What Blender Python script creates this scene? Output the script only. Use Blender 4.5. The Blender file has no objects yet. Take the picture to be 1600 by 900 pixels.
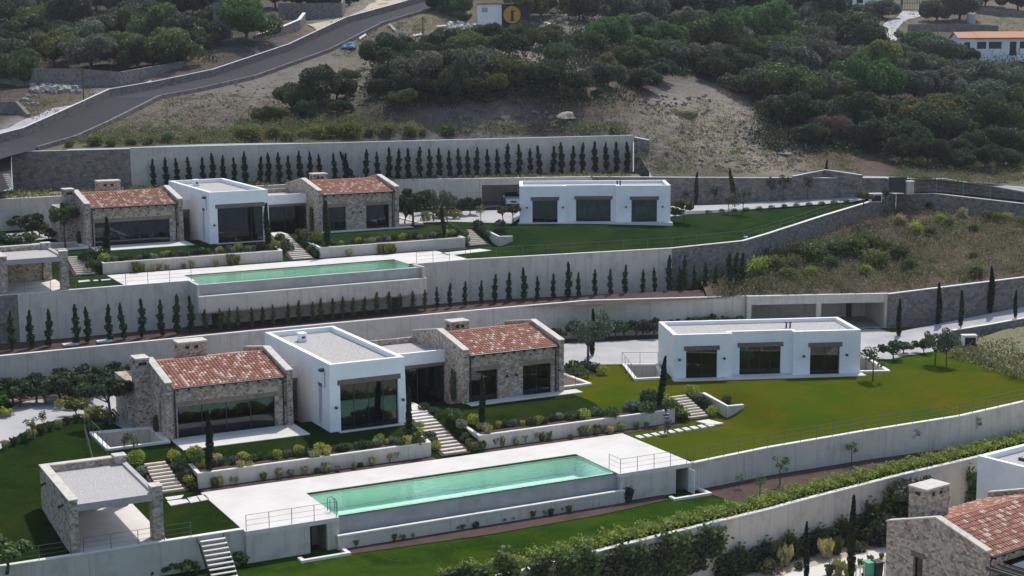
import bpy, bmesh, math, random
import numpy as np
from mathutils import Vector, Matrix, Euler
C = bpy.context.scene.collection
R = math.radians
# ------------------------------------------------------------------ camera
F_PX, PITCH, ROLL, CAM_H = 2454.1, R(9.086), R(0.392), 27.0
cd = bpy.data.cameras.new('camera'); cam = bpy.data.objects.new('camera', cd); C.objects.link(cam)
cd.sensor_width = 36.0; cd.lens = F_PX/1600*36; cd.clip_start = 1; cd.clip_end = 4000
cam.location = (0, 0, CAM_H)
cam.rotation_euler = (Matrix.Rotation(R(90)-PITCH, 3, 'X') @ Matrix.Rotation(-ROLL, 3, 'Z')).to_euler()
bpy.context.scene.camera = cam
# ------------------------------------------------------------------ light
SUN_EL, SUN_AZ = R(57), R(20)          # azimuth from +Y towards +X
w = bpy.data.worlds.new('World'); bpy.context.scene.world = w; w.use_nodes = True
nt = w.node_tree; bg = nt.nodes['Background']; sky = nt.nodes.new('ShaderNodeTexSky')
sky.sky_type = 'NISHITA'; sky.sun_disc = False; sky.sun_elevation = SUN_EL; sky.sun_rotation = SUN_AZ
sky.dust_density = 1.5
nt.links.new(sky.outputs[0], bg.inputs[0]); bg.inputs[1].default_value = 0.15
sd = bpy.data.lights.new('sun', 'SUN'); sun = bpy.data.objects.new('sun', sd); C.objects.link(sun)
sd.energy = 2.9; sd.angle = R(0.6); sd.color = (1.0, 0.955, 0.89)
sdir = Vector((math.cos(SUN_EL)*math.sin(SUN_AZ), math.cos(SUN_EL)*math.cos(SUN_AZ), math.sin(SUN_EL)))
sun.rotation_euler = sdir.to_track_quat('Z', 'Y').to_euler()
vs = bpy.context.scene.view_settings
vs.view_transform = 'Standard'; vs.look = 'None'; vs.exposure = 0.25; vs.gamma = 1.0; vs.use_curve_mapping = False

# ------------------------------------------------------------------ picture <-> place
def ray(u, v):
    a = u-800; b = 450-v
    x = (a*math.cos(ROLL)+b*math.sin(ROLL))/F_PX; y = (-a*math.sin(ROLL)+b*math.cos(ROLL))/F_PX
    return np.array([x, math.cos(PITCH)+y*math.sin(PITCH), -math.sin(PITCH)+y*math.cos(PITCH)])
def P(u, v, z):
    d = ray(u, v); t = (z-CAM_H)/d[2]; q = d*t
    return (float(q[0]), float(q[1]), float(z))
def PD(u, v, D):
    d = ray(u, v); q = d*(D/d[1])
    return (float(q[0]), float(q[1]), float(q[2]+CAM_H))
def proj(X, Y, Z):
    Z = Z-CAM_H
    zc = Y*math.cos(PITCH)-Z*math.sin(PITCH); yc = Y*math.sin(PITCH)+Z*math.cos(PITCH)
    u = F_PX*X/zc; w_ = F_PX*yc/zc
    return 800+u*math.cos(ROLL)-w_*math.sin(ROLL), 450-(u*math.sin(ROLL)+w_*math.cos(ROLL))
TH = R(27.337)
OA = (-12.60, 106.0, 0.0); ZB = 8.30; OB = (-12.60-15.15, 106.0+37.79, ZB)
def loc2w(O, lx, ly, z=0.0, th=TH):
    return (O[0]+lx*math.cos(th)-ly*math.sin(th), O[1]+lx*math.sin(th)+ly*math.cos(th), O[2]+z)
def w2loc(O, X, Y, th=TH):
    dx = X-O[0]; dy = Y-O[1]
    return dx*np.cos(th)+dy*np.sin(th), -dx*np.sin(th)+dy*np.cos(th)
def lerp(xs, ys, x): return np.interp(x, xs, ys)
def sstep(a, b, x):
    t = np.clip((x-a)/(b-a), 0, 1); return t*t*(3-2*t)

# ------------------------------------------------------------------ materials
def mat(name, base, rough=0.8, noise=None, bump=0.0, bscale=20, spec=0.3, metal=0.0, coords='Object'):
    m = bpy.data.materials.new(name); m.use_nodes = True; n = m.node_tree; b = n.nodes['Principled BSDF']
    b.inputs['Base Color'].default_value = (*base, 1); b.inputs['Roughness'].default_value = rough
    b.inputs['Specular IOR Level'].default_value = spec; b.inputs['Metallic'].default_value = metal
    tc = n.nodes.new('ShaderNodeTexCoord')
    if noise:
        # noise: list of (scale, colour, lo, hi)  laid one over the other
        cur = None
        for i, (sc, col, lo, hi) in enumerate(noise):
            t = n.nodes.new('ShaderNodeTexNoise'); t.inputs['Scale'].default_value = sc; t.inputs['Detail'].default_value = 5
            n.links.new(tc.outputs[coords], t.inputs['Vector'])
            r = n.nodes.new('ShaderNodeMapRange'); r.inputs[1].default_value = lo; r.inputs[2].default_value = hi
            n.links.new(t.outputs[0], r.inputs[0])
            mx = n.nodes.new('ShaderNodeMix'); mx.data_type = 'RGBA'
            n.links.new(r.outputs[0], mx.inputs[0])
            if cur is None: mx.inputs[6].default_value = (*base, 1)
            else: n.links.new(cur, mx.inputs[6])
            mx.inputs[7].default_value = (*col, 1); cur = mx.outputs[2]
        n.links.new(cur, b.inputs['Base Color'])
    if bump:
        t = n.nodes.new('ShaderNodeTexNoise'); t.inputs['Scale'].default_value = bscale; t.inputs['Detail'].default_value = 6
        n.links.new(tc.outputs[coords], t.inputs['Vector'])
        bp = n.nodes.new('ShaderNodeBump'); bp.inputs['Strength'].default_value = min(1, bump*4); bp.inputs['Distance'].default_value = bump
        n.links.new(t.outputs[0], bp.inputs['Height']); n.links.new(bp.outputs[0], b.inputs['Normal'])
    return m

def stone_mat(name, cols, scale=3.2, mortar=(0.36, 0.33, 0.28), bump=0.03, mw=0.05):
    m = bpy.data.materials.new(name); m.use_nodes = True; n = m.node_tree; b = n.nodes['Principled BSDF']
    b.inputs['Roughness'].default_value = 0.9; b.inputs['Specular IOR Level'].default_value = 0.15
    tc = n.nodes.new('ShaderNodeTexCoord'); mp = n.nodes.new('ShaderNodeMapping'); mp.inputs['Scale'].default_value = (1, 1, 1.5)
    n.links.new(tc.outputs['Object'], mp.inputs[0])
    ns = n.nodes.new('ShaderNodeTexNoise'); ns.inputs['Scale'].default_value = 4; n.links.new(mp.outputs[0], ns.inputs['Vector'])
    ad = n.nodes.new('ShaderNodeMix'); ad.data_type = 'RGBA'; ad.blend_type = 'ADD'; ad.inputs[0].default_value = 0.12
    n.links.new(mp.outputs[0], ad.inputs[6]); n.links.new(ns.outputs[1], ad.inputs[7])
    v = n.nodes.new('ShaderNodeTexVoronoi'); v.inputs['Scale'].default_value = scale; n.links.new(ad.outputs[2], v.inputs['Vector'])
    ve = n.nodes.new('ShaderNodeTexVoronoi'); ve.feature = 'DISTANCE_TO_EDGE'; ve.inputs['Scale'].default_value = scale; n.links.new(ad.outputs[2], ve.inputs['Vector'])
    sp = n.nodes.new('ShaderNodeSeparateColor'); n.links.new(v.outputs['Color'], sp.inputs[0])
    cr = n.nodes.new('ShaderNodeValToRGB'); cr.color_ramp.interpolation = 'CONSTANT'
    el = cr.color_ramp.elements; el[0].position = 0; el[0].color = (*cols[0], 1); el[1].position = 1/len(cols); el[1].color = (*cols[1], 1)
    for i in range(2, len(cols)):
        e = el.new(i/len(cols)); e.color = (*cols[i], 1)
    n.links.new(sp.outputs[0], cr.inputs[0])
    n2 = n.nodes.new('ShaderNodeTexNoise'); n2.inputs['Scale'].default_value = 9; n2.inputs['Detail'].default_value = 6; n.links.new(tc.outputs['Object'], n2.inputs['Vector'])
    mu = n.nodes.new('ShaderNodeMix'); mu.data_type = 'RGBA'; mu.blend_type = 'MULTIPLY'; mu.inputs[0].default_value = 0.55
    n.links.new(cr.outputs[0], mu.inputs[6])
    r2 = n.nodes.new('ShaderNodeMapRange'); r2.inputs[1].default_value = 0.3; r2.inputs[2].default_value = 0.7; r2.inputs[3].default_value = 0.55; r2.inputs[4].default_value = 1.25
    n.links.new(n2.outputs[0], r2.inputs[0]); n.links.new(r2.outputs[0], mu.inputs[7])
    st = n.nodes.new('ShaderNodeMapRange'); st.inputs[1].default_value = mw*0.4; st.inputs[2].default_value = mw
    n.links.new(ve.outputs[0], st.inputs[0])
    mx = n.nodes.new('ShaderNodeMix'); mx.data_type = 'RGBA'; mx.inputs[6].default_value = (*mortar, 1)
    n.links.new(st.outputs[0], mx.inputs[0]); n.links.new(mu.outputs[2], mx.inputs[7]); n.links.new(mx.outputs[2], b.inputs['Base Color'])
    bp = n.nodes.new('ShaderNodeBump'); bp.inputs['Distance'].default_value = bump; bp.inputs['Strength'].default_value = 0.8
    n.links.new(st.outputs[0], bp.inputs['Height']); n.links.new(bp.outputs[0], b.inputs['Normal'])
    return m

M = {}
M['white'] = mat('white_render', (0.86, 0.865, 0.86), 0.85, [(0.6, (0.77, 0.78, 0.775), 0.45, 0.75), (3, (0.81, 0.815, 0.81), 0.5, 0.8)], 0.004, 30)
def wall_plaster(name, base, streak, joint=4.0):
    m = mat(name, base, 0.9, [(0.35, tuple(c*0.86 for c in base), 0.42, 0.7), (5, tuple(c*0.93 for c in base), 0.5, 0.75)], 0.006, 25)
    n = m.node_tree; b = n.nodes['Principled BSDF']; prev = b.inputs['Base Color'].links[0].from_socket
    tc = n.nodes.new('ShaderNodeTexCoord'); mp = n.nodes.new('ShaderNodeMapping'); mp.inputs['Scale'].default_value = (3.5, 3.5, 0.28)
    n.links.new(tc.outputs['Object'], mp.inputs[0])
    t = n.nodes.new('ShaderNodeTexNoise'); t.inputs['Scale'].default_value = 1.0; t.inputs['Detail'].default_value = 4; n.links.new(mp.outputs[0], t.inputs['Vector'])
    r = n.nodes.new('ShaderNodeMapRange'); r.inputs[1].default_value = 0.54; r.inputs[2].default_value = 0.72; r.inputs[4].default_value = 0.6
    n.links.new(t.outputs[0], r.inputs[0])
    mx = n.nodes.new('ShaderNodeMix'); mx.data_type = 'RGBA'; n.links.new(r.outputs[0], mx.inputs[0]); n.links.new(prev, mx.inputs[6]); mx.inputs[7].default_value = (*streak, 1)
    sp = n.nodes.new('ShaderNodeSeparateXYZ'); n.links.new(tc.outputs['Object'], sp.inputs[0])
    a1 = n.nodes.new('ShaderNodeMath'); a1.operation = 'MULTIPLY'; a1.inputs[1].default_value = 1.12/joint; n.links.new(sp.outputs[0], a1.inputs[0])
    a2 = n.nodes.new('ShaderNodeMath'); a2.operation = 'FRACT'; n.links.new(a1.outputs[0], a2.inputs[0])
    a3 = n.nodes.new('ShaderNodeMath'); a3.operation = 'LESS_THAN'; a3.inputs[1].default_value = 0.016; n.links.new(a2.outputs[0], a3.inputs[0])
    a4 = n.nodes.new('ShaderNodeMath'); a4.operation = 'MULTIPLY'; a4.inputs[1].default_value = 0.4; n.links.new(a3.outputs[0], a4.inputs[0])
    my = n.nodes.new('ShaderNodeMix'); my.data_type = 'RGBA'; n.links.new(a4.outputs[0], my.inputs[0]); n.links.new(mx.outputs[2], my.inputs[6]); my.inputs[7].default_value = (*[c*.6 for c in streak], 1)
    t2 = n.nodes.new('ShaderNodeTexNoise'); t2.inputs['Scale'].default_value = 0.9; t2.inputs['Detail'].default_value = 7; n.links.new(tc.outputs['Object'], t2.inputs['Vector'])
    r2 = n.nodes.new('ShaderNodeMapRange'); r2.inputs[1].default_value = .52; r2.inputs[2].default_value = .72; r2.inputs[4].default_value = .55; n.links.new(t2.outputs[0], r2.inputs[0])
    mz = n.nodes.new('ShaderNodeMix'); mz.data_type = 'RGBA'; n.links.new(r2.outputs[0], mz.inputs[0]); n.links.new(my.outputs[2], mz.inputs[6]); mz.inputs[7].default_value = (*[c*.9 for c in streak], 1)
    n.links.new(mz.outputs[2], b.inputs['Base Color'])
    return m
M['plaster'] = wall_plaster('wall_plaster', (0.61, 0.555, 0.475), (0.41, 0.37, 0.31))
M['plaster_grey'] = wall_plaster('wall_plaster_grey', (0.54, 0.505, 0.45), (0.37, 0.345, 0.31))
M['coping'] = mat('pale_coping', (0.76, 0.73, 0.67), 0.8, [(1.5, (0.62, 0.60, 0.55), 0.5, 0.75)], 0.004, 20)
M['stonecoping'] = mat('stone_coping', (0.60, 0.56, 0.48), 0.85, [(2.5, (0.45, 0.42, 0.36), 0.45, 0.7)], 0.01, 12)
M['stone'] = stone_mat('rubble_stone', [(0.50, 0.42, 0.33), (0.37, 0.29, 0.21), (0.58, 0.50, 0.40), (0.24, 0.20, 0.17), (0.44, 0.29, 0.19), (0.52, 0.45, 0.36), (0.35, 0.32, 0.28), (0.60, 0.53, 0.44)], 4.3, (0.52, 0.455, 0.37))
M['stonegrey'] = stone_mat('grey_stone', [(0.27, 0.23, 0.205), (0.20, 0.185, 0.165), (0.29, 0.265, 0.23), (0.16, 0.15, 0.14), (0.26, 0.22, 0.18), (0.23, 0.215, 0.195)], 2.6, (0.19, 0.18, 0.165))
M['deck'] = mat('pale_paving', (0.68, 0.645, 0.585), 0.8, [(0.5, (0.60, 0.565, 0.51), 0.42, 0.68), (2.2, (0.64, 0.61, 0.555), 0.5, 0.75)], 0.002, 30)
def tile_joints(m, sx, sy, col, th_=TH):
    n = m.node_tree; b = n.nodes['Principled BSDF']; prev = b.inputs['Base Color'].links[0].from_socket
    tc = n.nodes.new('ShaderNodeTexCoord'); mp = n.nodes.new('ShaderNodeMapping'); mp.inputs['Rotation'].default_value = (0, 0, -th_)
    n.links.new(tc.outputs['Object'], mp.inputs[0])
    br = n.nodes.new('ShaderNodeTexBrick'); br.inputs['Scale'].default_value = 1; br.inputs['Brick Width'].default_value = sx; br.inputs['Row Height'].default_value = sy
    br.inputs['Mortar Size'].default_value = 0.012; br.offset = 0; br.inputs['Color1'].default_value = (0, 0, 0, 1); br.inputs['Color2'].default_value = (0, 0, 0, 1); br.inputs['Mortar'].default_value = (1, 1, 1, 1)
    n.links.new(mp.outputs[0], br.inputs['Vector'])
    mx = n.nodes.new('ShaderNodeMix'); mx.data_type = 'RGBA'; n.links.new(br.outputs[0], mx.inputs[0]); n.links.new(prev, mx.inputs[6]); mx.inputs[7].default_value = (*col, 1)
    n.links.new(mx.outputs[2], b.inputs['Base Color'])
tile_joints(M['deck'], 1.2, 0.8, (0.55, 0.53, 0.48))
M['concrete'] = mat('raw_concrete', (0.44, 0.43, 0.41), 0.75, [(1.2, (0.34, 0.335, 0.32), 0.4, 0.7), (8, (0.38, 0.37, 0.35), 0.5, 0.7)], 0.004, 15)
M['gravel_roof'] = mat('roof_gravel', (0.50, 0.47, 0.43), 0.95, [(9, (0.30, 0.285, 0.265), 0.42, 0.62), (1.2, (0.42, 0.40, 0.37), 0.45, 0.7)], 0.02, 35)
M['paving'] = mat('driveway_concrete', (0.44, 0.43, 0.415), 0.9, [(0.35, (0.35, 0.345, 0.33), 0.42, 0.68), (6, (0.40, 0.39, 0.375), 0.5, 0.7)], 0.006, 18)
M['mulch'] = mat('bark_mulch', (0.075, 0.045, 0.036), 0.95, [(7, (0.11, 0.066, 0.055), 0.48, 0.72), (0.8, (0.05, 0.032, 0.026), 0.45, 0.7)], 0.05, 12)
M['sand'] = mat('sandy_gravel', (0.50, 0.41, 0.29), 0.95, [(2, (0.40, 0.33, 0.23), 0.4, 0.7), (12, (0.56, 0.48, 0.36), 0.5, 0.7)], 0.02, 20)
M['lawn_lower'] = mat('lawn_grass_lower', (0.0211, 0.0528, 0.0055), 1.0, [(0.14, (0.0383, 0.0660, 0.0066), 0.40, 0.62), (0.45, (0.0145, 0.0370, 0.0044), 0.46, 0.66), (1.6, (0.0462, 0.0713, 0.0088), 0.55, 0.75), (7, (0.0343, 0.0647, 0.0077), 0.5, 0.75)], 0.09, 9, spec=0.0)
M['lawn_upper'] = mat('lawn_grass_upper', (0.0147, 0.0368, 0.0095), 1.0, [(0.14, (0.0267, 0.0460, 0.0114), 0.40, 0.62), (0.45, (0.0101, 0.0258, 0.0076), 0.46, 0.66), (1.6, (0.0322, 0.0497, 0.0152), 0.55, 0.75), (7, (0.0239, 0.0451, 0.0133), 0.5, 0.75)], 0.09, 9, spec=0.0)
M['lawn'] = mat('lawn_grass', (0.0132, 0.0288, 0.0050), 1.0, [(0.14, (0.0240, 0.0360, 0.0055), 0.42, 0.64), (0.45, (0.0090, 0.0204, 0.0040), 0.46, 0.66), (0.3, (0.0360, 0.0372, 0.0080), 0.60, 0.76), (1.6, (0.0252, 0.0420, 0.0070), 0.55, 0.75), (7, (0.0204, 0.0372, 0.0065), 0.5, 0.75)], 0.09, 9, spec=0.0)
M['lawn_olive'] = mat('lawn_grass_dry', (0.0698, 0.0834, 0.0048), 1.0, [(0.10, (0.0369, 0.0776, 0.0048), 0.45, 0.62), (0.35, (0.0970, 0.0854, 0.0066), 0.48, 0.68), (1.4, (0.0534, 0.0776, 0.0054), 0.52, 0.72), (7, (0.0854, 0.0989, 0.0072), 0.5, 0.75)], 0.09, 9, spec=0.0)
M['wood'] = mat('weathered_wood', (0.20, 0.155, 0.12), 0.85, [(3, (0.14, 0.11, 0.09), 0.4, 0.7)], 0.01, 20)
M['brick_lintel'] = mat('lintel_timber_light', (0.30, 0.225, 0.165), 0.85, [(3, (0.22, 0.16, 0.115), 0.4, 0.7)], 0.01, 20)
M['frame'] = mat('dark_metal', (0.025, 0.032, 0.036), 0.45, spec=0.5)
M['rail'] = mat('rail_metal', (0.13, 0.14, 0.14), 0.5, spec=0.5)
M['asphalt'] = mat('asphalt', (0.030, 0.029, 0.034), 0.95, [(0.5, (0.024, 0.023, 0.027), 0.4, 0.7), (9, (0.040, 0.039, 0.043), 0.5, 0.7)], 0.006, 30)
M['interior'] = mat('interior_wall', (0.55, 0.54, 0.52), 0.9)
M['interior_floor'] = mat('interior_floor', (0.42, 0.40, 0.37), 0.5)
M['pooltile'] = mat('pool_tile', (0.74, 0.87, 0.77), 0.6, [(0.8, (0.67, 0.82, 0.72), 0.4, 0.7)])
M['bark'] = mat('bark', (0.14, 0.105, 0.08), 0.95, [(6, (0.08, 0.06, 0.045), 0.4, 0.7)], 0.03, 10)
M['steps'] = mat('travertine_step', (0.68, 0.60, 0.49), 0.8, [(2, (0.58, 0.51, 0.41), 0.45, 0.7)])
M['rock'] = mat('boulder', (0.34, 0.32, 0.30), 0.9, [(1.5, (0.22, 0.20, 0.18), 0.4, 0.65), (5, (0.42, 0.40, 0.37), 0.55, 0.75)], 0.05, 6)
M['debris'] = mat('earthy_stone', (0.27, 0.235, 0.195), 0.95, [(1.5, (0.16, 0.135, 0.11), 0.4, 0.65)], 0.03, 6)
M['tankgrey'] = mat('grey_plastic', (0.36, 0.40, 0.43), 0.5)
M['black'] = mat('black_plastic', (0.02, 0.02, 0.022), 0.5)
M['tarp'] = mat('blue_tarp', (0.05, 0.19, 0.30), 0.5, [(3, (0.10, 0.28, 0.38), 0.45, 0.65)], 0.08, 4)
M['green_plastic'] = mat('green_plastic', (0.10, 0.42, 0.24), 0.5)
M['orange_tile'] = mat('orange_tiles', (0.50, 0.22, 0.12), 0.8, [(4, (0.40, 0.17, 0.09), 0.4, 0.7)], 0.02, 10)
M['navy'] = mat('navy_paint', (0.012, 0.016, 0.032), 0.6)
M['yellow'] = mat('yellow_paint', (0.52, 0.29, 0.025), 0.6)
M['carpaint'] = mat('white_car_paint', (0.72, 0.74, 0.76), 0.25, spec=0.6)
M['rubber'] = mat('tyre_rubber', (0.02, 0.02, 0.02), 0.8)
M['skin'] = mat('skin', (0.42, 0.25, 0.17), 0.6); M['hair'] = mat('dark_hair', (0.012, 0.010, 0.010), 0.6)
M['jeans'] = mat('blue_grey_denim', (0.085, 0.10, 0.16), 0.9)
M['shoe'] = mat('dark_shoe', (0.03, 0.03, 0.035), 0.7)
M['carglass'] = mat('dark_glass', (0.015, 0.02, 0.025), 0.06, spec=0.8)
M['solar'] = mat('pale_glazing', (0.50, 0.56, 0.60), 0.1, spec=0.8)

# striped shirt
m = mat('striped_shirt', (0.55, 0.57, 0.60), 0.9); n = m.node_tree
tc = n.nodes.new('ShaderNodeTexCoord'); sx = n.nodes.new('ShaderNodeSeparateXYZ'); n.links.new(tc.outputs['Object'], sx.inputs[0])
cr = n.nodes.new('ShaderNodeValToRGB'); cr.color_ramp.interpolation = 'CONSTANT'; mr = n.nodes.new('ShaderNodeMapRange')
mr.inputs[1].default_value = 0.85; mr.inputs[2].default_value = 1.5; n.links.new(sx.outputs[2], mr.inputs[0]); n.links.new(mr.outputs[0], cr.inputs[0])
e = cr.color_ramp.elements; e[0].color = (0.28, 0.30, 0.36, 1); e[1].position = 0.34; e[1].color = (0.012, 0.025, 0.05, 1)
for p_, c_ in ((0.5, (0.5, 0.55, 0.6, 1)), (0.66, (0.012, 0.025, 0.05, 1)), (0.84, (0.7, 0.72, 0.74, 1))):
    q = e.new(p_); q.color = c_
n.links.new(cr.outputs[0], n.nodes['Principled BSDF'].inputs['Base Color']); M['shirt'] = m

# roof tiles: one random value per tile
m = mat('clay_tiles', (0.4, 0.16, 0.09), 0.8); n = m.node_tree; b = n.nodes['Principled BSDF']
at = n.nodes.new('ShaderNodeAttribute'); at.attribute_name = 'tile'
cr = n.nodes.new('ShaderNodeValToRGB'); cr.color_ramp.interpolation = 'LINEAR'
e = cr.color_ramp.elements; e[0].position = 0.0; e[0].color = (0.30, 0.12, 0.075, 1); e[1].position = 1.0; e[1].color = (0.66, 0.56, 0.45, 1)
for p_, c_ in ((0.35, (0.36, 0.155, 0.10, 1)), (0.7, (0.42, 0.20, 0.135, 1)), (0.80, (0.46, 0.27, 0.19, 1)), (0.87, (0.60, 0.48, 0.38, 1))):
    q = e.new(p_); q.color = c_
n.links.new(at.outputs['Fac'], cr.inputs[0])
tx = n.nodes.new('ShaderNodeTexNoise'); tx.inputs['Scale'].default_value = 14
tc = n.nodes.new('ShaderNodeTexCoord'); n.links.new(tc.outputs['Object'], tx.inputs['Vector'])
mu = n.nodes.new('ShaderNodeMix'); mu.data_type = 'RGBA'; mu.blend_type = 'MULTIPLY'; mu.inputs[0].default_value = 0.6
mr = n.nodes.new('ShaderNodeMapRange'); mr.inputs[1].default_value = .3; mr.inputs[2].default_value = .7; mr.inputs[3].default_value = .6; mr.inputs[4].default_value = 1.3
n.links.new(tx.outputs[0], mr.inputs[0]); n.links.new(mr.outputs[0], mu.inputs[7]); n.links.new(cr.outputs[0], mu.inputs[6]); n.links.new(mu.outputs[2], b.inputs['Base Color'])
M['tiles'] = m

def glassy(name, tint, gl, rough=0.01, bump=0):
    m = bpy.data.materials.new(name); m.use_nodes = True; n = m.node_tree; n.nodes.clear()
    o = n.nodes.new('ShaderNodeOutputMaterial'); mx = n.nodes.new('ShaderNodeMixShader'); t = n.nodes.new('ShaderNodeBsdfTransparent'); g = n.nodes.new('ShaderNodeBsdfGlossy')
    t.inputs[0].default_value = (*tint, 1); g.inputs['Roughness'].default_value = rough; g.inputs['Color'].default_value = (0.9, 0.95, 0.95, 1)
    f = n.nodes.new('ShaderNodeFresnel'); f.inputs[0].default_value = gl
    if bump:
        tc = n.nodes.new('ShaderNodeTexCoord'); x = n.nodes.new('ShaderNodeTexNoise'); x.inputs['Scale'].default_value = 2.5; n.links.new(tc.outputs['Object'], x.inputs['Vector'])
        bp = n.nodes.new('ShaderNodeBump'); bp.inputs['Distance'].default_value = bump; n.links.new(x.outputs[0], bp.inputs['Height'])
        n.links.new(bp.outputs[0], g.inputs['Normal']); n.links.new(bp.outputs[0], f.inputs['Normal'])
    n.links.new(f.outputs[0], mx.inputs[0]); n.links.new(t.outputs[0], mx.inputs[1]); n.links.new(g.outputs[0], mx.inputs[2]); n.links.new(mx.outputs[0], o.inputs[0])
    return m
M['glass'] = glassy('tinted_glass', (0.24, 0.36, 0.35), 1.6)
M['water'] = glassy('pool_water', (0.82, 0.99, 0.95), 1.33, 0.02, 0.02)

# leaves: tint comes from the object's own colour
def leaf_mat(name, dark=0.55, light=1.5, nscale=1.6):
    m = bpy.data.materials.new(name); m.use_nodes = True; n = m.node_tree; b = n.nodes['Principled BSDF']
    b.inputs['Roughness'].default_value = 0.65; b.inputs['Specular IOR Level'].default_value = 0.25
    oi = n.nodes.new('ShaderNodeObjectInfo'); tc = n.nodes.new('ShaderNodeTexCoord')
    t = n.nodes.new('ShaderNodeTexNoise'); t.inputs['Scale'].default_value = nscale; t.inputs['Detail'].default_value = 4; n.links.new(tc.outputs['Object'], t.inputs['Vector'])
    at = n.nodes.new('ShaderNodeAttribute'); at.attribute_name = 'leaf'
    ad = n.nodes.new('ShaderNodeMath'); ad.operation = 'ADD'; n.links.new(t.outputs[0], ad.inputs[0])
    sc = n.nodes.new('ShaderNodeMath'); sc.operation = 'MULTIPLY'; sc.inputs[1].default_value = 0.35; n.links.new(at.outputs['Fac'], sc.inputs[0]); n.links.new(sc.outputs[0], ad.inputs[1])
    r = n.nodes.new('ShaderNodeMapRange'); r.inputs[1].default_value = 0.4; r.inputs[2].default_value = 0.95; r.inputs[3].default_value = dark; r.inputs[4].default_value = light
    n.links.new(ad.outputs[0], r.inputs[0])
    mx = n.nodes.new('ShaderNodeMix'); mx.data_type = 'RGBA'; mx.blend_type = 'MULTIPLY'; mx.inputs[0].default_value = 1; mx.clamp_result = False
    n.links.new(oi.outputs['Color'], mx.inputs[6]); n.links.new(r.outputs[0], mx.inputs[7]); n.links.new(mx.outputs[2], b.inputs['Base Color'])
    tr = n.nodes.new('ShaderNodeBsdfTranslucent'); n.links.new(mx.outputs[2], tr.inputs[0]); ms = n.nodes.new('ShaderNodeMixShader'); ms.inputs[0].default_value = 0.28
    o = n.nodes['Material Output']; n.links.new(b.outputs[0], ms.inputs[1]); n.links.new(tr.outputs[0], ms.inputs[2]); n.links.new(ms.outputs[0], o.inputs[0])
    return m
M['leaf'] = leaf_mat('foliage')

# ------------------------------------------------------------------ object helpers
def tag(o, label=None, cat=None, group=None, kind=None):
    if label: o['label'] = label
    if cat: o['category'] = cat
    if group: o['group'] = group
    if kind or label: o['kind'] = kind or 'thing'
    return o
def link(o, parent=None, loc=None, rz=None):
    C.objects.link(o)
    if parent: o.parent = parent
    if loc is not None: o.location = loc
    if rz is not None: o.rotation_euler = (0, 0, rz)
    return o
def empty(name, loc, rz=0.0, **k):
    o = bpy.data.objects.new(name, None); o.empty_display_size = 0.3
    return tag(link(o, None, loc, rz), **k)
class MB:
    def __init__(s): s.v = []; s.f = []
    def add(s, vs, fs):
        b = len(s.v); s.v += [tuple(q) for q in vs]; s.f += [tuple(i+b for i in f) for f in fs]; return s
    def box(s, x0, x1, y0, y1, z0, z1, T=None):
        vs = [(x, y, z) for z in (z0, z1) for (x, y) in ((x0, y0), (x1, y0), (x1, y1), (x0, y1))]
        if T: vs = [T(*q) for q in vs]
        return s.add(vs, [(3, 2, 1, 0), (4, 5, 6, 7), (0, 1, 5, 4), (1, 2, 6, 5), (2, 3, 7, 6), (3, 0, 4, 7)])
    def prism(s, poly, z0, z1):            # poly ccw in xy
        k = len(poly)
        g0 = z0 if callable(z0) else (lambda x, y: z0); g1 = z1 if callable(z1) else (lambda x, y: z1)
        return s.add([(x, y, g0(x, y)) for x, y in poly]+[(x, y, g1(x, y)) for x, y in poly],
                     [tuple(range(k-1, -1, -1)), tuple(range(k, 2*k))]+[(i, (i+1) % k, k+(i+1) % k, k+i) for i in range(k)])
    def extr(s, prof, a0, a1, T):          # profile (p,q) extruded along a; T(p,q,a)->xyz
        k = len(prof)
        return s.add([T(p, q, a0) for p, q in prof]+[T(p, q, a1) for p, q in prof],
                     [tuple(range(k)), tuple(range(2*k-1, k-1, -1))]+[(i, k+i, k+(i+1) % k, (i+1) % k) for i in range(k)])
    def tube(s, pts, r, n=6):
        rs = r if isinstance(r, (list, tuple)) else [r]*len(pts)
        pts = [Vector(p) for p in pts]; b = len(s.v)
        for i, p in enumerate(pts):
            d = (pts[min(i+1, len(pts)-1)]-pts[max(i-1, 0)]).normalized()
            a = d.cross(Vector((0, 0, 1)) if abs(d.z) < .9 else Vector((1, 0, 0))).normalized(); c = d.cross(a)
            for j in range(n):
                t = 2*math.pi*j/n; s.v.append(tuple(p+(a*math.cos(t)+c*math.sin(t))*rs[i]))
        for i in range(len(pts)-1):
            for j in range(n): s.f.append((b+i*n+j, b+i*n+(j+1) % n, b+(i+1)*n+(j+1) % n, b+(i+1)*n+j))
        s.f.append(tuple(b+j for j in range(n))[::-1]); s.f.append(tuple(b+(len(pts)-1)*n+j for j in range(n)))
        return s
    def build(s, name, m, parent=None, loc=None, rz=None, smooth=False, centre=False, **k):
        me = bpy.data.meshes.new(name)
        if centre and s.v:
            a = np.array(s.v); c = np.array([(a[:, 0].min()+a[:, 0].max())/2, (a[:, 1].min()+a[:, 1].max())/2, a[:, 2].min()])
            s.v = [tuple(q) for q in (a-c)]; loc = tuple(c)
        me.from_pydata(s.v, [], s.f)
        bm = bmesh.new(); bm.from_mesh(me); bmesh.ops.recalc_face_normals(bm, faces=bm.faces); bm.to_mesh(me); bm.free()
        if smooth: me.polygons.foreach_set('use_smooth', [True]*len(me.polygons))
        me.materials.append(M[m] if isinstance(m, str) else m)
        o = bpy.data.objects.new(name, me); link(o, parent, loc, rz)
        return tag(o, **k)
def cyl(mb, x, y, z0, z1, r, n=12): return mb.tube([(x, y, z0), (x, y, z1)], r, n)

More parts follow.
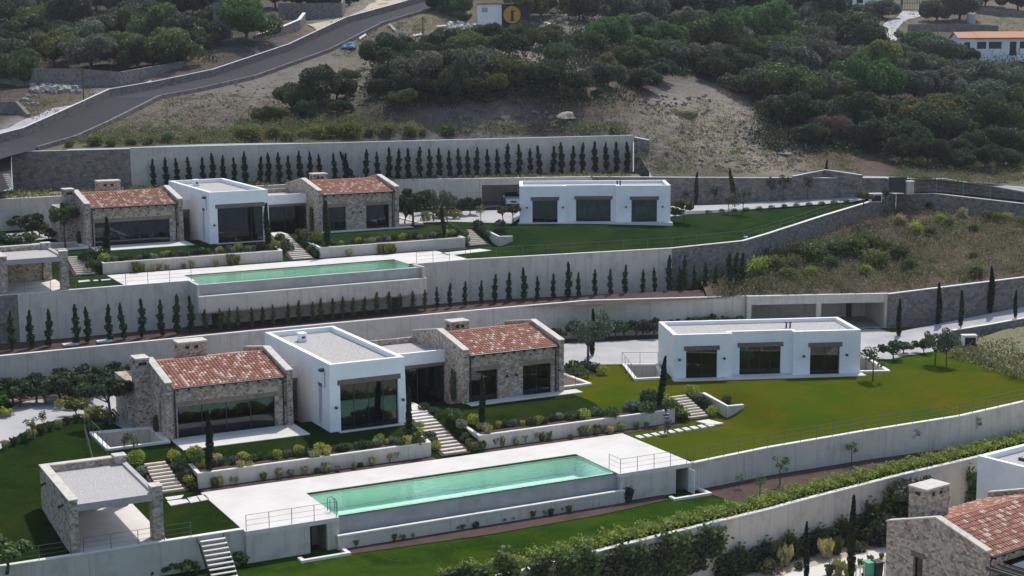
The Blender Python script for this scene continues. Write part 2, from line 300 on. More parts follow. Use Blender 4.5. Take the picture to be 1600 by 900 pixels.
def wallgrid(mb, u0, u1, z0, z1, w0, w1, ops, T):
    """wall in the (u,z) plane from w0 to w1 thick with rectangular openings"""
    us = sorted({u0, u1, *[o[0] for o in ops], *[o[1] for o in ops]}); zs = sorted({z0, z1, *[o[2] for o in ops], *[o[3] for o in ops]})
    us = [u for u in us if u0 <= u <= u1]; zs = [z for z in zs if z0 <= z <= z1]
    def solid(i, j):
        if i < 0 or j < 0 or i >= len(us)-1 or j >= len(zs)-1: return False
        cu, cz = (us[i]+us[i+1])/2, (zs[j]+zs[j+1])/2
        return not any(o[0] < cu < o[1] and o[2] < cz < o[3] for o in ops)
    def q(*ps): mb.add([T(*p) for p in ps], [(0, 1, 2, 3)])
    for i in range(len(us)-1):
        for j in range(len(zs)-1):
            if not solid(i, j): continue
            a, b, c, d = us[i], us[i+1], zs[j], zs[j+1]
            q((a, w0, c), (b, w0, c), (b, w0, d), (a, w0, d)); q((a, w1, c), (b, w1, c), (b, w1, d), (a, w1, d))
            if not solid(i-1, j): q((a, w0, c), (a, w1, c), (a, w1, d), (a, w0, d))
            if not solid(i+1, j): q((b, w0, c), (b, w1, c), (b, w1, d), (b, w0, d))
            if not solid(i, j-1): q((a, w0, c), (b, w0, c), (b, w1, c), (a, w1, c))
            if not solid(i, j+1): q((a, w0, d), (b, w0, d), (b, w1, d), (a, w1, d))
    return mb
TX = lambda u, w_, z: (u, w_, z)         # wall running along x
TY = lambda u, w_, z: (w_, u, z)         # wall running along y

ORD = ['first', 'second', 'third', 'fourth', 'fifth', 'sixth', 'seventh', 'eighth', 'ninth', 'tenth', 'eleventh', 'twelfth', 'thirteenth', 'fourteenth', 'fifteenth', 'sixteenth', 'seventeenth', 'eighteenth', 'nineteenth', 'twentieth']
TENS = {2: ('twenty', 'twentieth'), 3: ('thirty', 'thirtieth'), 4: ('forty', 'fortieth'), 5: ('fifty', 'fiftieth'), 6: ('sixty', 'sixtieth'), 7: ('seventy', 'seventieth'), 8: ('eighty', 'eightieth'), 9: ('ninety', 'ninetieth')}
def nth(i):
    i += 1
    if i <= 20: return ORD[i-1]
    t, o = divmod(i, 10)
    return TENS[t][1] if o == 0 else TENS[t][0]+'-'+ORD[o-1]

# polyline wall: pts = [(x,y,ztop)...] left to right, hs = drop of the face below the top
def pwall(name, pts, hs, th, m, cap=None, capm='coping', back=True, openings=None, **k):
    n = len(pts); hs = hs if isinstance(hs, (list, tuple)) else [hs]*n
    p2 = [Vector(p[:2]) for p in pts]; off = []
    for i in range(n):
        d = Vector((0, 0))
        if i > 0: d += (p2[i]-p2[i-1]).normalized()
        if i < n-1: d += (p2[i+1]-p2[i]).normalized()
        d.normalize(); off.append(Vector((-d.y, d.x)))
    def ribbon(mb, a, b, top, bot):
        base = len(mb.v)
        for i in range(n):
            for (o, zz) in ((a, bot), (a, top), (b, top), (b, bot)):
                q = p2[i]+off[i]*o; mb.v.append((q.x, q.y, pts[i][2]+(zz if zz is not None else -hs[i])))
        for i in range(n-1):
            for j in range(4): mb.f.append((base+4*i+j, base+4*i+(j+1) % 4, base+4*(i+1)+(j+1) % 4, base+4*(i+1)+j))
        mb.f.append((base, base+1, base+2, base+3)); mb.f.append(tuple(base+4*(n-1)+j for j in (3, 2, 1, 0)))
    mb = MB(); ribbon(mb, 0, th, (-0.06 if cap else 0.0), None)
    c = Vector(p2[0]+p2[-1])/2; loc = (c.x, c.y, min(p[2]-h for p, h in zip(pts, hs)))
    mb.v = [(x-loc[0], y-loc[1], z-loc[2]) for x, y, z in mb.v]
    o = mb.build(name, m, None, loc, **k)
    if cap:
        mc = MB(); ribbon(mc, -cap, th+cap, 0.0, -0.058); mc.v = [(x-loc[0], y-loc[1], z-loc[2]) for x, y, z in mc.v]
        mc.build('coping', capm, o)
    return o

def gridmesh(name, us, vs_, fn, m, keep=None, smooth=True, **k):
    """heightfield over arrays us x vs_, fn(u,v)->(x,y,z) vectorised"""
    U, V = np.meshgrid(us, vs_); X, Y, Z = fn(U, V)
    nx, ny = len(us), len(vs_)
    co = np.stack([X, Y, Z], -1).reshape(-1, 3)
    i, j = np.meshgrid(np.arange(nx-1), np.arange(ny-1)); a = (j*nx+i).ravel()
    fs = np.stack([a, a+1, a+1+nx, a+nx], 1)
    if keep is not None:
        cc = co[fs].mean(1); fs = fs[keep(cc[:, 0], cc[:, 1])]
    me = bpy.data.meshes.new(name)
    me.vertices.add(len(co)); me.vertices.foreach_set('co', co.ravel().astype(np.float32))
    me.loops.add(fs.size); me.loops.foreach_set('vertex_index', fs.ravel().astype(np.int32))
    me.polygons.add(len(fs)); me.polygons.foreach_set('loop_start', (np.arange(len(fs))*4).astype(np.int32)); me.polygons.foreach_set('loop_total', np.full(len(fs), 4, np.int32))
    me.polygons.foreach_set('use_smooth', np.full(len(fs), smooth)); me.update(calc_edges=True); me.validate()
    me.materials.append(M[m] if isinstance(m, str) else m)
    o = bpy.data.objects.new(name, me); link(o); tag(o, **k); return o

def patch(name, pts, m, **k):
    """flat paved patch: outline with its own heights, triangulated"""
    from mathutils.geometry import tessellate_polygon
    tris = tessellate_polygon([[Vector((p[0], p[1], 0)) for p in pts]]); bm = bmesh.new(); vs_ = [bm.verts.new(p) for p in pts]
    for t in tris:
        a, b, c = (vs_[i].co for i in t); ar = (b.x-a.x)*(c.y-a.y)-(b.y-a.y)*(c.x-a.x)
        if abs(ar) > 1e-6: bm.faces.new([vs_[i] for i in (t if ar > 0 else t[::-1])])
    me = bpy.data.meshes.new(name); bm.to_mesh(me); bm.free(); me.materials.append(M[m] if isinstance(m, str) else m)
    o = bpy.data.objects.new(name, me); link(o); tag(o, **k); return o
# ================================================================== THE GROUND
rng = np.random.default_rng(7)
ctl = [(-200,240,150),(-100,232,165),(20,234,164.2),(200,231,167.5),(500,222,173.5),(800,214,179.5),(985,212,182.5),
 (60,228,168),(120,215,172),(175,192,180),(250,155,192),(312,143,201),(400,124,214),(515,84,232),(600,40,247),(675,19,260),(760,-6,280),
 (100,224,169),(250,200,176),(250,180,182),(400,200,178),(400,165,190),(550,200,180),(550,160,190),(550,115,210),
 (700,207,182),(700,170,184.5),(700,135,188.5),(600,165,183),(940,165,186),(700,90,218),(700,50,244),(780,48,248),(700,0,290),
 (850,207,184),(850,150,187),(900,100,208),(900,50,238),(900,0,290),
 (985,250,179),(1050,268,179),(1050,215,190),(1050,150,205),(1050,100,228),(1050,50,258),(1050,0,310),
 (1200,262,183),(1200,205,200),(1200,150,220),(1200,100,247),(1200,50,282),(1200,0,330),
 (1400,272,184),(1400,215,208),(1400,150,238),(1400,100,262),(1400,60,290),(1400,15,330),(1400,0,350),
 (1600,292,180),(1600,215,210),(1600,150,236),(1600,92,264),(1600,50,300),(1600,0,345),
 (1800,300,180),(1800,150,235),(1800,0,345),
 (0,200,178),(0,140,206),(100,150,200),(75,185,184),(0,90,238),(0,0,320),(150,120,215),(200,140,206),(200,95,230),(200,0,320),(350,95,225),(350,30,270),(400,70,232),(400,0,300),
 (560,15,266),(480,55,245),(-150,150,200),(-150,0,320),(300,-60,420),(900,-60,420),(1400,-60,450),(1900,-80,480),(-300,-60,420)]
K = np.array([PD(*c) for c in ctl])
K = np.vstack([K, [(-300,120,10),(-300,300,45),(330,170,5),(330,330,35),(0,600,82),(-300,600,85),(330,600,80),(16,177.2,11.3),(28,174.2,11.4),(41,172.8,11.6),(60,169.5,10.3),(120,165,8)]])
S_ = 60.0
def tps(r): return np.where(r > 0, r*r*np.log(r+1e-9), 0)
n_ = len(K); A_ = np.zeros((n_+3, n_+3)); dK = np.linalg.norm(K[:, None, :2]-K[None, :, :2], axis=2)/S_
A_[:n_, :n_] = tps(dK)+np.eye(n_)*0.002; A_[:n_, n_] = 1; A_[:n_, n_+1:] = K[:, :2]/S_; A_[n_:, :n_] = A_[:n_, n_:].T
W_ = np.linalg.solve(A_, np.concatenate([K[:, 2], [0, 0, 0]]))
def smoothnoise(X, Y, s, seed):
    r = np.random.default_rng(seed); out = 0
    for k in range(5):
        a = r.uniform(0, 2*np.pi); f = s*r.uniform(.7, 1.5); ph = r.uniform(0, 6.3, 2)
        out = out+np.sin((X*np.cos(a)+Y*np.sin(a))*f+ph[0])*np.sin((-X*np.sin(a)+Y*np.cos(a))*f*1.1+ph[1])
    return out/5
LX = [-300,-70,-56,-52,-14.1,13.9,14.1,16,28,41,46,60,200,330]; LY = [125,150,159,164.4,175.2,182.4,182.0,176.6,173.6,172.3,172.2,169,160,160]
# the sloping road: near edge and its heights
RN = [PD(*c) for c in [(-120,300,146),(-40,262,152),(17,243,160),(60,232,166),(120,215,172),(175,190,179.5),(250,152,191.5),(312,140,200),(400,120,213),(515,79,231),(600,36,247),(675,14,259),(760,-12,276)]]
RN = np.array(RN); RW = 6.8
tn = np.gradient(RN[:, :2], axis=0); tn /= np.linalg.norm(tn, axis=1)[:, None]; RL = np.stack([-tn[:, 1], tn[:, 0]], 1)
RF = np.column_stack([RN[:, :2]+RL*RW, RN[:, 2]]); RC = (RN+RF)/2
def seg_dist(X, Y, pl):
    best = np.full(np.shape(X), 1e9); zz = np.zeros(np.shape(X))
    for a, b in zip(pl[:-1], pl[1:]):
        d = b[:2]-a[:2]; t = np.clip(((X-a[0])*d[0]+(Y-a[1])*d[1])/(d@d), 0, 1)
        ds = np.hypot(X-a[0]-t*d[0], Y-a[1]-t*d[1]); m_ = ds < best
        best = np.where(m_, ds, best); zz = np.where(m_, a[2]+(b[2]-a[2])*t, zz)
    return best, zz
def hill(X, Y, detail=True):
    X = np.asarray(X, float); Y = np.asarray(Y, float); sh = X.shape; x = X.ravel(); y = Y.ravel(); out = np.empty_like(x)
    for i in range(0, len(x), 20000):
        q = np.stack([x[i:i+20000], y[i:i+20000]], 1)
        r = np.linalg.norm(q[:, None]-K[None, :, :2], axis=2)/S_
        out[i:i+20000] = tps(r)@W_[:n_]+W_[n_]+(q/S_)@W_[n_+1:]
    z = out.reshape(sh)
    d, zr = seg_dist(X, Y, RC)
    if detail:
        t = Y-np.interp(X, LX, LY); a = sstep(1, 8, t)
        z = z+a*(0.55*smoothnoise(X, Y, .22, 1)+0.30*smoothnoise(X, Y, .6, 2)+0.16*smoothnoise(X, Y, 1.5, 3))
        q = np.exp(-((X+2)/13)**2-((Y-186)/5.5)**2)+.7*np.exp(-((X-24)/9)**2-((Y-197)/10)**2)     # broken rock in the cut
        z = z+q*a*(0.9*np.abs(smoothnoise(X, Y, .8, 21))+.7*np.abs(smoothnoise(X*1.4, Y, 1.7, 22))-.35)
    wgt = 1-sstep(3.6, 8.5, d)
    return z*(1-wgt)+(zr-0.3)*wgt
def hit(u, v, dmin=150, dmax=420):
    """where the sight line meets the hillside"""
    d = ray(u, v); ys = np.arange(max(dmin, 150), dmax, 0.5); t = ys/d[1]; X = d[0]*t; Z = CAM_H+d[2]*t
    ok = ys > np.interp(X, LX, LY); h = hill(X, ys, False); s = np.where(ok & (Z <= h))[0]
    i = s[0] if len(s) else len(ys)-1
    return float(X[i]), float(ys[i]), float(hill(X[i], ys[i]))
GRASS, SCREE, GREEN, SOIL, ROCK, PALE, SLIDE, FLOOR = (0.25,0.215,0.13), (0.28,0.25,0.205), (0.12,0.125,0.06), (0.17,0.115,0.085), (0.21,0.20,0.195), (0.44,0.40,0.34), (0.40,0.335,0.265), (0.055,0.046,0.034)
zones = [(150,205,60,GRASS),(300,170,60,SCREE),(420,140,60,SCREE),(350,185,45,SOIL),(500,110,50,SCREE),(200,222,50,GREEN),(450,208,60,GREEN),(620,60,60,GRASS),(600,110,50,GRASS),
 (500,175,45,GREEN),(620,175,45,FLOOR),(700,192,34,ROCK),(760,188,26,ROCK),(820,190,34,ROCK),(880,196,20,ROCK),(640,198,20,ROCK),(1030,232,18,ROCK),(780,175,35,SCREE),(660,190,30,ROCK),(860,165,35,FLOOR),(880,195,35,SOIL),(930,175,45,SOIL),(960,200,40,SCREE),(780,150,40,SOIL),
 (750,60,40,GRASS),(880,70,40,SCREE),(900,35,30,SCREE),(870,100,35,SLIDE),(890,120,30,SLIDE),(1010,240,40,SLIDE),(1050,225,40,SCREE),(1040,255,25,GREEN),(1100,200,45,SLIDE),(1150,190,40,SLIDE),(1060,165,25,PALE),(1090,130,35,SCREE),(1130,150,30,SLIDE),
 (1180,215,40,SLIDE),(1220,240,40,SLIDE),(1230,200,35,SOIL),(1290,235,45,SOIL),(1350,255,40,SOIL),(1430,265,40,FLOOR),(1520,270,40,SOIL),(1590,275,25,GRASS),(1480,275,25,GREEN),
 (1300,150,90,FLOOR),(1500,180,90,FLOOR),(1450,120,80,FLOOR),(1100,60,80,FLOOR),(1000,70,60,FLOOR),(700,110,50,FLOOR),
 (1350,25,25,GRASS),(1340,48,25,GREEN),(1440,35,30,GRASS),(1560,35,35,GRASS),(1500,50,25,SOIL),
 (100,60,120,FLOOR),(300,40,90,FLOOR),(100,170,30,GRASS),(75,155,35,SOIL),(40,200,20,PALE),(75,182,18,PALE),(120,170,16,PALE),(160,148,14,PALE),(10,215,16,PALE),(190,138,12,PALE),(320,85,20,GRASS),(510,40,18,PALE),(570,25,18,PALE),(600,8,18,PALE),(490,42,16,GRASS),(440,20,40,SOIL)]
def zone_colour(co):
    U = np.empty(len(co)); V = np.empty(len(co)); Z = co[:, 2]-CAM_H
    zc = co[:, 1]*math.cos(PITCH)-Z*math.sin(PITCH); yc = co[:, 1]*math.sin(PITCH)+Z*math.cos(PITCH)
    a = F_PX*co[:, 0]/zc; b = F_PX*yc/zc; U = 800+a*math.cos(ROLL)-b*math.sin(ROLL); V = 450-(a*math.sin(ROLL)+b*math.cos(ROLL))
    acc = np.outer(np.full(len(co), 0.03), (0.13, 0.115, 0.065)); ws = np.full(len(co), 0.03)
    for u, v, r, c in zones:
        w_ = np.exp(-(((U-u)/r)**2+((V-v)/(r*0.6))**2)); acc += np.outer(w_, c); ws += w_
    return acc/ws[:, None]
def ground_mat(name, patches=True):
    m = bpy.data.materials.new(name); m.use_nodes = True; n = m.node_tree; b = n.nodes['Principled BSDF']; b.inputs['Roughness'].default_value = 0.95; b.inputs['Specular IOR Level'].default_value = 0.1
    at = n.nodes.new('ShaderNodeAttribute'); at.attribute_name = 'zone'; tc = n.nodes.new('ShaderNodeTexCoord'); cur = at.outputs['Color']
    for sc, lo, hi, col, f in ((0.35, .52, .68, (0.095, 0.10, 0.042), .75), (0.8, .54, .7, (0.24, 0.22, 0.195), .6), (1.7, .52, .66, (0.10, 0.077, 0.06), .7), (5.5, .56, .66, (0.36, 0.33, 0.30), .8), (9, .52, .62, (0.05, 0.042, 0.034), .7), (3.1, .55, .7, (0.12, 0.12, 0.05), .6)):
        t = n.nodes.new('ShaderNodeTexNoise'); t.inputs['Scale'].default_value = sc; t.inputs['Detail'].default_value = 6; t.inputs['Roughness'].default_value = 0.65
        mp = n.nodes.new('ShaderNodeMapping'); mp.inputs['Location'].default_value = (sc*13, sc*7, 0); n.links.new(tc.outputs['Object'], mp.inputs[0]); n.links.new(mp.outputs[0], t.inputs['Vector'])
        r = n.nodes.new('ShaderNodeMapRange'); r.inputs[1].default_value = lo; r.inputs[2].default_value = hi; r.inputs[4].default_value = f
        n.links.new(t.outputs[0], r.inputs[0]); mx = n.nodes.new('ShaderNodeMix'); mx.data_type = 'RGBA'; n.links.new(r.outputs[0], mx.inputs[0]); n.links.new(cur, mx.inputs[6]); mx.inputs[7].default_value = (*col, 1); cur = mx.outputs[2]
    n.links.new(cur, b.inputs['Base Color'])
    t = n.nodes.new('ShaderNodeTexNoise'); t.inputs['Scale'].default_value = 1.3; t.inputs['Detail'].default_value = 9; t.inputs['Roughness'].default_value = 0.7; n.links.new(tc.outputs['Object'], t.inputs['Vector'])
    bp = n.nodes.new('ShaderNodeBump'); bp.inputs['Distance'].default_value = 0.9; bp.inputs['Strength'].default_value = 0.9; n.links.new(t.outputs[0], bp.inputs['Height']); n.links.new(bp.outputs[0], b.inputs['Normal'])
    return m
M['hill'] = ground_mat('hillside_ground')
def set_zone(o, cols):
    me = o.data; a = me.color_attributes.new('zone', 'FLOAT_COLOR', 'POINT'); c4 = np.concatenate([cols, np.ones((len(cols), 1))], 1); a.data.foreach_set('color', c4.astype(np.float32).ravel())
def coords(o):
    a = np.empty(len(o.data.vertices)*3, np.float32); o.data.vertices.foreach_get('co', a); return a.reshape(-1, 3).astype(float)
xs = np.concatenate([np.arange(-300, -110, 8), np.arange(-110, 13, 0.9), [13.9, 14.1], np.arange(15, 135, 0.9), np.arange(136, 330, 8)])
ts = np.concatenate([np.arange(0, 90, 0.8), np.arange(90, 190, 1.8), np.arange(190, 480, 12)])
def hf(U, V):
    Y = np.interp(U, LX, LY)+V; return U, Y, hill(U, Y)
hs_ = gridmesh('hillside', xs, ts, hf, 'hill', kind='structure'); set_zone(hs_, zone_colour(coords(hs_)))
# broad sheet below the terraces
def under(U, V):
    lx, ly = w2loc(OA, U, V); z = np.interp(ly, [-60, -22, -16, 20, 26, 34, 58, 90], [-14, -9.5, -5.5, -3.2, -1, 1.5, 6.0, 7.0])
    return U, V, np.where(np.abs(U) > 400, z-5, z)
ug = gridmesh('ground', np.linspace(-290, 320, 60), np.linspace(52, 178, 60), under, 'hill', kind='structure')
set_zone(ug, np.tile([(0.2, 0.17, 0.11)], (len(ug.data.vertices), 1)))
M['unseen_sea'] = mat('unseen_sea_water', (0.012, 0.045, 0.055), 0.22, spec=0.6, bump=0.05, bscale=0.4)
gridmesh('unseen_sea', np.linspace(-880, 880, 5), np.linspace(-880, 880, 5), lambda U, V: (U, V, np.full(U.shape, -18.0)), 'unseen_sea', kind='structure')  # assumed water out of view, added so the windows reflect teal-blue

patch('road', [PD(-25,312,150), PD(17.5,292,156.5), PD(17.5,238,164.3), PD(-25,236,160)], 'asphalt', kind='structure')
# ---- the climbing road with its parapets
road = MB()
Rz = 0.0
for i in range(len(RN)-1):
    a, b_, c, d = RN[i], RN[i+1], RF[i+1], RF[i]; road.add([(*a[:2], a[2]), (*b_[:2], b_[2]), (*c[:2], c[2]), (*d[:2], d[2])], [(0, 1, 2, 3)])
road.build('road', 'asphalt', kind='structure')
pwall('parapet_wall', [(*(RF[i][:2]), RF[i][2]+1.0) for i in range(2, len(RF))], 1.6, 0.22, 'stonegrey', 0.01, 'coping', label='stone parapet along the upper side of the climbing asphalt road', cat='wall')
pwall('parapet_wall', [(*(RN[i][:2]), RN[i][2]+0.22) for i in range(3, len(RN))], 1.2, 0.3, 'stonegrey', label='low stone kerb wall along the downhill side of the climbing road', cat='wall')

# ================================================================== TERRACES
zdk = -1.37
YBKA = [(-75,98.6),(-39.1,117.7),(-21.2,127.6),(0,138.2),(21.6,143.2),(34.8,143.7),(48.3,146.4),(70,150)]
WR_A = [P(1084,723,-1.33), P(1200,699.3,-1.25), P(1350,673.6,-1.1), P(1500,650,-.9), P(1600,627.5,-.6), P(1760,592,-.2)]
YBKB = [(-80,138.5),(-50.6,154.8),(-13.7,173.2),(9,174.8),(28.2,172.6),(41,171.5),(44,172)]
WR_B = [P(732,404.6,6.95), P(1050,387.5,7.0), P(1162,376,7.3), P(1200,365,7.6), P(1290,336,8.5), P(1400,303,9.5)]
XD, YD = zip(*[P(u, v, ZB+z)[:2] for u, v, z in ((1090,335,.05), (1200,325,.5), (1335,315,.88), (1385,304,1.2))])
def terrace(O, pl1, pl2, wr, frontly, rev):
    X0 = [p[0] for p in wr]; Y0 = [p[1] for p in wr]; Z0 = [p[2]-O[2] for p in wr]
    def f(lx, ly):
        X = O[0]+lx*math.cos(TH)-ly*math.sin(TH); Y = O[1]+lx*math.sin(TH)+ly*math.cos(TH)
        bank = zdk*sstep(-1.0, -4.7, ly)
        z = bank.copy() if hasattr(bank, 'copy') else bank
        for a, b in (pl1, pl2):
            inside = (lx >= a) & (lx <= b) & (ly > -4.15); z = np.where(inside, -0.55*sstep(-0.6, -3.6, ly), z)
            z = np.where((lx >= a) & (lx <= b) & (ly <= -4.15), -1.43, z)
        z = np.where(ly <= -4.7, -1.42, z)
        gl = -1.42*np.clip((3-ly)/15, 0, 1); wl = sstep(-13.6, -22, lx); z = z*(1-wl)+gl*wl
        zw = np.interp(X, X0, Z0)-0.06; yw = np.interp(X, X0, Y0); t = np.clip((Y-yw)/(11.5 if rev > 28 else np.clip(np.interp(X, XD, YD)-yw, 2, 11.5)), 0, 1)
        gr = zw*(1-t)+0*t+0.10*np.sin(np.pi*t); wr_ = sstep(rev, rev+4, lx); z = z*(1-wr_)+gr*wr_
        if rev < 28: z = np.where(X > 17, np.maximum(z, zw*(1-t)+t*np.interp(X, [17, 29, 37.5, 42], [0, .48, .86, 1.2])), z)
        z = np.where((lx > 5.75) & (lx < 9.0) & (ly < 3.3) & (ly > -4.75), np.minimum(np.interp(ly, [-4.75, 2.9], [zdk-.02, -.13]), 0)+0*z, z)
        for s0, s1, y0, y1 in ((-13.8, -11.3, -4.7, -1.5), (rev-2.9, rev-.5, -4.7, -2.0)): z = np.where((lx > s0) & (lx < s1) & (ly > y0) & (ly < y1), np.interp(ly, [y0, y1], [zdk-.05, -.14]), z)
        z = np.where((lx > -21) & (lx < -15.2) & (ly < frontly+9.3), -1.46, z)
        z = np.where((lx > 5.5) & (lx < 11.9) & (ly > 3.7) & (ly < 14), -0.62, z)
        z = np.where((lx > -1.7) & (lx < 0.1) & (ly > 3.7) & (ly < 14), -0.62, z)
        return X, Y, z+O[2]
    return f
lxs = np.unique(np.concatenate([np.arange(-55, -14, 1.0), np.arange(-14, 32, 0.5), np.arange(32, 75, 0.5), [-10.7, -10.5, 5.5, 5.3, 9.3, 9.5, 25.3, 25.5, 23.5, 23.7, 5.6, 11.7]]))
lys = np.unique(np.concatenate([np.arange(-24, -14.2, 0.5), np.arange(-14, 30, 0.5), [-14.15, -12.3, -4.22, -4.08, 3.65, 3.75]]))
fA = terrace(OA, (-10.7, 5.5), (9.3, 25.5), WR_A, -14.15, 29.0)
fB = terrace(OB, (-11.0, 5.3), (9.0, 23.7), WR_B, -12.3, 27.0)
XR = [P(1482,545,0), P(1600,591,-.3)]
wells = [(-14.9, -10.7, 2.55, 7.6), (20.3, 23.2, 4.2, 9.6)]
def inquad(X, Y, q):
    k = np.ones(np.shape(X), bool)
    for i in range(4):
        a = q[i]; b = q[(i+1) % 4]; k &= ((b[0]-a[0])*(Y-a[1])-(b[1]-a[1])*(X-a[0])) > 0
    return k
GWELL = [[P(991,595,0), P(1040,592.5,0), P(1028,571,0), P(972,571,0)], [P(1338,583,0), P(1391,582,0), P(1356,560,0), P(1334,560,0)]]
def keepA(X, Y):
    lx, ly = w2loc(OA, X, Y); k = (Y < np.interp(X, *zip(*YBKA)))
    k &= np.where(lx < 20.3, ly > -14.15, Y > np.interp(X, [p[0] for p in WR_A], [p[1] for p in WR_A])+.12)
    k &= ~((lx > -5) & (lx < 14.5) & (ly > -13.8) & (ly < -8.8))
    for a, b, c, d in wells: k &= ~((lx > a) & (lx < b) & (ly > c) & (ly < d))
    for q in GWELL: k &= ~inquad(X, Y, q)
    k &= ~((X > 30) & (Y < XR[0][1]+0.3) & (X > XR[0][0]+(Y-XR[0][1])/(XR[1][1]-XR[0][1])*(XR[1][0]-XR[0][0])+.3) & (Y > 112))
    return k
def keepB(X, Y):
    lx, ly = w2loc(OB, X, Y); k = (Y < np.interp(X, *zip(*YBKB))) & (X < 43)
    k &= np.where(lx < 20.3, ly > -12.3, Y > np.interp(X, [p[0] for p in WR_B], [p[1] for p in WR_B])+.12)
    k &= ~((lx > -5) & (lx < 14.5) & (ly > -13.8) & (ly < -8.8))
    for a, b, c, d in wells: k &= ~((lx > a) & (lx < b) & (ly > c) & (ly < d))
    return k
def split(keep, side):
    return (lambda X, Y: keep(X, Y) & ((w2loc(OA, X, Y)[0] > 20.3) if side else (w2loc(OA, X, Y)[0] <= 20.3)))
gridmesh('lawn', lxs, lys, fA, 'lawn', split(keepA, 0), kind='structure')
gridmesh('lawn', lxs, lys, fA, 'lawn_olive', split(keepA, 1), kind='structure')
gridmesh('lawn', lxs, lys, fB, 'lawn_upper', keepB, kind='structure')

for wr_, mm in ((WR_A, 'lawn_olive'), (WR_B, 'lawn_upper')):
    patch('lawn_edge', [(x, y+.3, z-.065) for x, y, z in wr_]+[(x-.3, y+1.3, z-.03) for x, y, z in wr_[::-1]], mm, kind='structure')
# lower lawn and its mulch borders
HW = [P(u, v, -3.25) for u, v in ((560,941),(700,913),(800,896),(897,871),(975,851),(1060,830),(1112,817),(1200,796),(1255,781),(1412,741),(1527,714),(1700,672))]
zl = -3.3
LA = lambda lx, ly, z=0: loc2w(OA, lx, ly, z); LB = lambda lx, ly, z=0: loc2w(OB, lx, ly, z)
patch('lawn', [LA(-40,-30,zl), *[(x, y+.2, zl) for x, y, z in HW], P(1760,650,zl), P(1600,672,zl), P(1095,766,zl), LA(20,-14,zl), LA(-40,-14,zl)], 'lawn_lower', kind='structure')
bed = zl+.04
patch('mulch_bed', [LA(-5,-15.9,bed), LA(4,-16.5,bed), LA(12,-16.3,bed), LA(17.6,-15.6,bed), LA(18,-14.4,bed), LA(-5,-14.4,bed)], 'mulch', kind='structure')
patch('mulch_bed', [P(1105,770,bed), P(1150,786,bed), P(1180,785,bed), P(1400,728,bed), P(1700,660,bed), P(1770,640,bed), P(1600,668,bed), P(1350,709,bed), P(1095,757,bed)], 'mulch', kind='structure')
# planting strip between the two villas, strip below the uppermost wall
zs_ = 3.06
LBf = lambda lx: LB(lx, -12.3, zs_-ZB)
def stripY(z, pts, off): return [(x, y+off, z) for x, y in pts]
patch('planting_strip', [*stripY(zs_, YBKA[:4], .2), *[(x, y+.2, zs_) for x, y in ((10, 140.5), (21.6,143.2), (22, 147))], P(1110,452,zs_+.3), P(1050,455,zs_), LBf(21), LBf(-45)], 'mulch', kind='structure')
M['verge'] = mat('dry_verge', (0.165, 0.145, 0.078), 0.95, [(0.5, (0.12, 0.135, 0.05), 0.42, 0.62), (4, (0.27, 0.235, 0.13), 0.5, 0.7)], 0.15, 4)
zv = 11.46
patch('verge', [*stripY(zv, YBKB[:4], .1), (14.5, 175.2, zv), (14.5, 182.5, zv), (13.9, 182, zv), (-52, 164, zv), (-80, 156, zv)], 'verge', kind='structure')

# the fallow field between the plots
FF = [(18,142.6),(21.6,143.2),(34.8,143.9),(48.3,146.7),(80,153)]; FB_ = [(p[0], p[1]) for p in WR_B[1:]]+[P(1460,302,9.8)[:2], P(1600,318,9.0)[:2], P(1750,334,8.3)[:2]]
FBZ = [3.6, 4.2, 5.4, 6.6, 7.9, 8.1, 7.2, 6.5]
def ff(U, V):
    y0 = np.interp(U, *zip(*FF)); y1 = np.interp(U, *zip(*FB_)); zf = np.interp(U, [18,34.8,48.3,80], [3.15,3.15,4.25,5.5]); zb = np.interp(U, [p[0] for p in FB_], FBZ)
    return U, y0+(y1-y0)*V, zf+(zb-zf)*V**0.9+np.sin(np.pi*V)*(0.35*smoothnoise(U, y0+(y1-y0)*V, .5, 5)+.1*smoothnoise(U, y0+(y1-y0)*V, 1.6, 6))
fd = gridmesh('field', np.arange(18, 70, .6), np.linspace(0, 1, 50), ff, 'hill', kind='structure')
fc = coords(fd); U_ = 0.5+0.5*smoothnoise(fc[:, 0], fc[:, 1], .25, 9); base = np.outer(1-U_, (0.215, 0.155, 0.115))+np.outer(U_, (0.165, 0.145, 0.08)); set_zone(fd, base)
def field_z(X, Y):
    y0 = np.interp(X, *zip(*FF)); y1 = np.interp(X, *zip(*FB_)); V = np.clip((Y-y0)/(y1-y0), 0, 1); return float(ff(np.array(X), V)[2])
# rough grass right of the lower lawn, below the drive
patch('rough_grass', [P(1482,545,.02), P(1600,591,-.28), P(1760,652,-.6), P(1760,500,1.5), P(1600,505,.6), P(1490,541,.1)], 'verge', kind='structure')

# paved drives
zp = 0.035
patch('driveway', [P(0,702,zp), P(22,684,zp), P(58,663,zp), P(100,654,zp), P(140,651,zp), P(165,655,zp), P(197,672,zp), P(225,660,zp), P(225,615,zp), P(150,616,zp), P(105,614,zp), P(60,619,zp), P(22,634,zp), P(0,652,zp), P(-60,690,zp), P(-60,730,zp)], 'paving', kind='structure')
bk = lambda X: float(np.interp(X, *zip(*YBKA)))
patch('driveway', [LA(-3,15,zp), LA(23.3,14,zp), P(885,570,zp), P(970,569,zp), P(1030,569,zp), P(1060,585,zp), P(1330,575,zp), P(1334,559,zp), P(1358,558,zp), P(1385,562,zp), P(1432,553,zp), P(1482,545,zp), P(1492,517,.35), P(1600,497,1.0), P(1760,466,2.0), P(1760,452,2.2), P(1600,479,1.5), P(1395,520,zp), (34, 143.2, zp), (22, 142.6, zp), (16, 139.8, zp), (0, 136, zp), LA(-3, 20.8, zp)], 'paving', kind='structure')
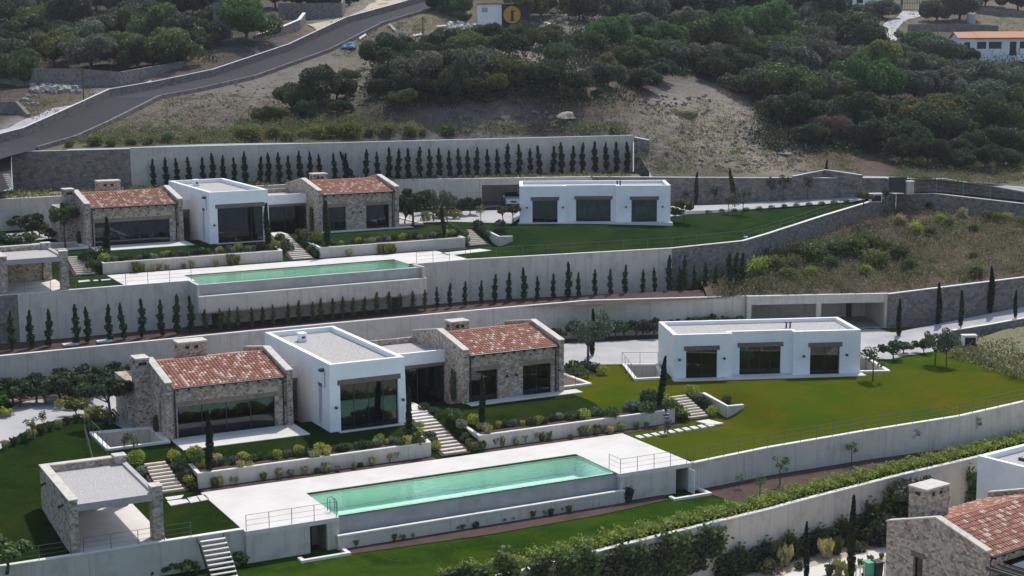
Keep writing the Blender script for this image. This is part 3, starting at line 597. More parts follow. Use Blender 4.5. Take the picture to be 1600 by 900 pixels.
patch('mulch_bed', [(-70,101,.05), LA(-40,17.5,.05), LA(-18,20,.05), LA(-18,23,.05), (-39.1,117.5,.05), (-70,101.5,.05)], 'mulch', kind='structure')
patch('mulch_bed', [LA(-18,20,.045), LA(-3,20.8,.045), (0,136,.045), (16,139.8,.045), (21.5,142,.045), (21.5,143.1,.045), (0,138.1,.045), (-21,127.5,.045), LA(-18,22.6,.045)], 'mulch', kind='structure')
zq = ZB+zp
patch('driveway', [P(-60,390,zq), P(0,380,zq), P(90,372,zq), P(90,358,zq), P(0,366,zq), P(-60,378,zq)], 'paving', kind='structure')
patch('driveway', [P(620,350,zq), P(700,346,zq), P(800,349,zq), P(812,340,zq), P(1048,338,zq), P(1090,335,zq), P(1200,325,zq+.5), P(1335,315,zq+.88), P(1385,304,zq+1.2), P(1395,299,zq+1.3), P(1330,303,zq+.95), P(1200,314,zq+.5), P(1050,324,zq+.05), P(600,333,zq)], 'paving', kind='structure')
# road beyond the gate
patch('road', [P(1395,301,9.75), P(1465,300,9.75), P(1600,316,8.95), P(1760,333,8.2), P(1760,327,8.2), P(1600,309,8.95), P(1450,296,9.8), P(1395,296,9.85)], 'asphalt', kind='structure')

# sandy garden of the nearest plot
zc = -7.0
gc = lambda u, v, z=zc: P(u, v, z)
patch('ground', [(-40,60,zc), (60,60,zc), (80,150,zc), (40,120,zc), *[(x, y, zc) for x, y, z in HW[::-1]], (-30,78,zc)], 'sand', kind='structure')
patch('footpath', [gc(1190,915,zc+.03), gc(1240,893,zc+.03), gc(1320,872,zc+.03), gc(1390,852,zc+.03), gc(1440,838,zc+.03), gc(1440,855,zc+.03), gc(1390,867,zc+.03), gc(1325,886,zc+.03), gc(1270,905,zc+.03), gc(1240,930,zc+.03)], 'deck', kind='structure')
patch('footpath', [gc(1330,893,zc+.03), gc(1400,875,zc+.03), gc(1400,920,zc+.03), gc(1330,925,zc+.03)], 'deck', kind='structure')

# ================================================================== RETAINING WALLS
RWg = 'retaining walls of the terraces'
pwall('retaining_wall', [LA(-45,-14.2,-1.28), LA(-10.9,-14.2,-1.28)], 3.5, .3, 'plaster', .02, label='long white wall below the stone pergola at bottom left', cat='wall')
rw = pwall('retaining_wall', WR_A, [2.2,2.4,2.6,2.8,3.0,3.4], .3, 'plaster', .02, label='long white wall with a cable fence under the olive-green lawn', cat='wall')
pwall('retaining_wall', HW, [3.9]*len(HW), .3, 'plaster', .03, label='white wall below the clipped green hedge at bottom right', cat='wall')
pwall('retaining_wall', [(x, y, 3.2) for x, y in YBKA[:4]]+[P(920,469.3,3.2), P(1165,462.4,3.2)], 3.4, .3, 'plaster', .02, label='white retaining wall behind the lower villa and its driveway', cat='wall')
pwall('retaining_wall', [(34.9,143.6,3.25), P(1470,449,3.7), P(1600,433,4.3), P(1760,412,4.9)], 3.6, .35, 'stonegrey', .02, label='grey stone wall right of the lower carport', cat='wall')
pwall('retaining_wall', [P(1490,516,.7), P(1545,507,.95), P(1600,497,1.3), P(1760,466,2.4)], 1.6, .35, 'stonegrey', .02, label='low grey stone wall below the right end of the drive', cat='wall')
pwall('retaining_wall', [LB(-50,-12.3,-1.3), LB(-19.6,-12.3,-1.3)], 4.4, .35, 'stonegrey', .02, label='short grey stone wall at the left edge below the upper pergola', cat='wall')
pwall('retaining_wall', [LB(-19.6,-12.35,-1.3), LB(-5.62,-12.35,-1.3)], 4.3, .3, 'plaster', .02, label='tall white wall left of the projecting upper pool', cat='wall')
pool_wall = pwall('retaining_wall', [LB(-5.6,-12.35,-2.52), LB(15.08,-12.35,-2.52)], 3.2, .3, 'plaster', label='shaded white wall underneath the projecting upper pool', cat='wall')
pwall('retaining_wall', [LB(15.1,-12.35,-1.38), LB(20.4,-12.35,-1.35), WR_B[1]], 4.3, .3, 'plaster', .02, label='tall white wall right of the projecting upper pool behind young cypresses', cat='wall')
pwall('retaining_wall', [*WR_B[1:], ], [4.2,3.8,3.4,3.4,3.0], .35, 'stonegrey', .02, label='grey stone wall curving up to the gate above the fallow field', cat='wall')
pwall('retaining_wall', [P(1400.5,303,9.5), P(1460,302,9.8), P(1600,318,9.0), P(1760,334,8.3)], 3.4, .35, 'stonegrey', .02, label='grey stone wall with wire fence right of the gate', cat='wall')
pwall('retaining_wall', [(-80,138.5,11.5), (-50.6,154.8,11.5), (-13.7,173.2,11.55), (-3.5,173.6,11.55)], 3.6, .3, 'plaster', .02, label='white retaining wall behind the upper villa', cat='wall')
pwall('retaining_wall', [(9,174.9,11.55), (28.2,172.7,11.5), (41,171.6,11.5), P(1387,278.5,11.45)], 3.5, .3, 'stonegrey', .02, label='mottled stone wall behind the upper guest house driveway', cat='wall')
pwall('retaining_wall', [P(1418,280,11.2), P(1475,279,11.2), P(1550,291,10.4), P(1600,300,9.9), P(1760,318,8.6)], 3.0, .35, 'stonegrey', .02, label='far stone wall along the road beyond the gate', cat='wall')
pwall('retaining_wall', [P(1240,275,11.8), P(1290,265,12.3), P(1345,273,12.0)], 1.2, .3, 'stonegrey', .02, label='short stone wall climbing the slope above the upper driveway', cat='wall')
# uppermost wall: stone stretch and white stretch
pwall('retaining_wall', [(-52.1,163.9,15.55), (-40.3,166.4,15.6)], 4.6, .35, 'stonegrey', .02, label='stone wall at the left end of the uppermost wall', cat='wall')
pwall('retaining_wall', [(-40.3,166.4,15.7), (-14.1,174.5,15.65), (13.9,181.8,15.7), (14.1,181.9,15.7)], 4.6, .35, 'plaster_grey', .02, label='uppermost long white wall behind the row of dark cypresses', cat='wall')
pwall('retaining_wall', [(14.2,181.7,15.5), (15.8,180.9,15.2)], 4.4, .35, 'stonegrey', .02, label='short stone return at the right end of the uppermost wall', cat='wall')
# upper left masonry
def PH(u, v, up=0.0): q = hit(u, v); return (q[0], q[1], q[2]+up)
pwall('terrace_wall', [PH(-40,128,2.0), PH(55,137,2.2), PH(130,140,2.4), PH(190,136,2.0), PH(235,124,1.4), PH(290,104,.8)], 3.0, .5, 'stonegrey', label='long dark stone wall below the dense trees at upper left', cat='wall')
pwall('terrace_wall', [PH(-30,178,1.5), PH(25,180,1.5), PH(42,186,.4)], 2.2, .5, 'stonegrey', label='short stone wall at the left edge beside the pale track', cat='wall')
pwall('terrace_wall', [PH(334,62,5.5), PH(360,62,5.5)], 7, .5, 'stonegrey', label='tall stone wall left of the bright round tree', cat='wall')
pwall('terrace_wall', [PH(435,30,2.6), PH(535,27,2.4), PH(540,20,2.4)], 4, .5, 'stonegrey', label='high stone wall right of the bright round tree', cat='wall')
pwall('terrace_wall', [PH(400,66,.9), PH(440,58,1.3), PH(470,46,1.5), PH(478,34,1.5)], 2.5, .5, 'stonegrey', .02, label='curved stone wall with pale coping beside the climbing road', cat='wall')
pwall('terrace_wall', [PH(1525,22,1.2), PH(1600,28,1.2), PH(1700,32,1.2)], 2.2, .4, 'stonegrey', label='long stone wall above the dry plots at top right', cat='wall')
pwall('terrace_wall', [PH(1420,50,1.4), PH(1500,48,1.4), PH(1560,50,1.2)], 2.6, .4, 'stonegrey', label='dark stone terrace wall above the orange-roofed house', cat='wall')
pwall('terrace_wall', [PH(1300,18,1.0), PH(1405,16,1.0)], 1.6, .4, 'stonegrey', label='dark wall in front of the white building at the top', cat='wall')
pwall('terrace_wall', [PH(1352,56,.8), PH(1375,65,.8), PH(1395,72,.8)], 1.2, .4, 'plaster', label='thin pale wall beside the short paved lane', cat='wall')
def drape(name, outline, m, up=.12, **k):
    """paved strip lying on the hillside: list of (left px, right px) pairs"""
    mb = MB(); rows = []
    for (a, b) in outline:
        A = PH(*a, up); B = PH(*b, up); row = []
        for i in range(5):
            t = i/4; X = A[0]+(B[0]-A[0])*t; Y = A[1]+(B[1]-A[1])*t; row.append((X, Y, float(hill(X, Y))+up))
        rows.append(row)
    fine = []
    for r0, r1 in zip(rows[:-1], rows[1:]):
        for s in range(6):
            t = s/6; fine.append([(a[0]+(b[0]-a[0])*t, a[1]+(b[1]-a[1])*t) for a, b in zip(r0, r1)])
    fine.append([(a[0], a[1]) for a in rows[-1]])
    mb.v = [(x, y, float(hill(x, y))+up) for r in fine for x, y in r]
    for i in range(len(fine)-1):
        for j in range(4): mb.f.append((i*5+j, i*5+j+1, i*5+j+6, i*5+j+5))
    return mb.build(name, m, kind='structure', **k)
drape('lane', [((1373,68), (1402,72)), ((1372,48), (1400,48)), ((1385,36), (1412,36)), ((1404,24), (1430,27)), ((1410,18), (1460,20))], 'paving')
drape('track', [((-20,216), (-20,246)), ((25,197), (40,212)), ((75,178), (90,190)), ((130,160), (150,164)), ((165,146), (190,149)), ((190,138), (218,139)), ((235,127), (245,130))], 'paving')
drape('track', [((480,40), (500,52)), ((520,33), (540,42)), ((570,18), (600,25)), ((590,0), (650,3))], 'sand')
# ================================================================== PLANTS
def leafmesh(name, cen, size, rg, elong=1.3, up=0.0, vert=None):
    """many small leaf faces, one random value each"""
    N = len(cen); a = rg.normal(size=(N, 3)); a /= np.linalg.norm(a, axis=1)[:, None]
    if vert is not None: a = a*(1-vert)+np.array([0, 0, 1.0])*vert; a /= np.linalg.norm(a, axis=1)[:, None]
    b = np.cross(a, rg.normal(size=(N, 3))); b /= np.linalg.norm(b, axis=1)[:, None]+1e-9
    s = np.asarray(size)*rg.uniform(.6, 1.25, N); a = a*(s*elong/2)[:, None]; b = b*(s/2)[:, None]
    co = np.stack([cen-a, cen+b, cen+a, cen-b], 1).reshape(-1, 3)
    me = bpy.data.meshes.new(name); me.vertices.add(4*N); me.vertices.foreach_set('co', co.astype(np.float32).ravel())
    me.loops.add(4*N); me.loops.foreach_set('vertex_index', np.arange(4*N, dtype=np.int32))
    me.polygons.add(N); me.polygons.foreach_set('loop_start', np.arange(N, dtype=np.int32)*4); me.polygons.foreach_set('loop_total', np.full(N, 4, np.int32))
    at = me.attributes.new('leaf', 'FLOAT', 'FACE'); at.data.foreach_set('value', rg.uniform(0, 1, N).astype(np.float32))
    me.update(calc_edges=True); me.materials.append(M['leaf']); return me
def ball(rg, n, r, c=(0, 0, 0), flat=1.0, shell=.75):
    d = rg.normal(size=(n, 3)); d /= np.linalg.norm(d, axis=1)[:, None]; rr = r*(shell+(1-shell)*rg.uniform(0, 1, n)**.5)*rg.uniform(.88, 1.1, n)
    return d*rr[:, None]*np.array([1, 1, flat])+np.array(c)
def wood(name, tubes):
    mb = MB()
    for pts, r in tubes: mb.tube(pts, r, 6)
    me = bpy.data.meshes.new(name); me.from_pydata(mb.v, [], mb.f); me.polygons.foreach_set('use_smooth', [True]*len(me.polygons)); me.materials.append(M['bark']); return me
LIB = {}
def var_tree(seed, R_=2.6, lobes=19, per=620, leaf=.185, trunk=.12, flat=.78, sparse=1.0):
    rg = np.random.default_rng(seed); cs = []; L = []
    for i in range(lobes):
        th_ = 2*np.pi*(i/lobes*2.6+rg.uniform(0, .2)); k = rg.uniform(.3, .95); zz = rg.uniform(-.45, .75)*(1.25-k*.6) if i else .85
        c = np.array([np.cos(th_)*k*R_, np.sin(th_)*k*R_, trunk+R_*flat+zz*R_*.6]); r = R_*rg.uniform(.20, .44)*(1 if i else .8)
        L.append(c); cs.append(ball(rg, int(per*(r/(R_*.37))**2), r, c, .85, .7))
    cs.append(ball(rg, int(per*1.2), R_*.55, (0, 0, trunk+R_*flat), .8, .6))
    
    cen = np.concatenate(cs); top = np.array([0, 0, trunk+R_*.35])
    tb = [([(0, 0, -.5), (rg.uniform(-.1, .1), rg.uniform(-.1, .1), trunk*.5), tuple(top)], [R_*.085, R_*.065, R_*.05])]
    for c in L[::2]: tb.append(([tuple(top*.8), tuple((top+c)/2+rg.normal(0, .1, 3)), tuple(c)], [R_*.04, R_*.028, R_*.012]))
    return leafmesh('crown', cen, leaf, rg), wood('trunk', tb)
LIB['tree'] = [var_tree(s) for s in (1, 2, 3, 4, 5)]
LIB['wide'] = [var_tree(s, 2.8, 22, 580, .185, .3, .62) for s in (11, 12, 13)]
LIB['olive'] = [var_tree(s, 1.6, 9, 190, .17, 1.0, .8) for s in (21, 22)]
LIB['standard'] = [var_tree(s, 1.0, 10, 170, .17, 1.15, .85) for s in (31, 32)]
LIB['bigleaf'] = [var_tree(s, 1.1, 9, 120, .22, .25, .9) for s in (41, 42, 43)]
def var_sapling(seed):
    rg = np.random.default_rng(seed); cs = []; tb = [([(0, 0, -.2), (.03, .02, 1.0), (.05, -.03, 2.1)], [.045, .035, .012])]
    for i in range(9):
        z = rg.uniform(.8, 2.0); d = rg.uniform(0, 6.3); e = np.array([math.cos(d)*.5*rg.uniform(.5, 1.1), math.sin(d)*.5*rg.uniform(.5, 1.1), z+rg.uniform(.2, .6)])
        tb.append(([(.03, 0, z-.2), tuple(e)], [.016, .006])); cs.append(ball(rg, 34, .27, e, 1, .2))
    return leafmesh('crown', np.concatenate(cs), .12, rg), wood('trunk', tb)
LIB['sapling'] = [var_sapling(s) for s in (51, 52, 53)]
def var_cyp(seed, H=3.3, r=.29, n=1300, leaf=.12, rough=.25, lean=0.0, solid=False):
    rg = np.random.default_rng(seed); t = rg.uniform(0, 1, n)**.9
    prof = np.interp(t, [0, .08, .35, .7, .92, 1], [.55, .85, 1, .72, .3, .05])*r
    if not solid: prof = prof*(1+.35*np.sin(t*23+seed)+.2*np.sin(t*51+2*seed))
    a = rg.uniform(0, 2*np.pi, n); rr = prof*np.sqrt(rg.uniform(.15, 1, n))*(1+rough*rg.normal(size=n)*.5)
    cen = np.column_stack([np.cos(a)*rr+.05*np.sin(t*6+seed), np.sin(a)*rr+.05*np.cos(t*5+seed), .12+t*(H-.12)])
    return leafmesh('foliage', cen, leaf, rg, 1.7, vert=.45), wood('trunk', [([(0, 0, -.3), (0, 0, H*.5), (0, 0, H*.93)], [.05, .035, .012])])
LIB['young'] = [var_cyp(s) for s in (61, 62, 63, 64, 65)]
LIB['thin'] = [var_cyp(s, 2.2, .26, 520, .11, .6) for s in (71, 72, 73)]
LIB['column'] = [var_cyp(s, 4.4, .24, 1500, .12, .1, solid=True) for s in (81, 82)]
def var_shrub(seed, r=.42, n=420, leaf=.09, lob=1, flat=.85):
    rg = np.random.default_rng(seed); cs = [ball(rg, n//2, r, (0, 0, r*.8), flat, .8)]
    for i in range(lob): cs.append(ball(rg, n//(2*lob), r*.7, (*rg.uniform(-.5*r, .5*r, 2), r*rg.uniform(.6, 1.2)), flat, .7))
    c = np.concatenate(cs); c[:, 2] = np.maximum(c[:, 2], .02); return leafmesh('shrub', c, leaf, rg)
def var_tuft(seed, n=240, h=.62, sp=.25):
    rg = np.random.default_rng(seed); a = rg.uniform(0, 6.3, n); k = rg.uniform(0, 1, n)**.6*sp; t = rg.uniform(.1, 1, n)
    c = np.column_stack([np.cos(a)*k*(.4+t), np.sin(a)*k*(.4+t), t*h]); return leafmesh('shrub', c, .11, rg, 2.6, vert=.8)
LIB['ball'] = [var_shrub(s) for s in (91, 92, 93)]
LIB['loose'] = [var_shrub(s, .45, 330, .12, 4, .8) for s in (94, 95, 96)]
LIB['tuft'] = [var_tuft(s) for s in (97, 98)]
def var_soft(seed, n=2600):
    rg = np.random.default_rng(seed); cs = []
    for k in range(9):
        a = rg.uniform(0, 6.3); q = rg.uniform(0, .75); cs.append(rg.normal(size=(n//9, 3))*np.array([.26, .26, .24])*rg.uniform(.7, 1.15)+np.array([math.cos(a)*q, math.sin(a)*q, rg.uniform(.35, .85)]))
    c = np.concatenate(cs); c[:, 2] = np.abs(c[:, 2]); return leafmesh('shrub', c, .10, rg, 2.0, vert=.35)
LIB['soft'] = [var_soft(s) for s in (121, 122, 123, 124)]
LIB['bush'] = [var_shrub(s, 1.0, 1300, .17, 7, .75) for s in (101, 102, 103, 104)]
LIB['creeper'] = []
for s in (111, 112, 113):      # leafy climber fanned flat against a wall, 1 m wide unit
    rg = np.random.default_rng(s); cc = []
    cc.append(np.column_stack([rg.normal(0, .24, 460), rg.normal(0, .09, 460), rg.uniform(0, 1.45, 460)]))
    for k in range(7): cc.append(np.column_stack([rg.normal(rg.uniform(-.4, .4), .15, 55), rg.normal(0, .10, 55), np.abs(rg.normal(rg.uniform(.3, 1.6), .2, 55))]))
    LIB['creeper'].append(leafmesh('foliage', np.concatenate(cc), .15, rg))
TINT = dict(d=(0.062, 0.088, 0.038), g=(0.098, 0.138, 0.042), y=(0.17, 0.185, 0.05), o=(0.13, 0.15, 0.095), b=(0.10, 0.175, 0.046), c=(0.026, 0.050, 0.022), c2=(0.045, 0.085, 0.036),
            br=(0.10, 0.075, 0.045), lime=(0.34, 0.38, 0.06), sage=(0.22, 0.26, 0.18), straw=(0.42, 0.38, 0.16), lav=(0.20, 0.20, 0.19), leaf=(0.09, 0.16, 0.035), dead=(0.13, 0.095, 0.07))
prng = random.Random(3)
def tint(k, j=.18):
    c = TINT[k]; f = 1+prng.uniform(-j, j); return (c[0]*f*(1+prng.uniform(-j, j)*.6), c[1]*f, c[2]*f, 1)
def plant(kind, name, loc, s=1.0, tn='g', label=None, cat='tree', group=None, sz=None, rz=None, rot=(0, 0), var=None):
    lib = LIB[kind]; v = lib[prng.randrange(len(lib)) if var is None else var % len(lib)]
    sc = (s, s, sz if sz else s); rz = prng.uniform(0, 6.28) if rz is None else rz
    if isinstance(v, tuple):
        r = empty(name, loc, rz, label=label, cat=cat, group=group); r.rotation_euler = (rot[0], rot[1], rz); r.scale = sc
        cr_ = bpy.data.objects.new(v[0].name.split('.')[0], v[0]); link(cr_, r); cr_.color = tint(tn)
        link(bpy.data.objects.new('trunk', v[1]), r); return r
    o = bpy.data.objects.new(name, v); link(o, None, loc, rz); o.scale = sc; o.color = tint(tn); tag(o, label, cat, group); o.rotation_euler = (rot[0], rot[1], rz); return o

# ---- wooded slopes: (u, v) centre of the crown in the photograph, radius in px, tint
kinds_txt = dict(d='dark green dense tree', g='mid green leafy tree', y='yellow-green tree', o='olive-grey tree', b='bright green leafy tree', dead='bare brownish tree')
def grove(rows, where, group):
    for ri, row in enumerate(rows):
        row = sorted(row); cnt = {}
        for k in row: cnt[k[3]] = cnt.get(k[3], 0)+1
        seen = {}
        for (u, v, r, t) in row:
            X, Y, Z = hit(u, v+r*.72); Rm = r*Y/F_PX; kind = 'wide' if (t in 'o' and r > 26) or prng.random() < .3 else 'tree'
            base = 2.8 if kind == 'wide' else 2.6; s = Rm/base*1.22*prng.uniform(.86, 1.16); i = seen.get(t, 0); seen[t] = i+1
            pos = (f"{nth(i)} such from left, " if cnt[t] > 1 else '')
            plant(kind, 'tree', (X, Y, Z-.25*s), s, t, sz=s*prng.uniform(.82, 1.15), label= f"{kinds_txt[t]}, {pos}{where[ri]}", cat='tree', group=group)
grove([[(15,12,30,'o'),(60,5,30,'d'),(105,22,34,'d'),(150,2,26,'d'),(195,8,24,'d'),(224,22,26,'d'),(252,8,30,'g'),(285,6,32,'d'),(322,6,28,'d'),(-20,20,30,'d')],
       [(30,55,34,'d'),(62,32,24,'y'),(110,52,26,'d'),(140,58,28,'o'),(185,48,30,'g'),(215,30,28,'o'),(245,45,34,'g'),(300,48,32,'d'),(325,66,14,'g'),(-15,70,34,'d')],
       [(28,84,30,'o'),(84,80,36,'y'),(143,88,31,'o'),(186,78,34,'g'),(215,92,26,'d'),(262,72,44,'g'),(120,75,26,'d'),(240,88,28,'d'),(55,70,24,'d')]],
      ['back row of top left wood', 'middle row of top left wood', 'front row of top left wood'], 'trees of the top left wood')
grove([[(30,116,24,'g')], [(386,34,44,'b'), (365,14,26,'g'), (340,30,20,'d')], [(430,-2,24,'d'),(468,-4,24,'d'),(505,-2,22,'d'),(545,-6,18,'d'),(535,2,14,'g')], [(714,12,20,'g'),(690,4,18,'d'),(725,30,9,'d')]],
      ['alone beside the rubble heap at left', 'at the top right of climbing-road walls', 'above the high stone wall at top', 'left of the small white building at top'], 'scattered trees by the climbing road')
grove([[(820,16,28,'g'),(846,14,18,'d'),(905,16,24,'g'),(950,18,28,'o'),(1003,20,36,'o'),(1052,8,28,'d'),(1096,10,34,'d'),(1140,6,32,'d'),(1178,16,28,'d'),(880,-6,20,'d')],
       [(820,50,16,'d'),(852,62,20,'g'),(952,58,26,'b'),(985,50,26,'o'),(1030,62,30,'b'),(1078,44,24,'o'),(1112,62,28,'g'),(1138,54,32,'o'),(1190,44,30,'b'),(1165,34,26,'d')],
       [(597,88,26,'d'),(625,72,20,'d'),(652,78,22,'g'),(684,66,28,'d'),(712,62,26,'g'),(740,72,24,'g'),(765,58,20,'d'),(796,74,22,'d'),(800,58,16,'g'),(870,84,18,'g'),(925,72,20,'g')],
       [(612,118,24,'d'),(664,108,32,'o'),(640,100,24,'d'),(698,98,24,'d'),(726,112,28,'o'),(757,92,20,'o'),(790,112,24,'g'),(824,118,16,'y'),(852,122,22,'d'),(866,108,12,'d'),(943,104,16,'y'),(950,122,20,'o'),(980,88,28,'g'),(1010,84,26,'g'),(1042,80,32,'o'),(1000,118,26,'d'),(1028,114,20,'d'),(1085,96,22,'d'),(1108,92,30,'o'),(906,128,20,'d'),(935,144,9,'d'),(888,132,12,'g')],
       [(590,140,18,'d'),(640,134,26,'d'),(628,158,15,'g'),(675,138,22,'d'),(708,134,22,'d'),(745,138,20,'d'),(772,132,18,'y'),(810,132,14,'d'),(1150,102,34,'d'),(1178,82,30,'g'),(1075,92,11,'dead'),(1175,130,32,'d'),(1120,115,20,'d')],
       [(496,146,32,'d'),(527,138,24,'d'),(463,158,20,'g'),(545,118,14,'g'),(435,176,16,'y'),(480,176,18,'d'),(410,182,14,'g'),(532,166,18,'d')]],
      ['top row behind the hill, centre', 'second row on the hilltop, centre', 'third row on the central slope', 'fourth row on the central slope', 'lowest row above the rock cut', 'in the thicket above left wall end'], 'trees of the central slope')
grove([[(1205,14,30,'d'),(1242,4,26,'d'),(1280,20,36,'d'),(1252,30,24,'o'),(1378,12,22,'o'),(1464,18,22,'o'),(1500,14,26,'o'),(1340,16,9,'g'),(1540,-4,22,'d'),(1590,0,24,'d')],
       [(1225,48,34,'b'),(1310,54,40,'d'),(1352,74,30,'d'),(1268,74,30,'o'),(1372,52,12,'b'),(1437,70,27,'b'),(1476,84,28,'o'),(1518,92,11,'b'),(1400,84,20,'o'),(1420,96,18,'d'),(1340,48,14,'y')],
       [(1208,84,34,'g'),(1240,108,34,'o'),(1284,98,32,'o'),(1322,98,30,'o'),(1362,106,32,'y'),(1404,110,28,'o'),(1442,112,28,'o'),(1478,112,26,'d'),(1520,120,24,'g'),(1556,116,24,'d'),(1594,116,24,'g')],
       [(1206,124,34,'d'),(1234,148,34,'g'),(1270,140,32,'o'),(1302,142,30,'g'),(1350,140,36,'b'),(1390,142,28,'d'),(1428,138,30,'o'),(1468,138,30,'o'),(1508,134,30,'o'),(1548,132,30,'o'),(1588,130,30,'o')],
       [(1222,172,30,'d'),(1256,182,32,'d'),(1290,178,32,'o'),(1338,180,36,'d'),(1394,176,28,'g'),(1440,180,38,'y'),(1484,166,30,'g'),(1526,164,32,'o'),(1570,162,32,'g'),(1600,166,28,'d')],
       [(1262,210,24,'d'),(1300,208,24,'dead'),(1350,216,26,'d'),(1392,212,28,'d'),(1430,218,28,'d'),(1470,206,28,'d'),(1506,196,28,'y'),(1548,190,30,'g'),(1588,196,30,'g')],
       [(1410,240,22,'d'),(1450,242,24,'d'),(1490,232,26,'d'),(1530,226,28,'d'),(1570,224,28,'d'),(1605,230,28,'g')],
       [(1500,252,20,'d'),(1540,250,22,'d'),(1580,250,20,'d')]],
      ['top row of the right wood', 'second row of the right wood', 'third row of the right wood', 'fourth row of the right wood', 'fifth row of the right wood', 'sixth row of the right wood', 'seventh row of the right wood', 'lowest row of the right wood'], 'trees of the right wood')

# ---- scrub and dry grass scattered over bare ground (stuff)
def scatter(name, n, m_tint, fn, size, leaf, per, seed, h=.5):
    rg = np.random.default_rng(seed); c = []
    for x, y, z, k in fn(rg, n): c.append(np.column_stack([rg.normal(x, size*k, per), rg.normal(y, size*k, per), z+np.abs(rg.normal(0, h*size*k, per))]))
    me = leafmesh(name, np.concatenate(c), leaf, rg, 1.8, vert=.5); o = bpy.data.objects.new(name, me); link(o); o.color = (*m_tint, 1); tag(o, kind='stuff'); return o
def on_hill(boxes):
    def f(rg, n):
        tot = sum(b[4] for b in boxes)
        for u0, v0, u1, v1, wt in boxes:
            k = int(n*wt/tot); us = rg.uniform(u0, u1, k); vs2 = rg.uniform(v0, v1, k)
            for u, v in zip(us, vs2):
                x, y, z = hit(u, v)
                if seg_dist(np.array(x), np.array(y), RC)[0] < 4: continue
                yield x, y, z, rg.uniform(.5, 1.5)
    return f
scatter('dry_grass', 2600, (0.21, 0.175, 0.10), on_hill([(40,150,520,225,5),(520,30,760,90,2),(1000,160,1330,270,3),(860,20,930,120,1),(1480,250,1600,285,1),(1340,20,1600,60,1)]), .4, .12, 16, 5)
scatter('low_scrub', 1700, (0.17, 0.185, 0.07), on_hill([(60,200,380,226,3),(370,188,560,216,5),(560,140,990,206,1.5),(560,196,980,212,2),(1000,190,1360,272,2),(520,30,760,90,1),(1400,250,1600,288,2)]), .5, .13, 30, 6)
scatter('low_scrub', 380, (0.035, 0.05, 0.02), on_hill([(560,120,1000,170,3),(1180,160,1360,240,2),(850,60,930,130,1)]), .7, .18, 50, 8, .6)
scatter('undergrowth', 900, (0.045, 0.062, 0.032), on_hill([(1190,60,1600,245,6),(840,20,1190,120,4),(0,20,330,100,3),(580,80,900,150,2)]), .9, .22, 70, 31, .8)
def on_field(rg, n):
    for _ in range(n):
        x = rg.uniform(19, 64); v = rg.uniform(.02, .98); y0 = np.interp(x, *zip(*FF)); y1 = np.interp(x, *zip(*FB_)); y = y0+(y1-y0)*v; yield x, y, field_z(x, y), rg.uniform(.5, 1.4)
scatter('dry_grass', 2600, (0.25, 0.185, 0.125), on_field, .38, .10, 16, 15, .6)
scatter('dry_grass', 1500, (0.20, 0.19, 0.085), on_field, .35, .10, 16, 25, .7)
scatter('low_scrub', 520, (0.14, 0.165, 0.05), on_field, .5, .12, 34, 16, .7)
scatter('low_scrub', 200, (0.05, 0.07, 0.035), on_field, .45, .12, 34, 26, .8)
def on_verge(rg, n):
    for _ in range(n):
        x = rg.uniform(-52, 13); y0 = np.interp(x, *zip(*YBKB))+.3; y1 = np.interp(x, [-52, 13.9], [163.6, 181.3])-.3; yield x, rg.uniform(y0, y1), zv, rg.uniform(.5, 1.2)
scatter('dry_grass', 700, (0.20, 0.20, 0.075), on_verge, .35, .18, 10, 17)
def on_rough(rg, n):
    for _ in range(n):
        u = rg.uniform(1490, 1640); v = rg.uniform(535, 560+(u-1490)*.3); x, y, z = P(u, v, 0.02); yield x, y, z, rg.uniform(.6, 1.4)
scatter('dry_grass', 300, (0.19, 0.19, 0.08), on_rough, .35, .16, 12, 18, .8)
# bushes in line on the hill foot
bl = [(110,226,10,'y'),(150,224,9,'y'),(175,226,8,'g'),(205,222,10,'y'),(232,222,9,'y'),(262,218,8,'g'),(300,219,8,'y'),(380,212,12,'y'),(400,214,14,'y'),(425,212,12,'y'),(450,214,12,'y'),(475,211,10,'y'),(500,212,12,'y'),(522,210,10,'y'),(548,210,11,'y'),(575,210,9,'g'),(605,209,9,'y'),(640,209,9,'y'),(660,209,8,'y'),(700,208,9,'g'),(958,206,8,'y')]
for i, (u, v, r, t) in enumerate(bl):
    x, y, z = hit(u, v+r*.4); plant('soft', 'bush', (x, y, z-.1), r*y/F_PX*prng.uniform(.9, 1.7), 'y' if t == 'y' else 'g', f"{'yellow-green' if t=='y' else 'green'} bush, {nth(i)} from left behind the uppermost wall", 'bush', 'bushes behind the uppermost wall')
# fallow field bushes
fb = sorted([(1165,410,22,'y'),(1190,400,16,'g'),(1188,424,20,'lime'),(1215,418,16,'y'),(1222,402,14,'d'),(1250,398,18,'g'),(1275,404,22,'g'),(1300,398,20,'g'),(1330,400,22,'g'),(1352,392,22,'g'),(1378,396,20,'g'),(1402,402,18,'g'),(1268,426,10,'lime'),(1300,415,14,'g'),(1372,414,20,'y'),(1418,418,14,'g'),(1350,424,10,'lime'),(1522,430,14,'y'),(1520,398,8,'y'),(1225,430,12,'y'),(1240,414,14,'y')])
for i, (u, v, r, t) in enumerate(fb):
    D = 148+(452-v)/125*20; x = (u-800)/F_PX*D*1.02; y = D; z = field_z(x, y)
    for _ in range(6):
        uu, vv = proj(x, y, z+.4); y += (vv-v)*.05; x += (u-uu)*y/F_PX; z = field_z(x, y)
    plant('soft', 'bush', (x, y, z-.15), r*y/F_PX*1.15, t, f"{ {'y':'yellow-green','g':'green','lime':'bright yellow-green','d':'dark green'}[t]} bush, {nth(i)} from left on the fallow field", 'bush', 'bushes on the fallow field')
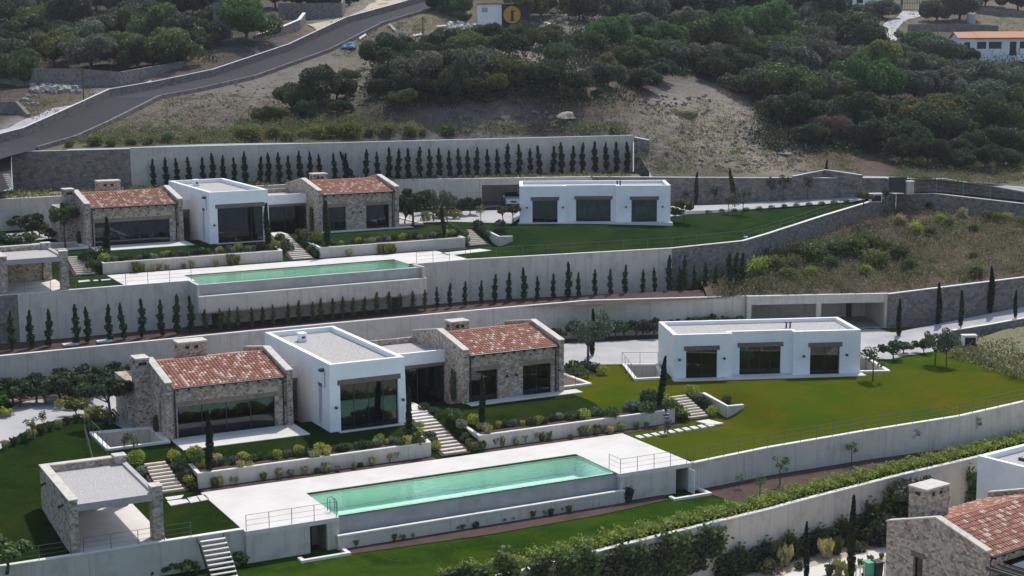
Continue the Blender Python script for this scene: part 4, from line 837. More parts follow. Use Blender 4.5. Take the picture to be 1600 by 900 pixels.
rb = sorted([(1405,328,14,'straw'),(1432,333,14,'lime'),(1450,336,12,'y'),(1466,330,11,'lime'),(1482,333,12,'y'),(1500,336,12,'straw'),(1517,330,12,'y'),(1538,337,12,'o'),(1556,338,12,'y'),(1575,338,12,'straw'),(1595,340,12,'y'),(1448,322,9,'d'),(1518,348,10,'g')])
for i, (u, v, r, t) in enumerate(rb):
    x, y, z = P(u, v+r*.5, 8.0 if u < 1500 else 7.3); plant('soft', 'bush', (x, y-.4, field_z(x, y-.4)-.1), r*y/F_PX, t, f"wild bush, {nth(i)} from left below the road wall right of the gate", 'bush', 'wild bushes below the road wall')
# ================================================================== BUILDINGS
def window(par, x0, x1, z0, z1, w_, T, panes=2, lintel=None, lm='wood', name='window', bar=.05, lh=.34, lp=.12):
    """glazing in a wall opening: pane sheet, its metal frame and the timber lintel over it"""
    g = MB(); g.box(x0+.04, x1-.04, w_-.012, w_+.012, z0+.04, z1-.04, T); wo = g.build(name, 'glass', par)
    f = MB(); f.box(x0, x1, w_-.045, w_+.045, z0, z0+.06, T); f.box(x0, x1, w_-.045, w_+.045, z1-.07, z1, T)
    for i in range(panes+1):
        c = x0+(x1-x0)*i/panes; c = min(max(c, x0+bar/2), x1-bar/2); f.box(c-bar/2, c+bar/2, w_-.04, w_+.04, z0+.06, z1-.07, T)
    f.build('frame', 'frame', wo)
    if lintel is not None:
        l = MB(); l.box(x0-lintel, x1+lintel, lp if lp < 0 else -lp, .05, z1, z1+lh, lambda u, q, z: T(u, w_off(T, q), z)) if False else None
    return wo
def lintel(par, x0, x1, z0, z1, y0, y1, m='wood'):
    return MB().box(x0, x1, y0, y1, z0, z1).build('lintel', m, par)
def lamp(par, x, y, z):
    mb = MB(); mb.box(x-.05, x+.05, y-.03, y, z-.06, z+.06); mb.box(x-.08, x+.08, y-.24, y-.05, z-.10, z+.06); mb.box(x-.03, x+.03, y-.06, y-.02, z-.02, z+.02)
    return mb.build('wall_lamp', 'frame', par)
def pipe(par, x, y, z0, z1):
    mb = MB(); mb.tube([(x, y-.30, z1+.05), (x, y-.12, z1-.25), (x, y-.08, z1-.4), (x, y-.08, z0)], .05, 8); return mb.build('drainpipe', 'frame', par, smooth=True)
def tileroof(par, x0, x1, y0, z0, y1, z1, seed=0):
    """clay barrel tiles on a slope from the eave (y0,z0) to the ridge (y1,z1)"""
    W = x1-x0; nc = max(2, int(round(abs(W)/.25))); L = math.hypot(y1-y0, z1-z0); nr = int(round(L/.40)); rg = np.random.default_rng(seed+5)
    prof = [(0, 0), (.12, .045), (.3, .082), (.5, .09), (.7, .082), (.88, .045)]
    v = []; f = []; tv = []
    dy, dz = (y1-y0)/L, (z1-z0)/L; ny_, nz_ = (-dz if y1 > y0 else dz), abs(dy)
    for r in range(nr):
        a, b = L*r/nr, L*(r+1)/nr+.03
        row = len(v); P_ = [(x0+W*(c+p)/nc, h) for c in range(nc) for p, h in prof]+[(x1, 0)]
        for s_, lift in ((a, .035), (b, 0.0)):
            for x, h in P_: v.append((x, y0+dy*s_+ny_*(h+lift), z0+dz*s_+nz_*(h+lift)))
        k = len(P_)
        for i in range(k-1): f.append((row+i, row+i+1, row+k+i+1, row+k+i)); tv.append((r, i//6))
    val = rg.uniform(0, 1, (nr, nc)); me = bpy.data.meshes.new('roof'); me.from_pydata(v, [], f)
    at = me.attributes.new('tile', 'FLOAT', 'FACE'); at.data.foreach_set('value', [float(val[r, min(c, nc-1)]) for r, c in tv]); me.materials.append(M['tiles'])
    o = bpy.data.objects.new('roof', me); return link(o, par)
def stone_wing(par, x0, x1, y0, y1, ze, zr, front, left=(), back=(), right=(), zf=-.7, chims=(), light=False, seed=0):
    """stone house with two raised gables; front = [(xa, xb, z1, panes)]"""
    ym = (y0+y1)/2; t = .42; zw = ze-.62; fy = y0+.22
    fo = [(a, b, -0.0, z) for a, b, z, p in front]
    w_ = MB(); wallgrid(w_, x0+t, x1-t, zf, zw, fy, fy+t, fo, TX)
    wallgrid(w_, x0+t, x1-t, zf, zw, y1-t, y1, [(a, b, z0, z) for a, b, z0, z in back], TX)
    gp = [(y0, zw+.002), (y1, zw+.002), (y1, ze), (ym, zr), (y0, ze)]
    for (xa, xb, ops) in ((x0, x0+t, left), (x1-t, x1, right)):
        wallgrid(w_, y0, y1, zf, zw, xa, xb, [(a, b, z0, z) for a, b, z0, z in ops], TY); w_.extr(gp, xa, xb, lambda p, q, a: (a, p, q))
    wo = w_.build('wall', 'stone', par)
    for xa, xb in ((x0-.05, x0+t+.05), (x1-t-.05, x1+.05)):
        c = MB(); c.extr([(y0-.06, ze+.003), (ym, zr+.003), (y1+.06, ze+.003), (y1+.06, ze+.09), (ym, zr+.10), (y0-.06, ze+.09)], xa, xb, lambda p, q, a: (a, p, q)); c.build('coping', 'stonecoping', wo)
    fl = MB(); fl.box(x0+t, x1-t, fy+t, y1-t, -.25, 0.0); fl.build('floor', 'interior_floor', par)
    ce = MB(); ce.box(x0+t, x1-t, fy+.02, y1-.02, zw+.004, zw+.10); ce.build('ceiling', 'interior', par)
    zr_ = zr-.32; tileroof(par, x0+t+.06, x1-t-.06, y0-.08, zw+.22, ym, zr_, seed); tileroof(par, x0+t+.06, x1-t-.06, y1+.1, zw+.22, ym, zr_, seed+50)
    rb = MB(); rb.tube([(x0+t+.06, ym, zr_+.03), (x1-t-.06, ym, zr_+.03)], .11, 8); rb.build('ridge_tiles', 'orange_tile', par)
    g = MB(); g.tube([(x0+t+.05, y0-.13, zw+.22), (x1-t-.05, y0-.13, zw+.22)], .065, 8)
    k = int((x1-x0)/.9)
    for i in range(k): xx = x0+t+.4+i*(x1-x0-2*t-.8)/(k-1); g.box(xx-.05, xx+.05, y0-.12, fy, zw+.02, zw+.13)
    g.build('gutter', 'frame', par)
    pipe(par, x0+t+.22, fy, 0.02, zw+.2); pipe(par, x1-t-.22, fy, 0.02, zw+.2)
    for a, b, z, p in front:
        wn = window(par, a, b, 0, z, fy+t*.55, TX, p); lintel(wn, a-.22, b+.22, z, z+.32, fy-.03, fy+.12, 'brick_lintel')
    for a, b, z0, z in back: window(par, a, b, z0, z, y1-t*.5, TX, 2)
    for a, b, z0, z in left:
        wn = window(par, a, b, z0, z, x0+t*.5, TY, 1)
    for (cx0, cx1, cy0, cy1, cz0, cz1) in chims:
        c = MB(); c.box(cx0, cx1, cy0, cy1, cz0, cz1-.12); ch = c.build('chimney', 'stone', par)
        c = MB(); c.box(cx0-.05, cx1+.05, cy0-.05, cy1+.05, cz1-.117, cz1); c.build('cap', 'stonecoping', ch)
        for q in (.30, .62): X_ = cx0+(cx1-cx0)*q; MB().box(X_-.12, X_+.16, cy0-.012, cy0+.02, cz1-.52, cz1-.30).build('smoke_vent', 'black', ch)
        MB().box(cx0-.012, cx0+.02, (cy0+cy1)/2-.18, (cy0+cy1)/2+.18, cz1-.50, cz1-.30).build('smoke_vent', 'black', ch)
    return wo
def flat_block(par, x0, x1, y0, y1, h, front, left=(), back=(), zf=-.7, steps=None, m='white', wallname='wall', par_h=.38, taper=.0):
    """white flat-roofed block with a gravel roof behind a parapet"""
    t = .35; w_ = MB()
    segs = steps or [(x0, x1, 0.0)]
    fops = [(a, b, 0.0, z) for a, b, z, p, r in front]
    for i, (a, b, r) in enumerate(segs):
        xa = a+(t if i == 0 else 0); xb = b-(t if i == len(segs)-1 else 0)
        if i > 0 and segs[i-1][2] < r: xa += 0
        wallgrid(w_, xa, xb, zf, h, y0+r, y0+r+t, [o for o in fops if a <= (o[0]+o[1])/2 <= b], TX)
        if i > 0 and segs[i-1][2] != r:
            lo, hi = sorted((segs[i-1][2], r)); 
            if r > segs[i-1][2]: w_.box(a-t, a, y0+lo+t, y0+hi+t, zf, h)
            else: w_.box(a, a+t, y0+lo+t, y0+hi+t, zf, h)
    wallgrid(w_, x0+t, x1-t, zf, h, y1-t, y1, [(a, b, z0, z) for a, b, z0, z in back], TX)
    wallgrid(w_, y0, y1, zf, h, x0, x0+t, [(a, b, z0, z) for a, b, z0, z in left], TY)
    wallgrid(w_, y0, y1, zf, h, x1-t, x1, [], TY)
    if taper:
        w_.v = [((x+(taper*(h-z)/h if x > (x0+x1)/2 and abs(x-x1) < .01 else (-taper*(h-z)/h if abs(x-x0) < .01 else 0))), y-(taper*.6*(h-z)/h if abs(y-y0) < .01 else 0), z) for x, y, z in w_.v]
    wo = w_.build(wallname, m, par)
    rmax = max(s_[2] for s_ in segs)
    r = MB()
    for a, b, rr in segs: r.box(max(a, x0+t)+.001, min(b, x1-t)-.001, y0+rr+t+.001 if True else 0, y1-t-.001, h-par_h-.2, h-par_h)
    r.build('flat_roof', 'gravel_roof', par)
    fl = MB(); fl.box(x0+t, x1-t, y0+rmax+t, y1-t, -.25, 0.0); fl.build('floor', 'interior_floor', par)
    for a, b, z, p, rr in front:
        wn = window(par, a, b, 0, z, y0+rr+t*.6, TX, p); lintel(wn, a-.18, b+.18, z, z+.36, y0+rr-.05, y0+rr+.10)
    for a, b, z0, z in back: window(par, a, b, z0, z, y1-t*.5, TX, 2)
    for a, b, z0, z in left:
        wn = window(par, a, b, z0, z, x0+t*.5, TY, 1); MB().box(x0-.04, x0+.08, a-.12, b+.12, z, z+.25).build('lintel', 'wood', wn)
    return wo
def flue(par, x, y, z, w_=.5, d=.7, h=.55):
    mb = MB(); mb.box(x, x+w_, y, y+d, z, z+h); f = mb.build('roof_vent', 'white', par); c = MB(); c.box(x-.06, x+w_+.06, y-.06, y+d+.06, z+h, z+h+.1); c.build('cap', 'white', f)
    c = MB(); c.box(x+w_*.25, x+w_*.75, y-.012, y+.01, z+h*.45, z+h*.75); c.build('vent_opening', 'black', f)

def villa(O, label, upper=False):
    v = empty('villa', O, TH, label=label, cat='house')
    # left stone wing
    stone_wing(v, -10.62, -1.61, 3.2, 12.9, 3.95, 4.80, [(-9.8, -2.85, 2.2, 4)], left=[(4.6, 5.1, .25, 2.3)], back=[(-6.6, -3.9, .1, 2.2)], zf=-1.8,
               chims=[(-11.55, -10.63, 7.3, 8.7, -1.8, 5.05), (-7.9, -5.8, 9.6, 10.9, 2.9, 5.45)], seed=1)
    b = MB(); b.box(-11.9, -10.64, 8.71, 12.4, -1.8, 3.2); b.build('buttress', 'stone', v)
    # right stone wing
    stone_wing(v, 11.74, 20.27, 3.17, 12.4, 4.03, 4.88, [(12.19, 14.69, 2.35, 2), (16.82, 19.29, 2.35, 2)], back=[(16.8, 19.0, .1, 2.2)], zf=-.8,
               chims=[(13.2, 14.7, 8.3, 9.5, 3.4, 5.28)], seed=3)
    # white central block
    flat_block(v, 0, 5.6, 0, 13.86, 4.78, [(.71, 5.09, 3.26, 4, 0)], left=[(1.6, 2.2, .1, 2.9)], back=[(1.5, 4.2, .2, 2.6)], taper=.10, zf=-.75)
    flue(v, 1.7, 10.6, 4.40)
    mb = MB(); mb.box(-.32, -.02, 1.0, 1.4, 4.1, 4.3); mb.tube([(-.10, .75, 4.1), (-.10, .75, 3.0)], .02, 6); mb.build('floodlight', 'frame', v)
    lamp(v, .35, -.04, 1.75); lamp(v, 5.38, -.04, 1.75); lamp(v, -2.2, 3.4, 1.7); lamp(v, 11.95, 3.37, 1.75) if False else None
    lamp(v, 15.4, 3.37, 1.75); lamp(v, 16.2, 3.37, 1.75); lamp(v, 19.9, 3.37, 1.75)
    # recessed links
    for (a, b_, y, gl) in ((5.605, 11.735, 6.5, 1), (-1.605, -.005, 6.6, 0)):
        c = MB(); c.box(a, b_, y, y+.3, 2.62, 3.55); c.build('fascia', 'white', v)
        c = MB(); c.box(a, b_, y+.301, 12.0, 3.0, 3.2); c.build('flat_roof', 'gravel_roof', v)
        c = MB(); c.box(a, b_, 12.001, 12.3, -.6, 3.62); c.build('wall', 'stone' if gl else 'white', v)
        c = MB(); c.box(a, b_, y-.04, y+.26, 2.38, 2.617); c.build('lintel', 'wood', v)
        c = MB(); c.box(a, b_, y+.3, 12, -.85, -.56); c.build('floor', 'interior_floor', v)
    c = MB(); c.box(6.9, 7.35, 6.5, 6.75, -.6, 2.378); c.build('pillar', 'white', v)
    window(v, 7.37, 11.6, -.56, 2.36, 6.62, TX, 2); window(v, 5.65, 6.88, -.56, 2.36, 6.7, TX, 1)
    c = MB(); c.box(-1.5, -.1, 6.7, 6.78, -.6, 2.37); c.build('door', 'wood', v)
    flue(v, 6.3, 9.6, 3.2, .4, .4, .3)
    # terraces in front of the wings
    for r_ in ((-10.4, -1.5, .1, 3.4), (11.9, 21.4, 2.2, 3.37), (.45, 5.3, -.55, -.12), (6.0, 8.6, 3.0, 5.4)):
        c = MB(); c.box(*r_, -.3, .05); c.build('terrace_slab', 'deck', v)
    return v
vA = villa(OA, 'lower villa with two tiled stone wings around a white flat-roofed block')
vB = villa(OB, 'upper villa with two tiled stone wings around a white flat-roofed block', True)

def guest(O, th, label, wins, H):
    g = empty('guest_house', O, th, label=label, cat='house')
    front = [(a, b, 2.28, p, r) for a, b, p, r in wins]
    flat_block(g, 0, 15.3, 0, 6.0, H, front, back=[(6.2, 8.2, .2, 2.2), (12.0, 13.4, .3, 2.1)], steps=[(0, 4.75, 0), (4.75, 9.75, .72), (9.75, 15.3, 0)], par_h=.3, zf=-.9)
    for a, b, p, r in wins:
        if r == 0: lamp(g, a-.55, 0, 1.6); lamp(g, b+.55, 0, 1.6)
    c = MB(); c.box(-.15, 15.5, -1.0, -.002, -.35, .06); c.box(4.752, 9.748, 0, .718, -.35, .06); c.build('terrace_slab', 'deck', g)
    for dx in (0, .32):
        c = MB(); c.tube([(10.1+dx, 3.3, H-.32), (10.1+dx, 3.3, H+.1)], .07, 8); f = c.build('flue', 'frame', g); d = MB(); d.tube([(10.1+dx, 3.3, H+.101), (10.1+dx, 3.3, H+.2)], .12, 8); d.build('cap', 'frame', f)
    return g
gA = P(1052, 592.5, 0); gA2 = P(1347, 583.5, 0); thA = math.atan2(gA2[1]-gA[1], gA2[0]-gA[0])
guest(gA, thA, 'lower white flat-roofed guest house with three dark glazed doors', [(1.02, 3.55, 2, 0), (5.55, 8.95, 4, .72), (11.15, 13.6, 2, 0)], 3.58)
gB = P(812, 348.5, ZB); gB2 = P(1049, 347, ZB); thB = math.atan2(gB2[1]-gB[1], gB2[0]-gB[0])
guest(gB, thB, 'upper white flat-roofed guest house with three dark glazed doors', [(1.3, 3.85, 2, 0), (5.75, 9.3, 3, .72), (11.35, 13.95, 2, 0)], 3.75)

# carports let into the retaining walls
def carport(L_, R_, h, op, depth, label, cols, floorz):
    x0, y0 = L_[:2]; dx, dy = R_[0]-x0, R_[1]-y0; W = math.hypot(dx, dy); th = math.atan2(dy, dx)
    g = empty('carport', (x0, y0, floorz), th, label=label, cat='carport')
    w_ = MB(); wallgrid(w_, 0, W, -.3, h, 0, .3, [(a, b, 0, op) for a, b in cols], TX); w_.build('facade', 'plaster', g)
    MB().box(-.02, W+.02, -.03, .33, h+.002, h+.06).build('coping', 'coping', g)
    w_ = MB(); w_.box(0, .25, .3, depth, -.3, h); w_.box(W-.25, W, .3, depth, -.3, h); w_.box(.25, W-.25, depth-.25, depth, -.3, h); w_.build('wall', 'plaster', g)
    w_ = MB(); w_.box(.25, W-.25, .3, depth-.25, op+.25, h); w_.build('roof', 'concrete', g)
    w_ = MB(); w_.box(0, W, .301, depth, h+.004, h+.03); w_.build('earth_cover', 'verge', g)
    w_ = MB(); w_.box(.25, W-.25, .3, depth-.25, -.2, .01); w_.build('floor', 'concrete', g)
    return g, W
cpA, WA = carport(P(1167,463.6,3.2), P(1388,459.3,3.2), 3.2, 2.42, 6.5, 'lower double carport built into the white retaining wall', [(.45, 6.55), (7.0, 13.0)], 0)
c = MB(); c.box(8.6+2.6, 9.1+2.6, 6.1, 6.24, 0.02, 2.1); c.build('door', 'frame', cpA)
cpB, WB_ = carport((-3.5,173.5,11.5), (9.0,174.9,11.5), 3.2, 2.5, 6.5, 'upper carport in the retaining wall with a white car inside', [(.25, 6.0), (6.4, 12.0)], ZB)

# stone pergolas with gravel roofs
def pergola(O, dy, label, DD):
    g = empty('pergola', loc2w(O, -20.7, -13.75+dy, -1.37), TH, label=label, cat='pavilion')
    W, D_, h = 5.05, DD, 3.05
    w_ = MB(); w_.box(0, .45, 0, D_, -.6, h); bw = 3.5 if DD > 8 else W-.72; w_.box(.451, bw, D_-.45, D_, -.6, h); w_.box(bw+.001, W-.7, D_-.45, D_, 2.1, h) if DD > 8 else None; w_.build('wall', 'stone', g)
    q1 = MB().box(W-.699, W, D_-.75, D_, -.6, h+.12).build('pillar', 'stone', g); q2 = MB().box(W-.42, W+.18, 0, .85, -.6, h+.12).build('pillar', 'stone', g)
    c = MB(); c.box(-.04, .49, -.04, D_+.04, h+.003, h+.08); c.box(.491, W-.7, D_-.49, D_+.04, h+.003, h+.08); c.build('coping', 'stonecoping', g)
    MB().box(W-.74, W+.04, D_-.79, D_+.04, h+.123, h+.2).build('cap', 'stonecoping', q1); MB().box(W-.46, W+.22, -.04, .89, h+.123, h+.2).build('cap', 'stonecoping', q2)
    w_ = MB(); w_.box(.451, W-.421, .001, .30, 2.42, 2.82); w_.box(W-.30, W, .851, D_-.751, 2.42, 2.82); w_.build('beam', 'concrete', g)
    w_ = MB(); w_.box(.452, W-.301, .301, D_-.451, 2.48, 2.68); w_.build('roof', 'gravel_roof', g)
    w_ = MB(); w_.box(.451, W+.3, -.0, D_-.46, -.5, .05); w_.build('floor', 'deck', g)
    w_ = MB()
    for y in (1.6, D_-1.8): w_.tube([(-.001, y, 2.45), (-.34, y, 2.32)], [.07, .10], 8)
    w_.build('spotlight', 'frame', g)
    return g
pergola(OA, 0, 'lower open stone pavilion with gravel roof at bottom left', 8.4)
pergola(OB, 1.55, 'upper open stone pavilion with gravel roof at the left edge', 6.7)

# pool decks, pools, walls under the decks
def pool(O, lower, label):
    fy = -14.5 if lower else -12.35
    d = MB()
    if lower:
        d.box(-10.9, 20.3, -8.7, -5.42, -1.62, zdk); d.box(-10.9, -5.06, -14.48, -8.701, -1.62, zdk); d.box(14.53, 20.3, -14.48, -8.701, -1.62, zdk)
    else:
        d.box(-10.9, 20.3, -8.7, -5.42, -1.62, zdk); d.box(-10.9, -5.06, -12.3, -8.701, -1.62, zdk); d.box(14.53, 20.5, -12.1, -8.701, -1.62, zdk)
    o = d.build('pool_deck', 'deck', None, O, TH, kind='structure')
    p = empty('swimming_pool', loc2w(O, -5.06, -13.9, -1.37), TH, label=label, cat='pool')
    W, D_ = 19.58, 5.2
    b = MB(); b.box(.02, W-.02, .3, D_-.02, -1.5, -1.25); b.box(-.2, .02, .0, D_-.02, -1.5, -.26); b.box(W-.02, W+.2, .0, D_-.02, -1.5, -.26); b.box(-.2, W+.2, D_-.02, D_+.2, -1.5, -.26)
    b.build('basin', 'pooltile', p)
    b = MB(); b.box(0, W, .04, .3, -1.25, -.10); b.build('inner_face', 'pooltile', p)
    w_ = MB(); w_.box(.0, W, .3, D_-.001, -.125, -.115)
    w2 = MB(); w2.add([(.0, .02, -.10), (W, .02, -.10), (W, D_-.001, -.10), (.0, D_-.001, -.10)], [(0, 1, 2, 3)]); w2.build('water', 'water', p)
    hd = -2.15 if lower else -2.3
    b = MB(); b.box(-.25 if lower else -.4, W+.25 if lower else W+.4, -.22, .035, hd, -.115); b.build('infinity_wall', 'concrete', p)
    b = MB(); b.box(0, W, -.2, .02, -.113, -.09); b.build('overflow_edge', 'steps', p)
    if lower:
        b = MB(); b.box(-.25, W+.25, -.90, -.68, -2.2, -1.12); b.box(-.25, W+.25, -.68, -.22, -1.6, -1.5); b.build('catch_basin', 'plaster', p)
        b = MB(); b.box(-.27, W+.27, -.93, -.65, -1.118, -1.03); b.build('coping', 'coping', p)
    else:
        b = MB(); b.box(-.55, W+.55, -.90, -.68, -2.35, -1.05); b.box(-.55, W+.55, -.68, 1.6, -2.5, -2.35); b.box(-.55, -.3, -.68, 1.6, -2.35, -.02); b.box(W+.3, W+.55, -.68, 1.6, -2.35, -.02); b.build('catch_basin', 'plaster', p)
        b = MB(); b.box(-.57, W+.57, -.93, -.65, -1.048, -.97); b.build('coping', 'coping', p)
    ld = MB()
    for y in (.55, 1.0): ld.tube([(-.15, y, .02), (-.15, y, .8), (.15, y, .85), (.3, y, .6), (.3, y, -.7)], .025, 6)
    for z in (-.2, -.45): ld.tube([(.3, .55, z), (.3, 1.0, z)], .02, 6)
    if lower: ld.build('ladder', 'rail', p)
    return p
pA = pool(OA, True, 'lower long turquoise infinity pool beside the white deck')
pB = pool(OB, False, 'upper long turquoise infinity pool projecting over the tall wall')
# walls and equipment rooms under the lower deck
def deckroom(x0, x1, dx0, dx1, label, leaf):
    g = empty('equipment_room', loc2w(OA, x0, -14.5, -3.4), TH, label=label, cat='pool room'); W = x1-x0; h = 2.03-.25
    w_ = MB(); wallgrid(w_, 0, W, -.5, h, 0, .3, [(dx0-x0, dx1-x0, -.3, 1.75)], TX); w_.box(-.0, .3, .301, 3.2, -.5, h); w_.box(W-.3, W, .301, 8.5, -.5, h); w_.box(.301, W-.301, 3.0, 3.2, -.5, h); w_.build('wall', 'plaster', g)
    w_ = MB(); w_.box(dx0-x0+.02, dx0-x0+.45, .9, .95, -.3, 1.7); w_.build('inner_door', 'black', g)
    if leaf:
        w_ = MB(); w_.box(dx1-x0-.03, dx1-x0+.01, -.75, .0, -.28, 1.72); w_.build('door', 'white', g)
    a, b = dx0-x0-1.1, dx1-x0+.9
    w_ = MB(); w_.box(a, b, -1.5, -1.25, -.3, .26); w_.box(b-.25, b, -1.249, -.001, -.3, .26); w_.box(a, a+.25, -1.249, -.8, -.3, .26); w_.build('kerb', 'coping', g)
    return g
deckroom(-10.9, -5.08, -6.95, -5.85, 'left pool room under the lower deck with a dark doorway', False)
deckroom(14.55, 20.3, 18.95, 19.95, 'right pool room under the lower deck with an open white door', True)
# ================================================================== GARDENS
def terr(u, v, O, f):
    d = ray(u, v); ys = np.arange(80, 185, .15); X = d[0]*ys/d[1]; Z = CAM_H+d[2]*ys/d[1]; lx, ly = w2loc(O, X, ys)
    g_ = f(lx, ly)[2]; ok = np.where((Z <= g_) & (ly > -14) & (ly < 25))[0]; i = ok[0]; return float(X[i]), float(ys[i]), float(g_[i])
def inner_z(u, v, z): return P(u, v, z)
def bedwall(O, pts, ztop, label, th=.3, h=1.25):
    return pwall('planter_wall', [(*loc2w(O, x, y)[:2], O[2]+z) for (x, y), z in zip(pts, ztop)], h, th, 'plaster', .015, label=label, cat='planter')
for O, nm, e2, e1 in ((OA, 'lower', 25.5, 5.6), (OB, 'upper', 23.8, 5.3)):
    x0 = -10.75 if nm == 'lower' else -11.0; x2 = 9.25 if nm == 'lower' else 8.9; f = -4.35 if nm == 'lower' else -4.6
    bedwall(O, [(x0, -.8), (x0, f), (e1, f), (e1+.25, -1.3)], [-.22, -.40, -.40, -.22], f'{nm} white planter wall below the left half of the {nm} villa')
    bedwall(O, [(x2, -1.2), (x2, f), (e2, f), (e2, -3.5)], [-.22, -.40, -.40, -.36], f'{nm} white planter wall below the right wing of the {nm} villa')
    x3 = 29.55 if nm == 'lower' else 27.1
    bedwall(O, [(x3, -1.9), (x3, -5.3), (x3+1.5, -5.35)], [-.1, -.45, -.5], f'small white retaining corner right of the {nm} right-hand steps', .3, 1.1)
    for a, b in ((x0+.3, e1), (x2+.3, e2-.1)):
        patch('mulch_bed', [loc2w(O, x, y, z) for x, y, z in ((a, -3.95, -.5), (b, -3.95, -.5), (b, -3.2, -.46), (a, -3.2, -.46))], 'mulch', kind='structure')
        patch('mulch_bed', [loc2w(O, x, y, z) for x, y, z in ((a-.3, -5.42, zdk-.02), (b, -5.42, zdk-.02), (b, -4.6, zdk-.02), (a-.3, -4.6, zdk-.02))], 'mulch', kind='structure')
def steps(O, tl, tr, bl, br, n, z0, z1, label, land=0, dp=.30, bed=True):
    T_ = [np.array(q, float) for q in (tl, tr, bl, br)]; g = empty('garden_steps', loc2w(O, *((T_[2]+T_[3])/2), z1), TH, label=label, cat='steps'); c0 = (T_[2]+T_[3])/2
    for i in range(n):
        t = (i+.5)/n; a = T_[0]*(1-t)+T_[2]*t-c0; b = T_[1]*(1-t)+T_[3]*t-c0; z = (z0*(1-t)+z1*t)-z1; run = abs(T_[0][1]-T_[2][1])/n; d = min(run*.82, .9) if i < land else min(dp, run*.74)
        MB().prism([(a[0], a[1]-d/2), (b[0], b[1]-d/2), (b[0], b[1]+d/2), (a[0], a[1]+d/2)], z-.10, z+.03).build('tread', 'steps' if i >= land else 'deck', g)
    if bed:
        m_ = .25; patch('mulch_bed', [loc2w(O, T_[0][0]-m_, T_[0][1]+.2, z0-.10), loc2w(O, T_[2][0]-m_, T_[2][1]-.1, z1-.05), loc2w(O, T_[3][0]+m_, T_[3][1]-.1, z1-.05), loc2w(O, T_[1][0]+m_, T_[1][1]+.2, z0-.10)], 'mulch', kind='structure')
for O, nm, dx in ((OA, 'lower', 0), (OB, 'upper', -2.2)):
    steps(O, (-13.5, -1.6), (-12.15, -1.6), (-13.3, -4.6), (-11.7, -4.6), 9, .0, zdk+.08, f'stone steps between the {nm} pavilion and the {nm} left planter')
    steps(O, (7.0, 3.0), (8.5, 3.0), (6.35 if nm == 'lower' else 6.2, -4.9), (8.1, -4.9), 14, .03, zdk+.08, f'stone steps in the middle leading up to the {nm} villa entrance', 4, .36)
    steps(O, (26.3+dx, -2.0), (27.9+dx, -2.0), (26.65+dx, -4.55), (28.4+dx, -4.55), 9, .0, zdk+.12, f'stone steps right of the {nm} right-hand planter')
gs = empty('garden_steps', PD(10,288,156), TH, label='small stone steps at the left edge below the climbing road', cat='steps')
for i in range(7): MB().box(-.9, .7, i*.33, i*.33+.27, i*.17-.3, i*.17-.18).build('tread', 'steps', gs)
# stepping stones
def stones(pts, label, group):
    for i, q in enumerate(pts):
        MB().prism([(x, y) for x, y, z in q], lambda x, y: q[0][2]-.12, lambda x, y: q[0][2]+.0).build('stepping_stone', 'deck', centre=True, label=f'white stepping stone, {nth(i)} {label}', cat='paving stone', group=group)
zt = zdk+.0
stones([[P(*a, zt) for a in q] for q in ([(258,777),(287,773),(283,778),(262,781.5)][::1], [(261,783),(290,779),(296,784.5),(267,790)], [(292,777),(307,775),(312,783),(298,785.5)], [(308,774.5),(320,772.5),(327,780),(314,782.5)])], 'from left on the lower lawn by the pavilion', 'stepping stones by the lower pavilion')
st = []
for i in range(10):
    t = i/9; u = 992+t*(1107-992)*.95; v = 681-t*18.5; st.append([P(u, v, zt+.03+t*.05), P(u+8, v+3.6, zt+.03+t*.05), P(u+15.5, v+2.2, zt+.03+t*.05), P(u+7.5, v-1.4, zt+.03+t*.05)])
st.append([P(1088,658,zt+.1), P(1112,664,zt+.1), P(1131,661,zt+.1), P(1107,655,zt+.1)])
stones(st, 'from left along the path below the right-hand steps', 'stepping stones to the right-hand steps')
stones([[P(*a, ZB+zdk) for a in q] for q in ([(122,438.5),(139,437),(141,439),(123,441)], [(145,437.3),(152,436.6),(154,438.4),(147,439)], [(157,436.6),(172,435.4),(173,436.8),(158,438.2)], [(688,395.5),(750,388.5),(768,391),(700,399)])], 'from left beside the upper pool deck', 'stepping stones by the upper deck')

# metal stair at lower left
g = empty('metal_stair', LA(-13.7, -14.25, -1.37), TH, label='dark metal stair with pale treads going down the bottom left wall', cat='stairs')
for i in range(12):
    z = -.10-i*.20; y = -.30-i*.27; MB().box(.06, 1.54, y-.24, y, z-.05, z).build('tread', 'deck', g)
for x in (0, 1.56): MB().extr([(.05, .05), (-3.5, -2.62), (-3.5, -2.86), (.05, -.2)], x, x+.05, lambda p, q, a: (a, p, q)).build('stringer', 'frame', g)

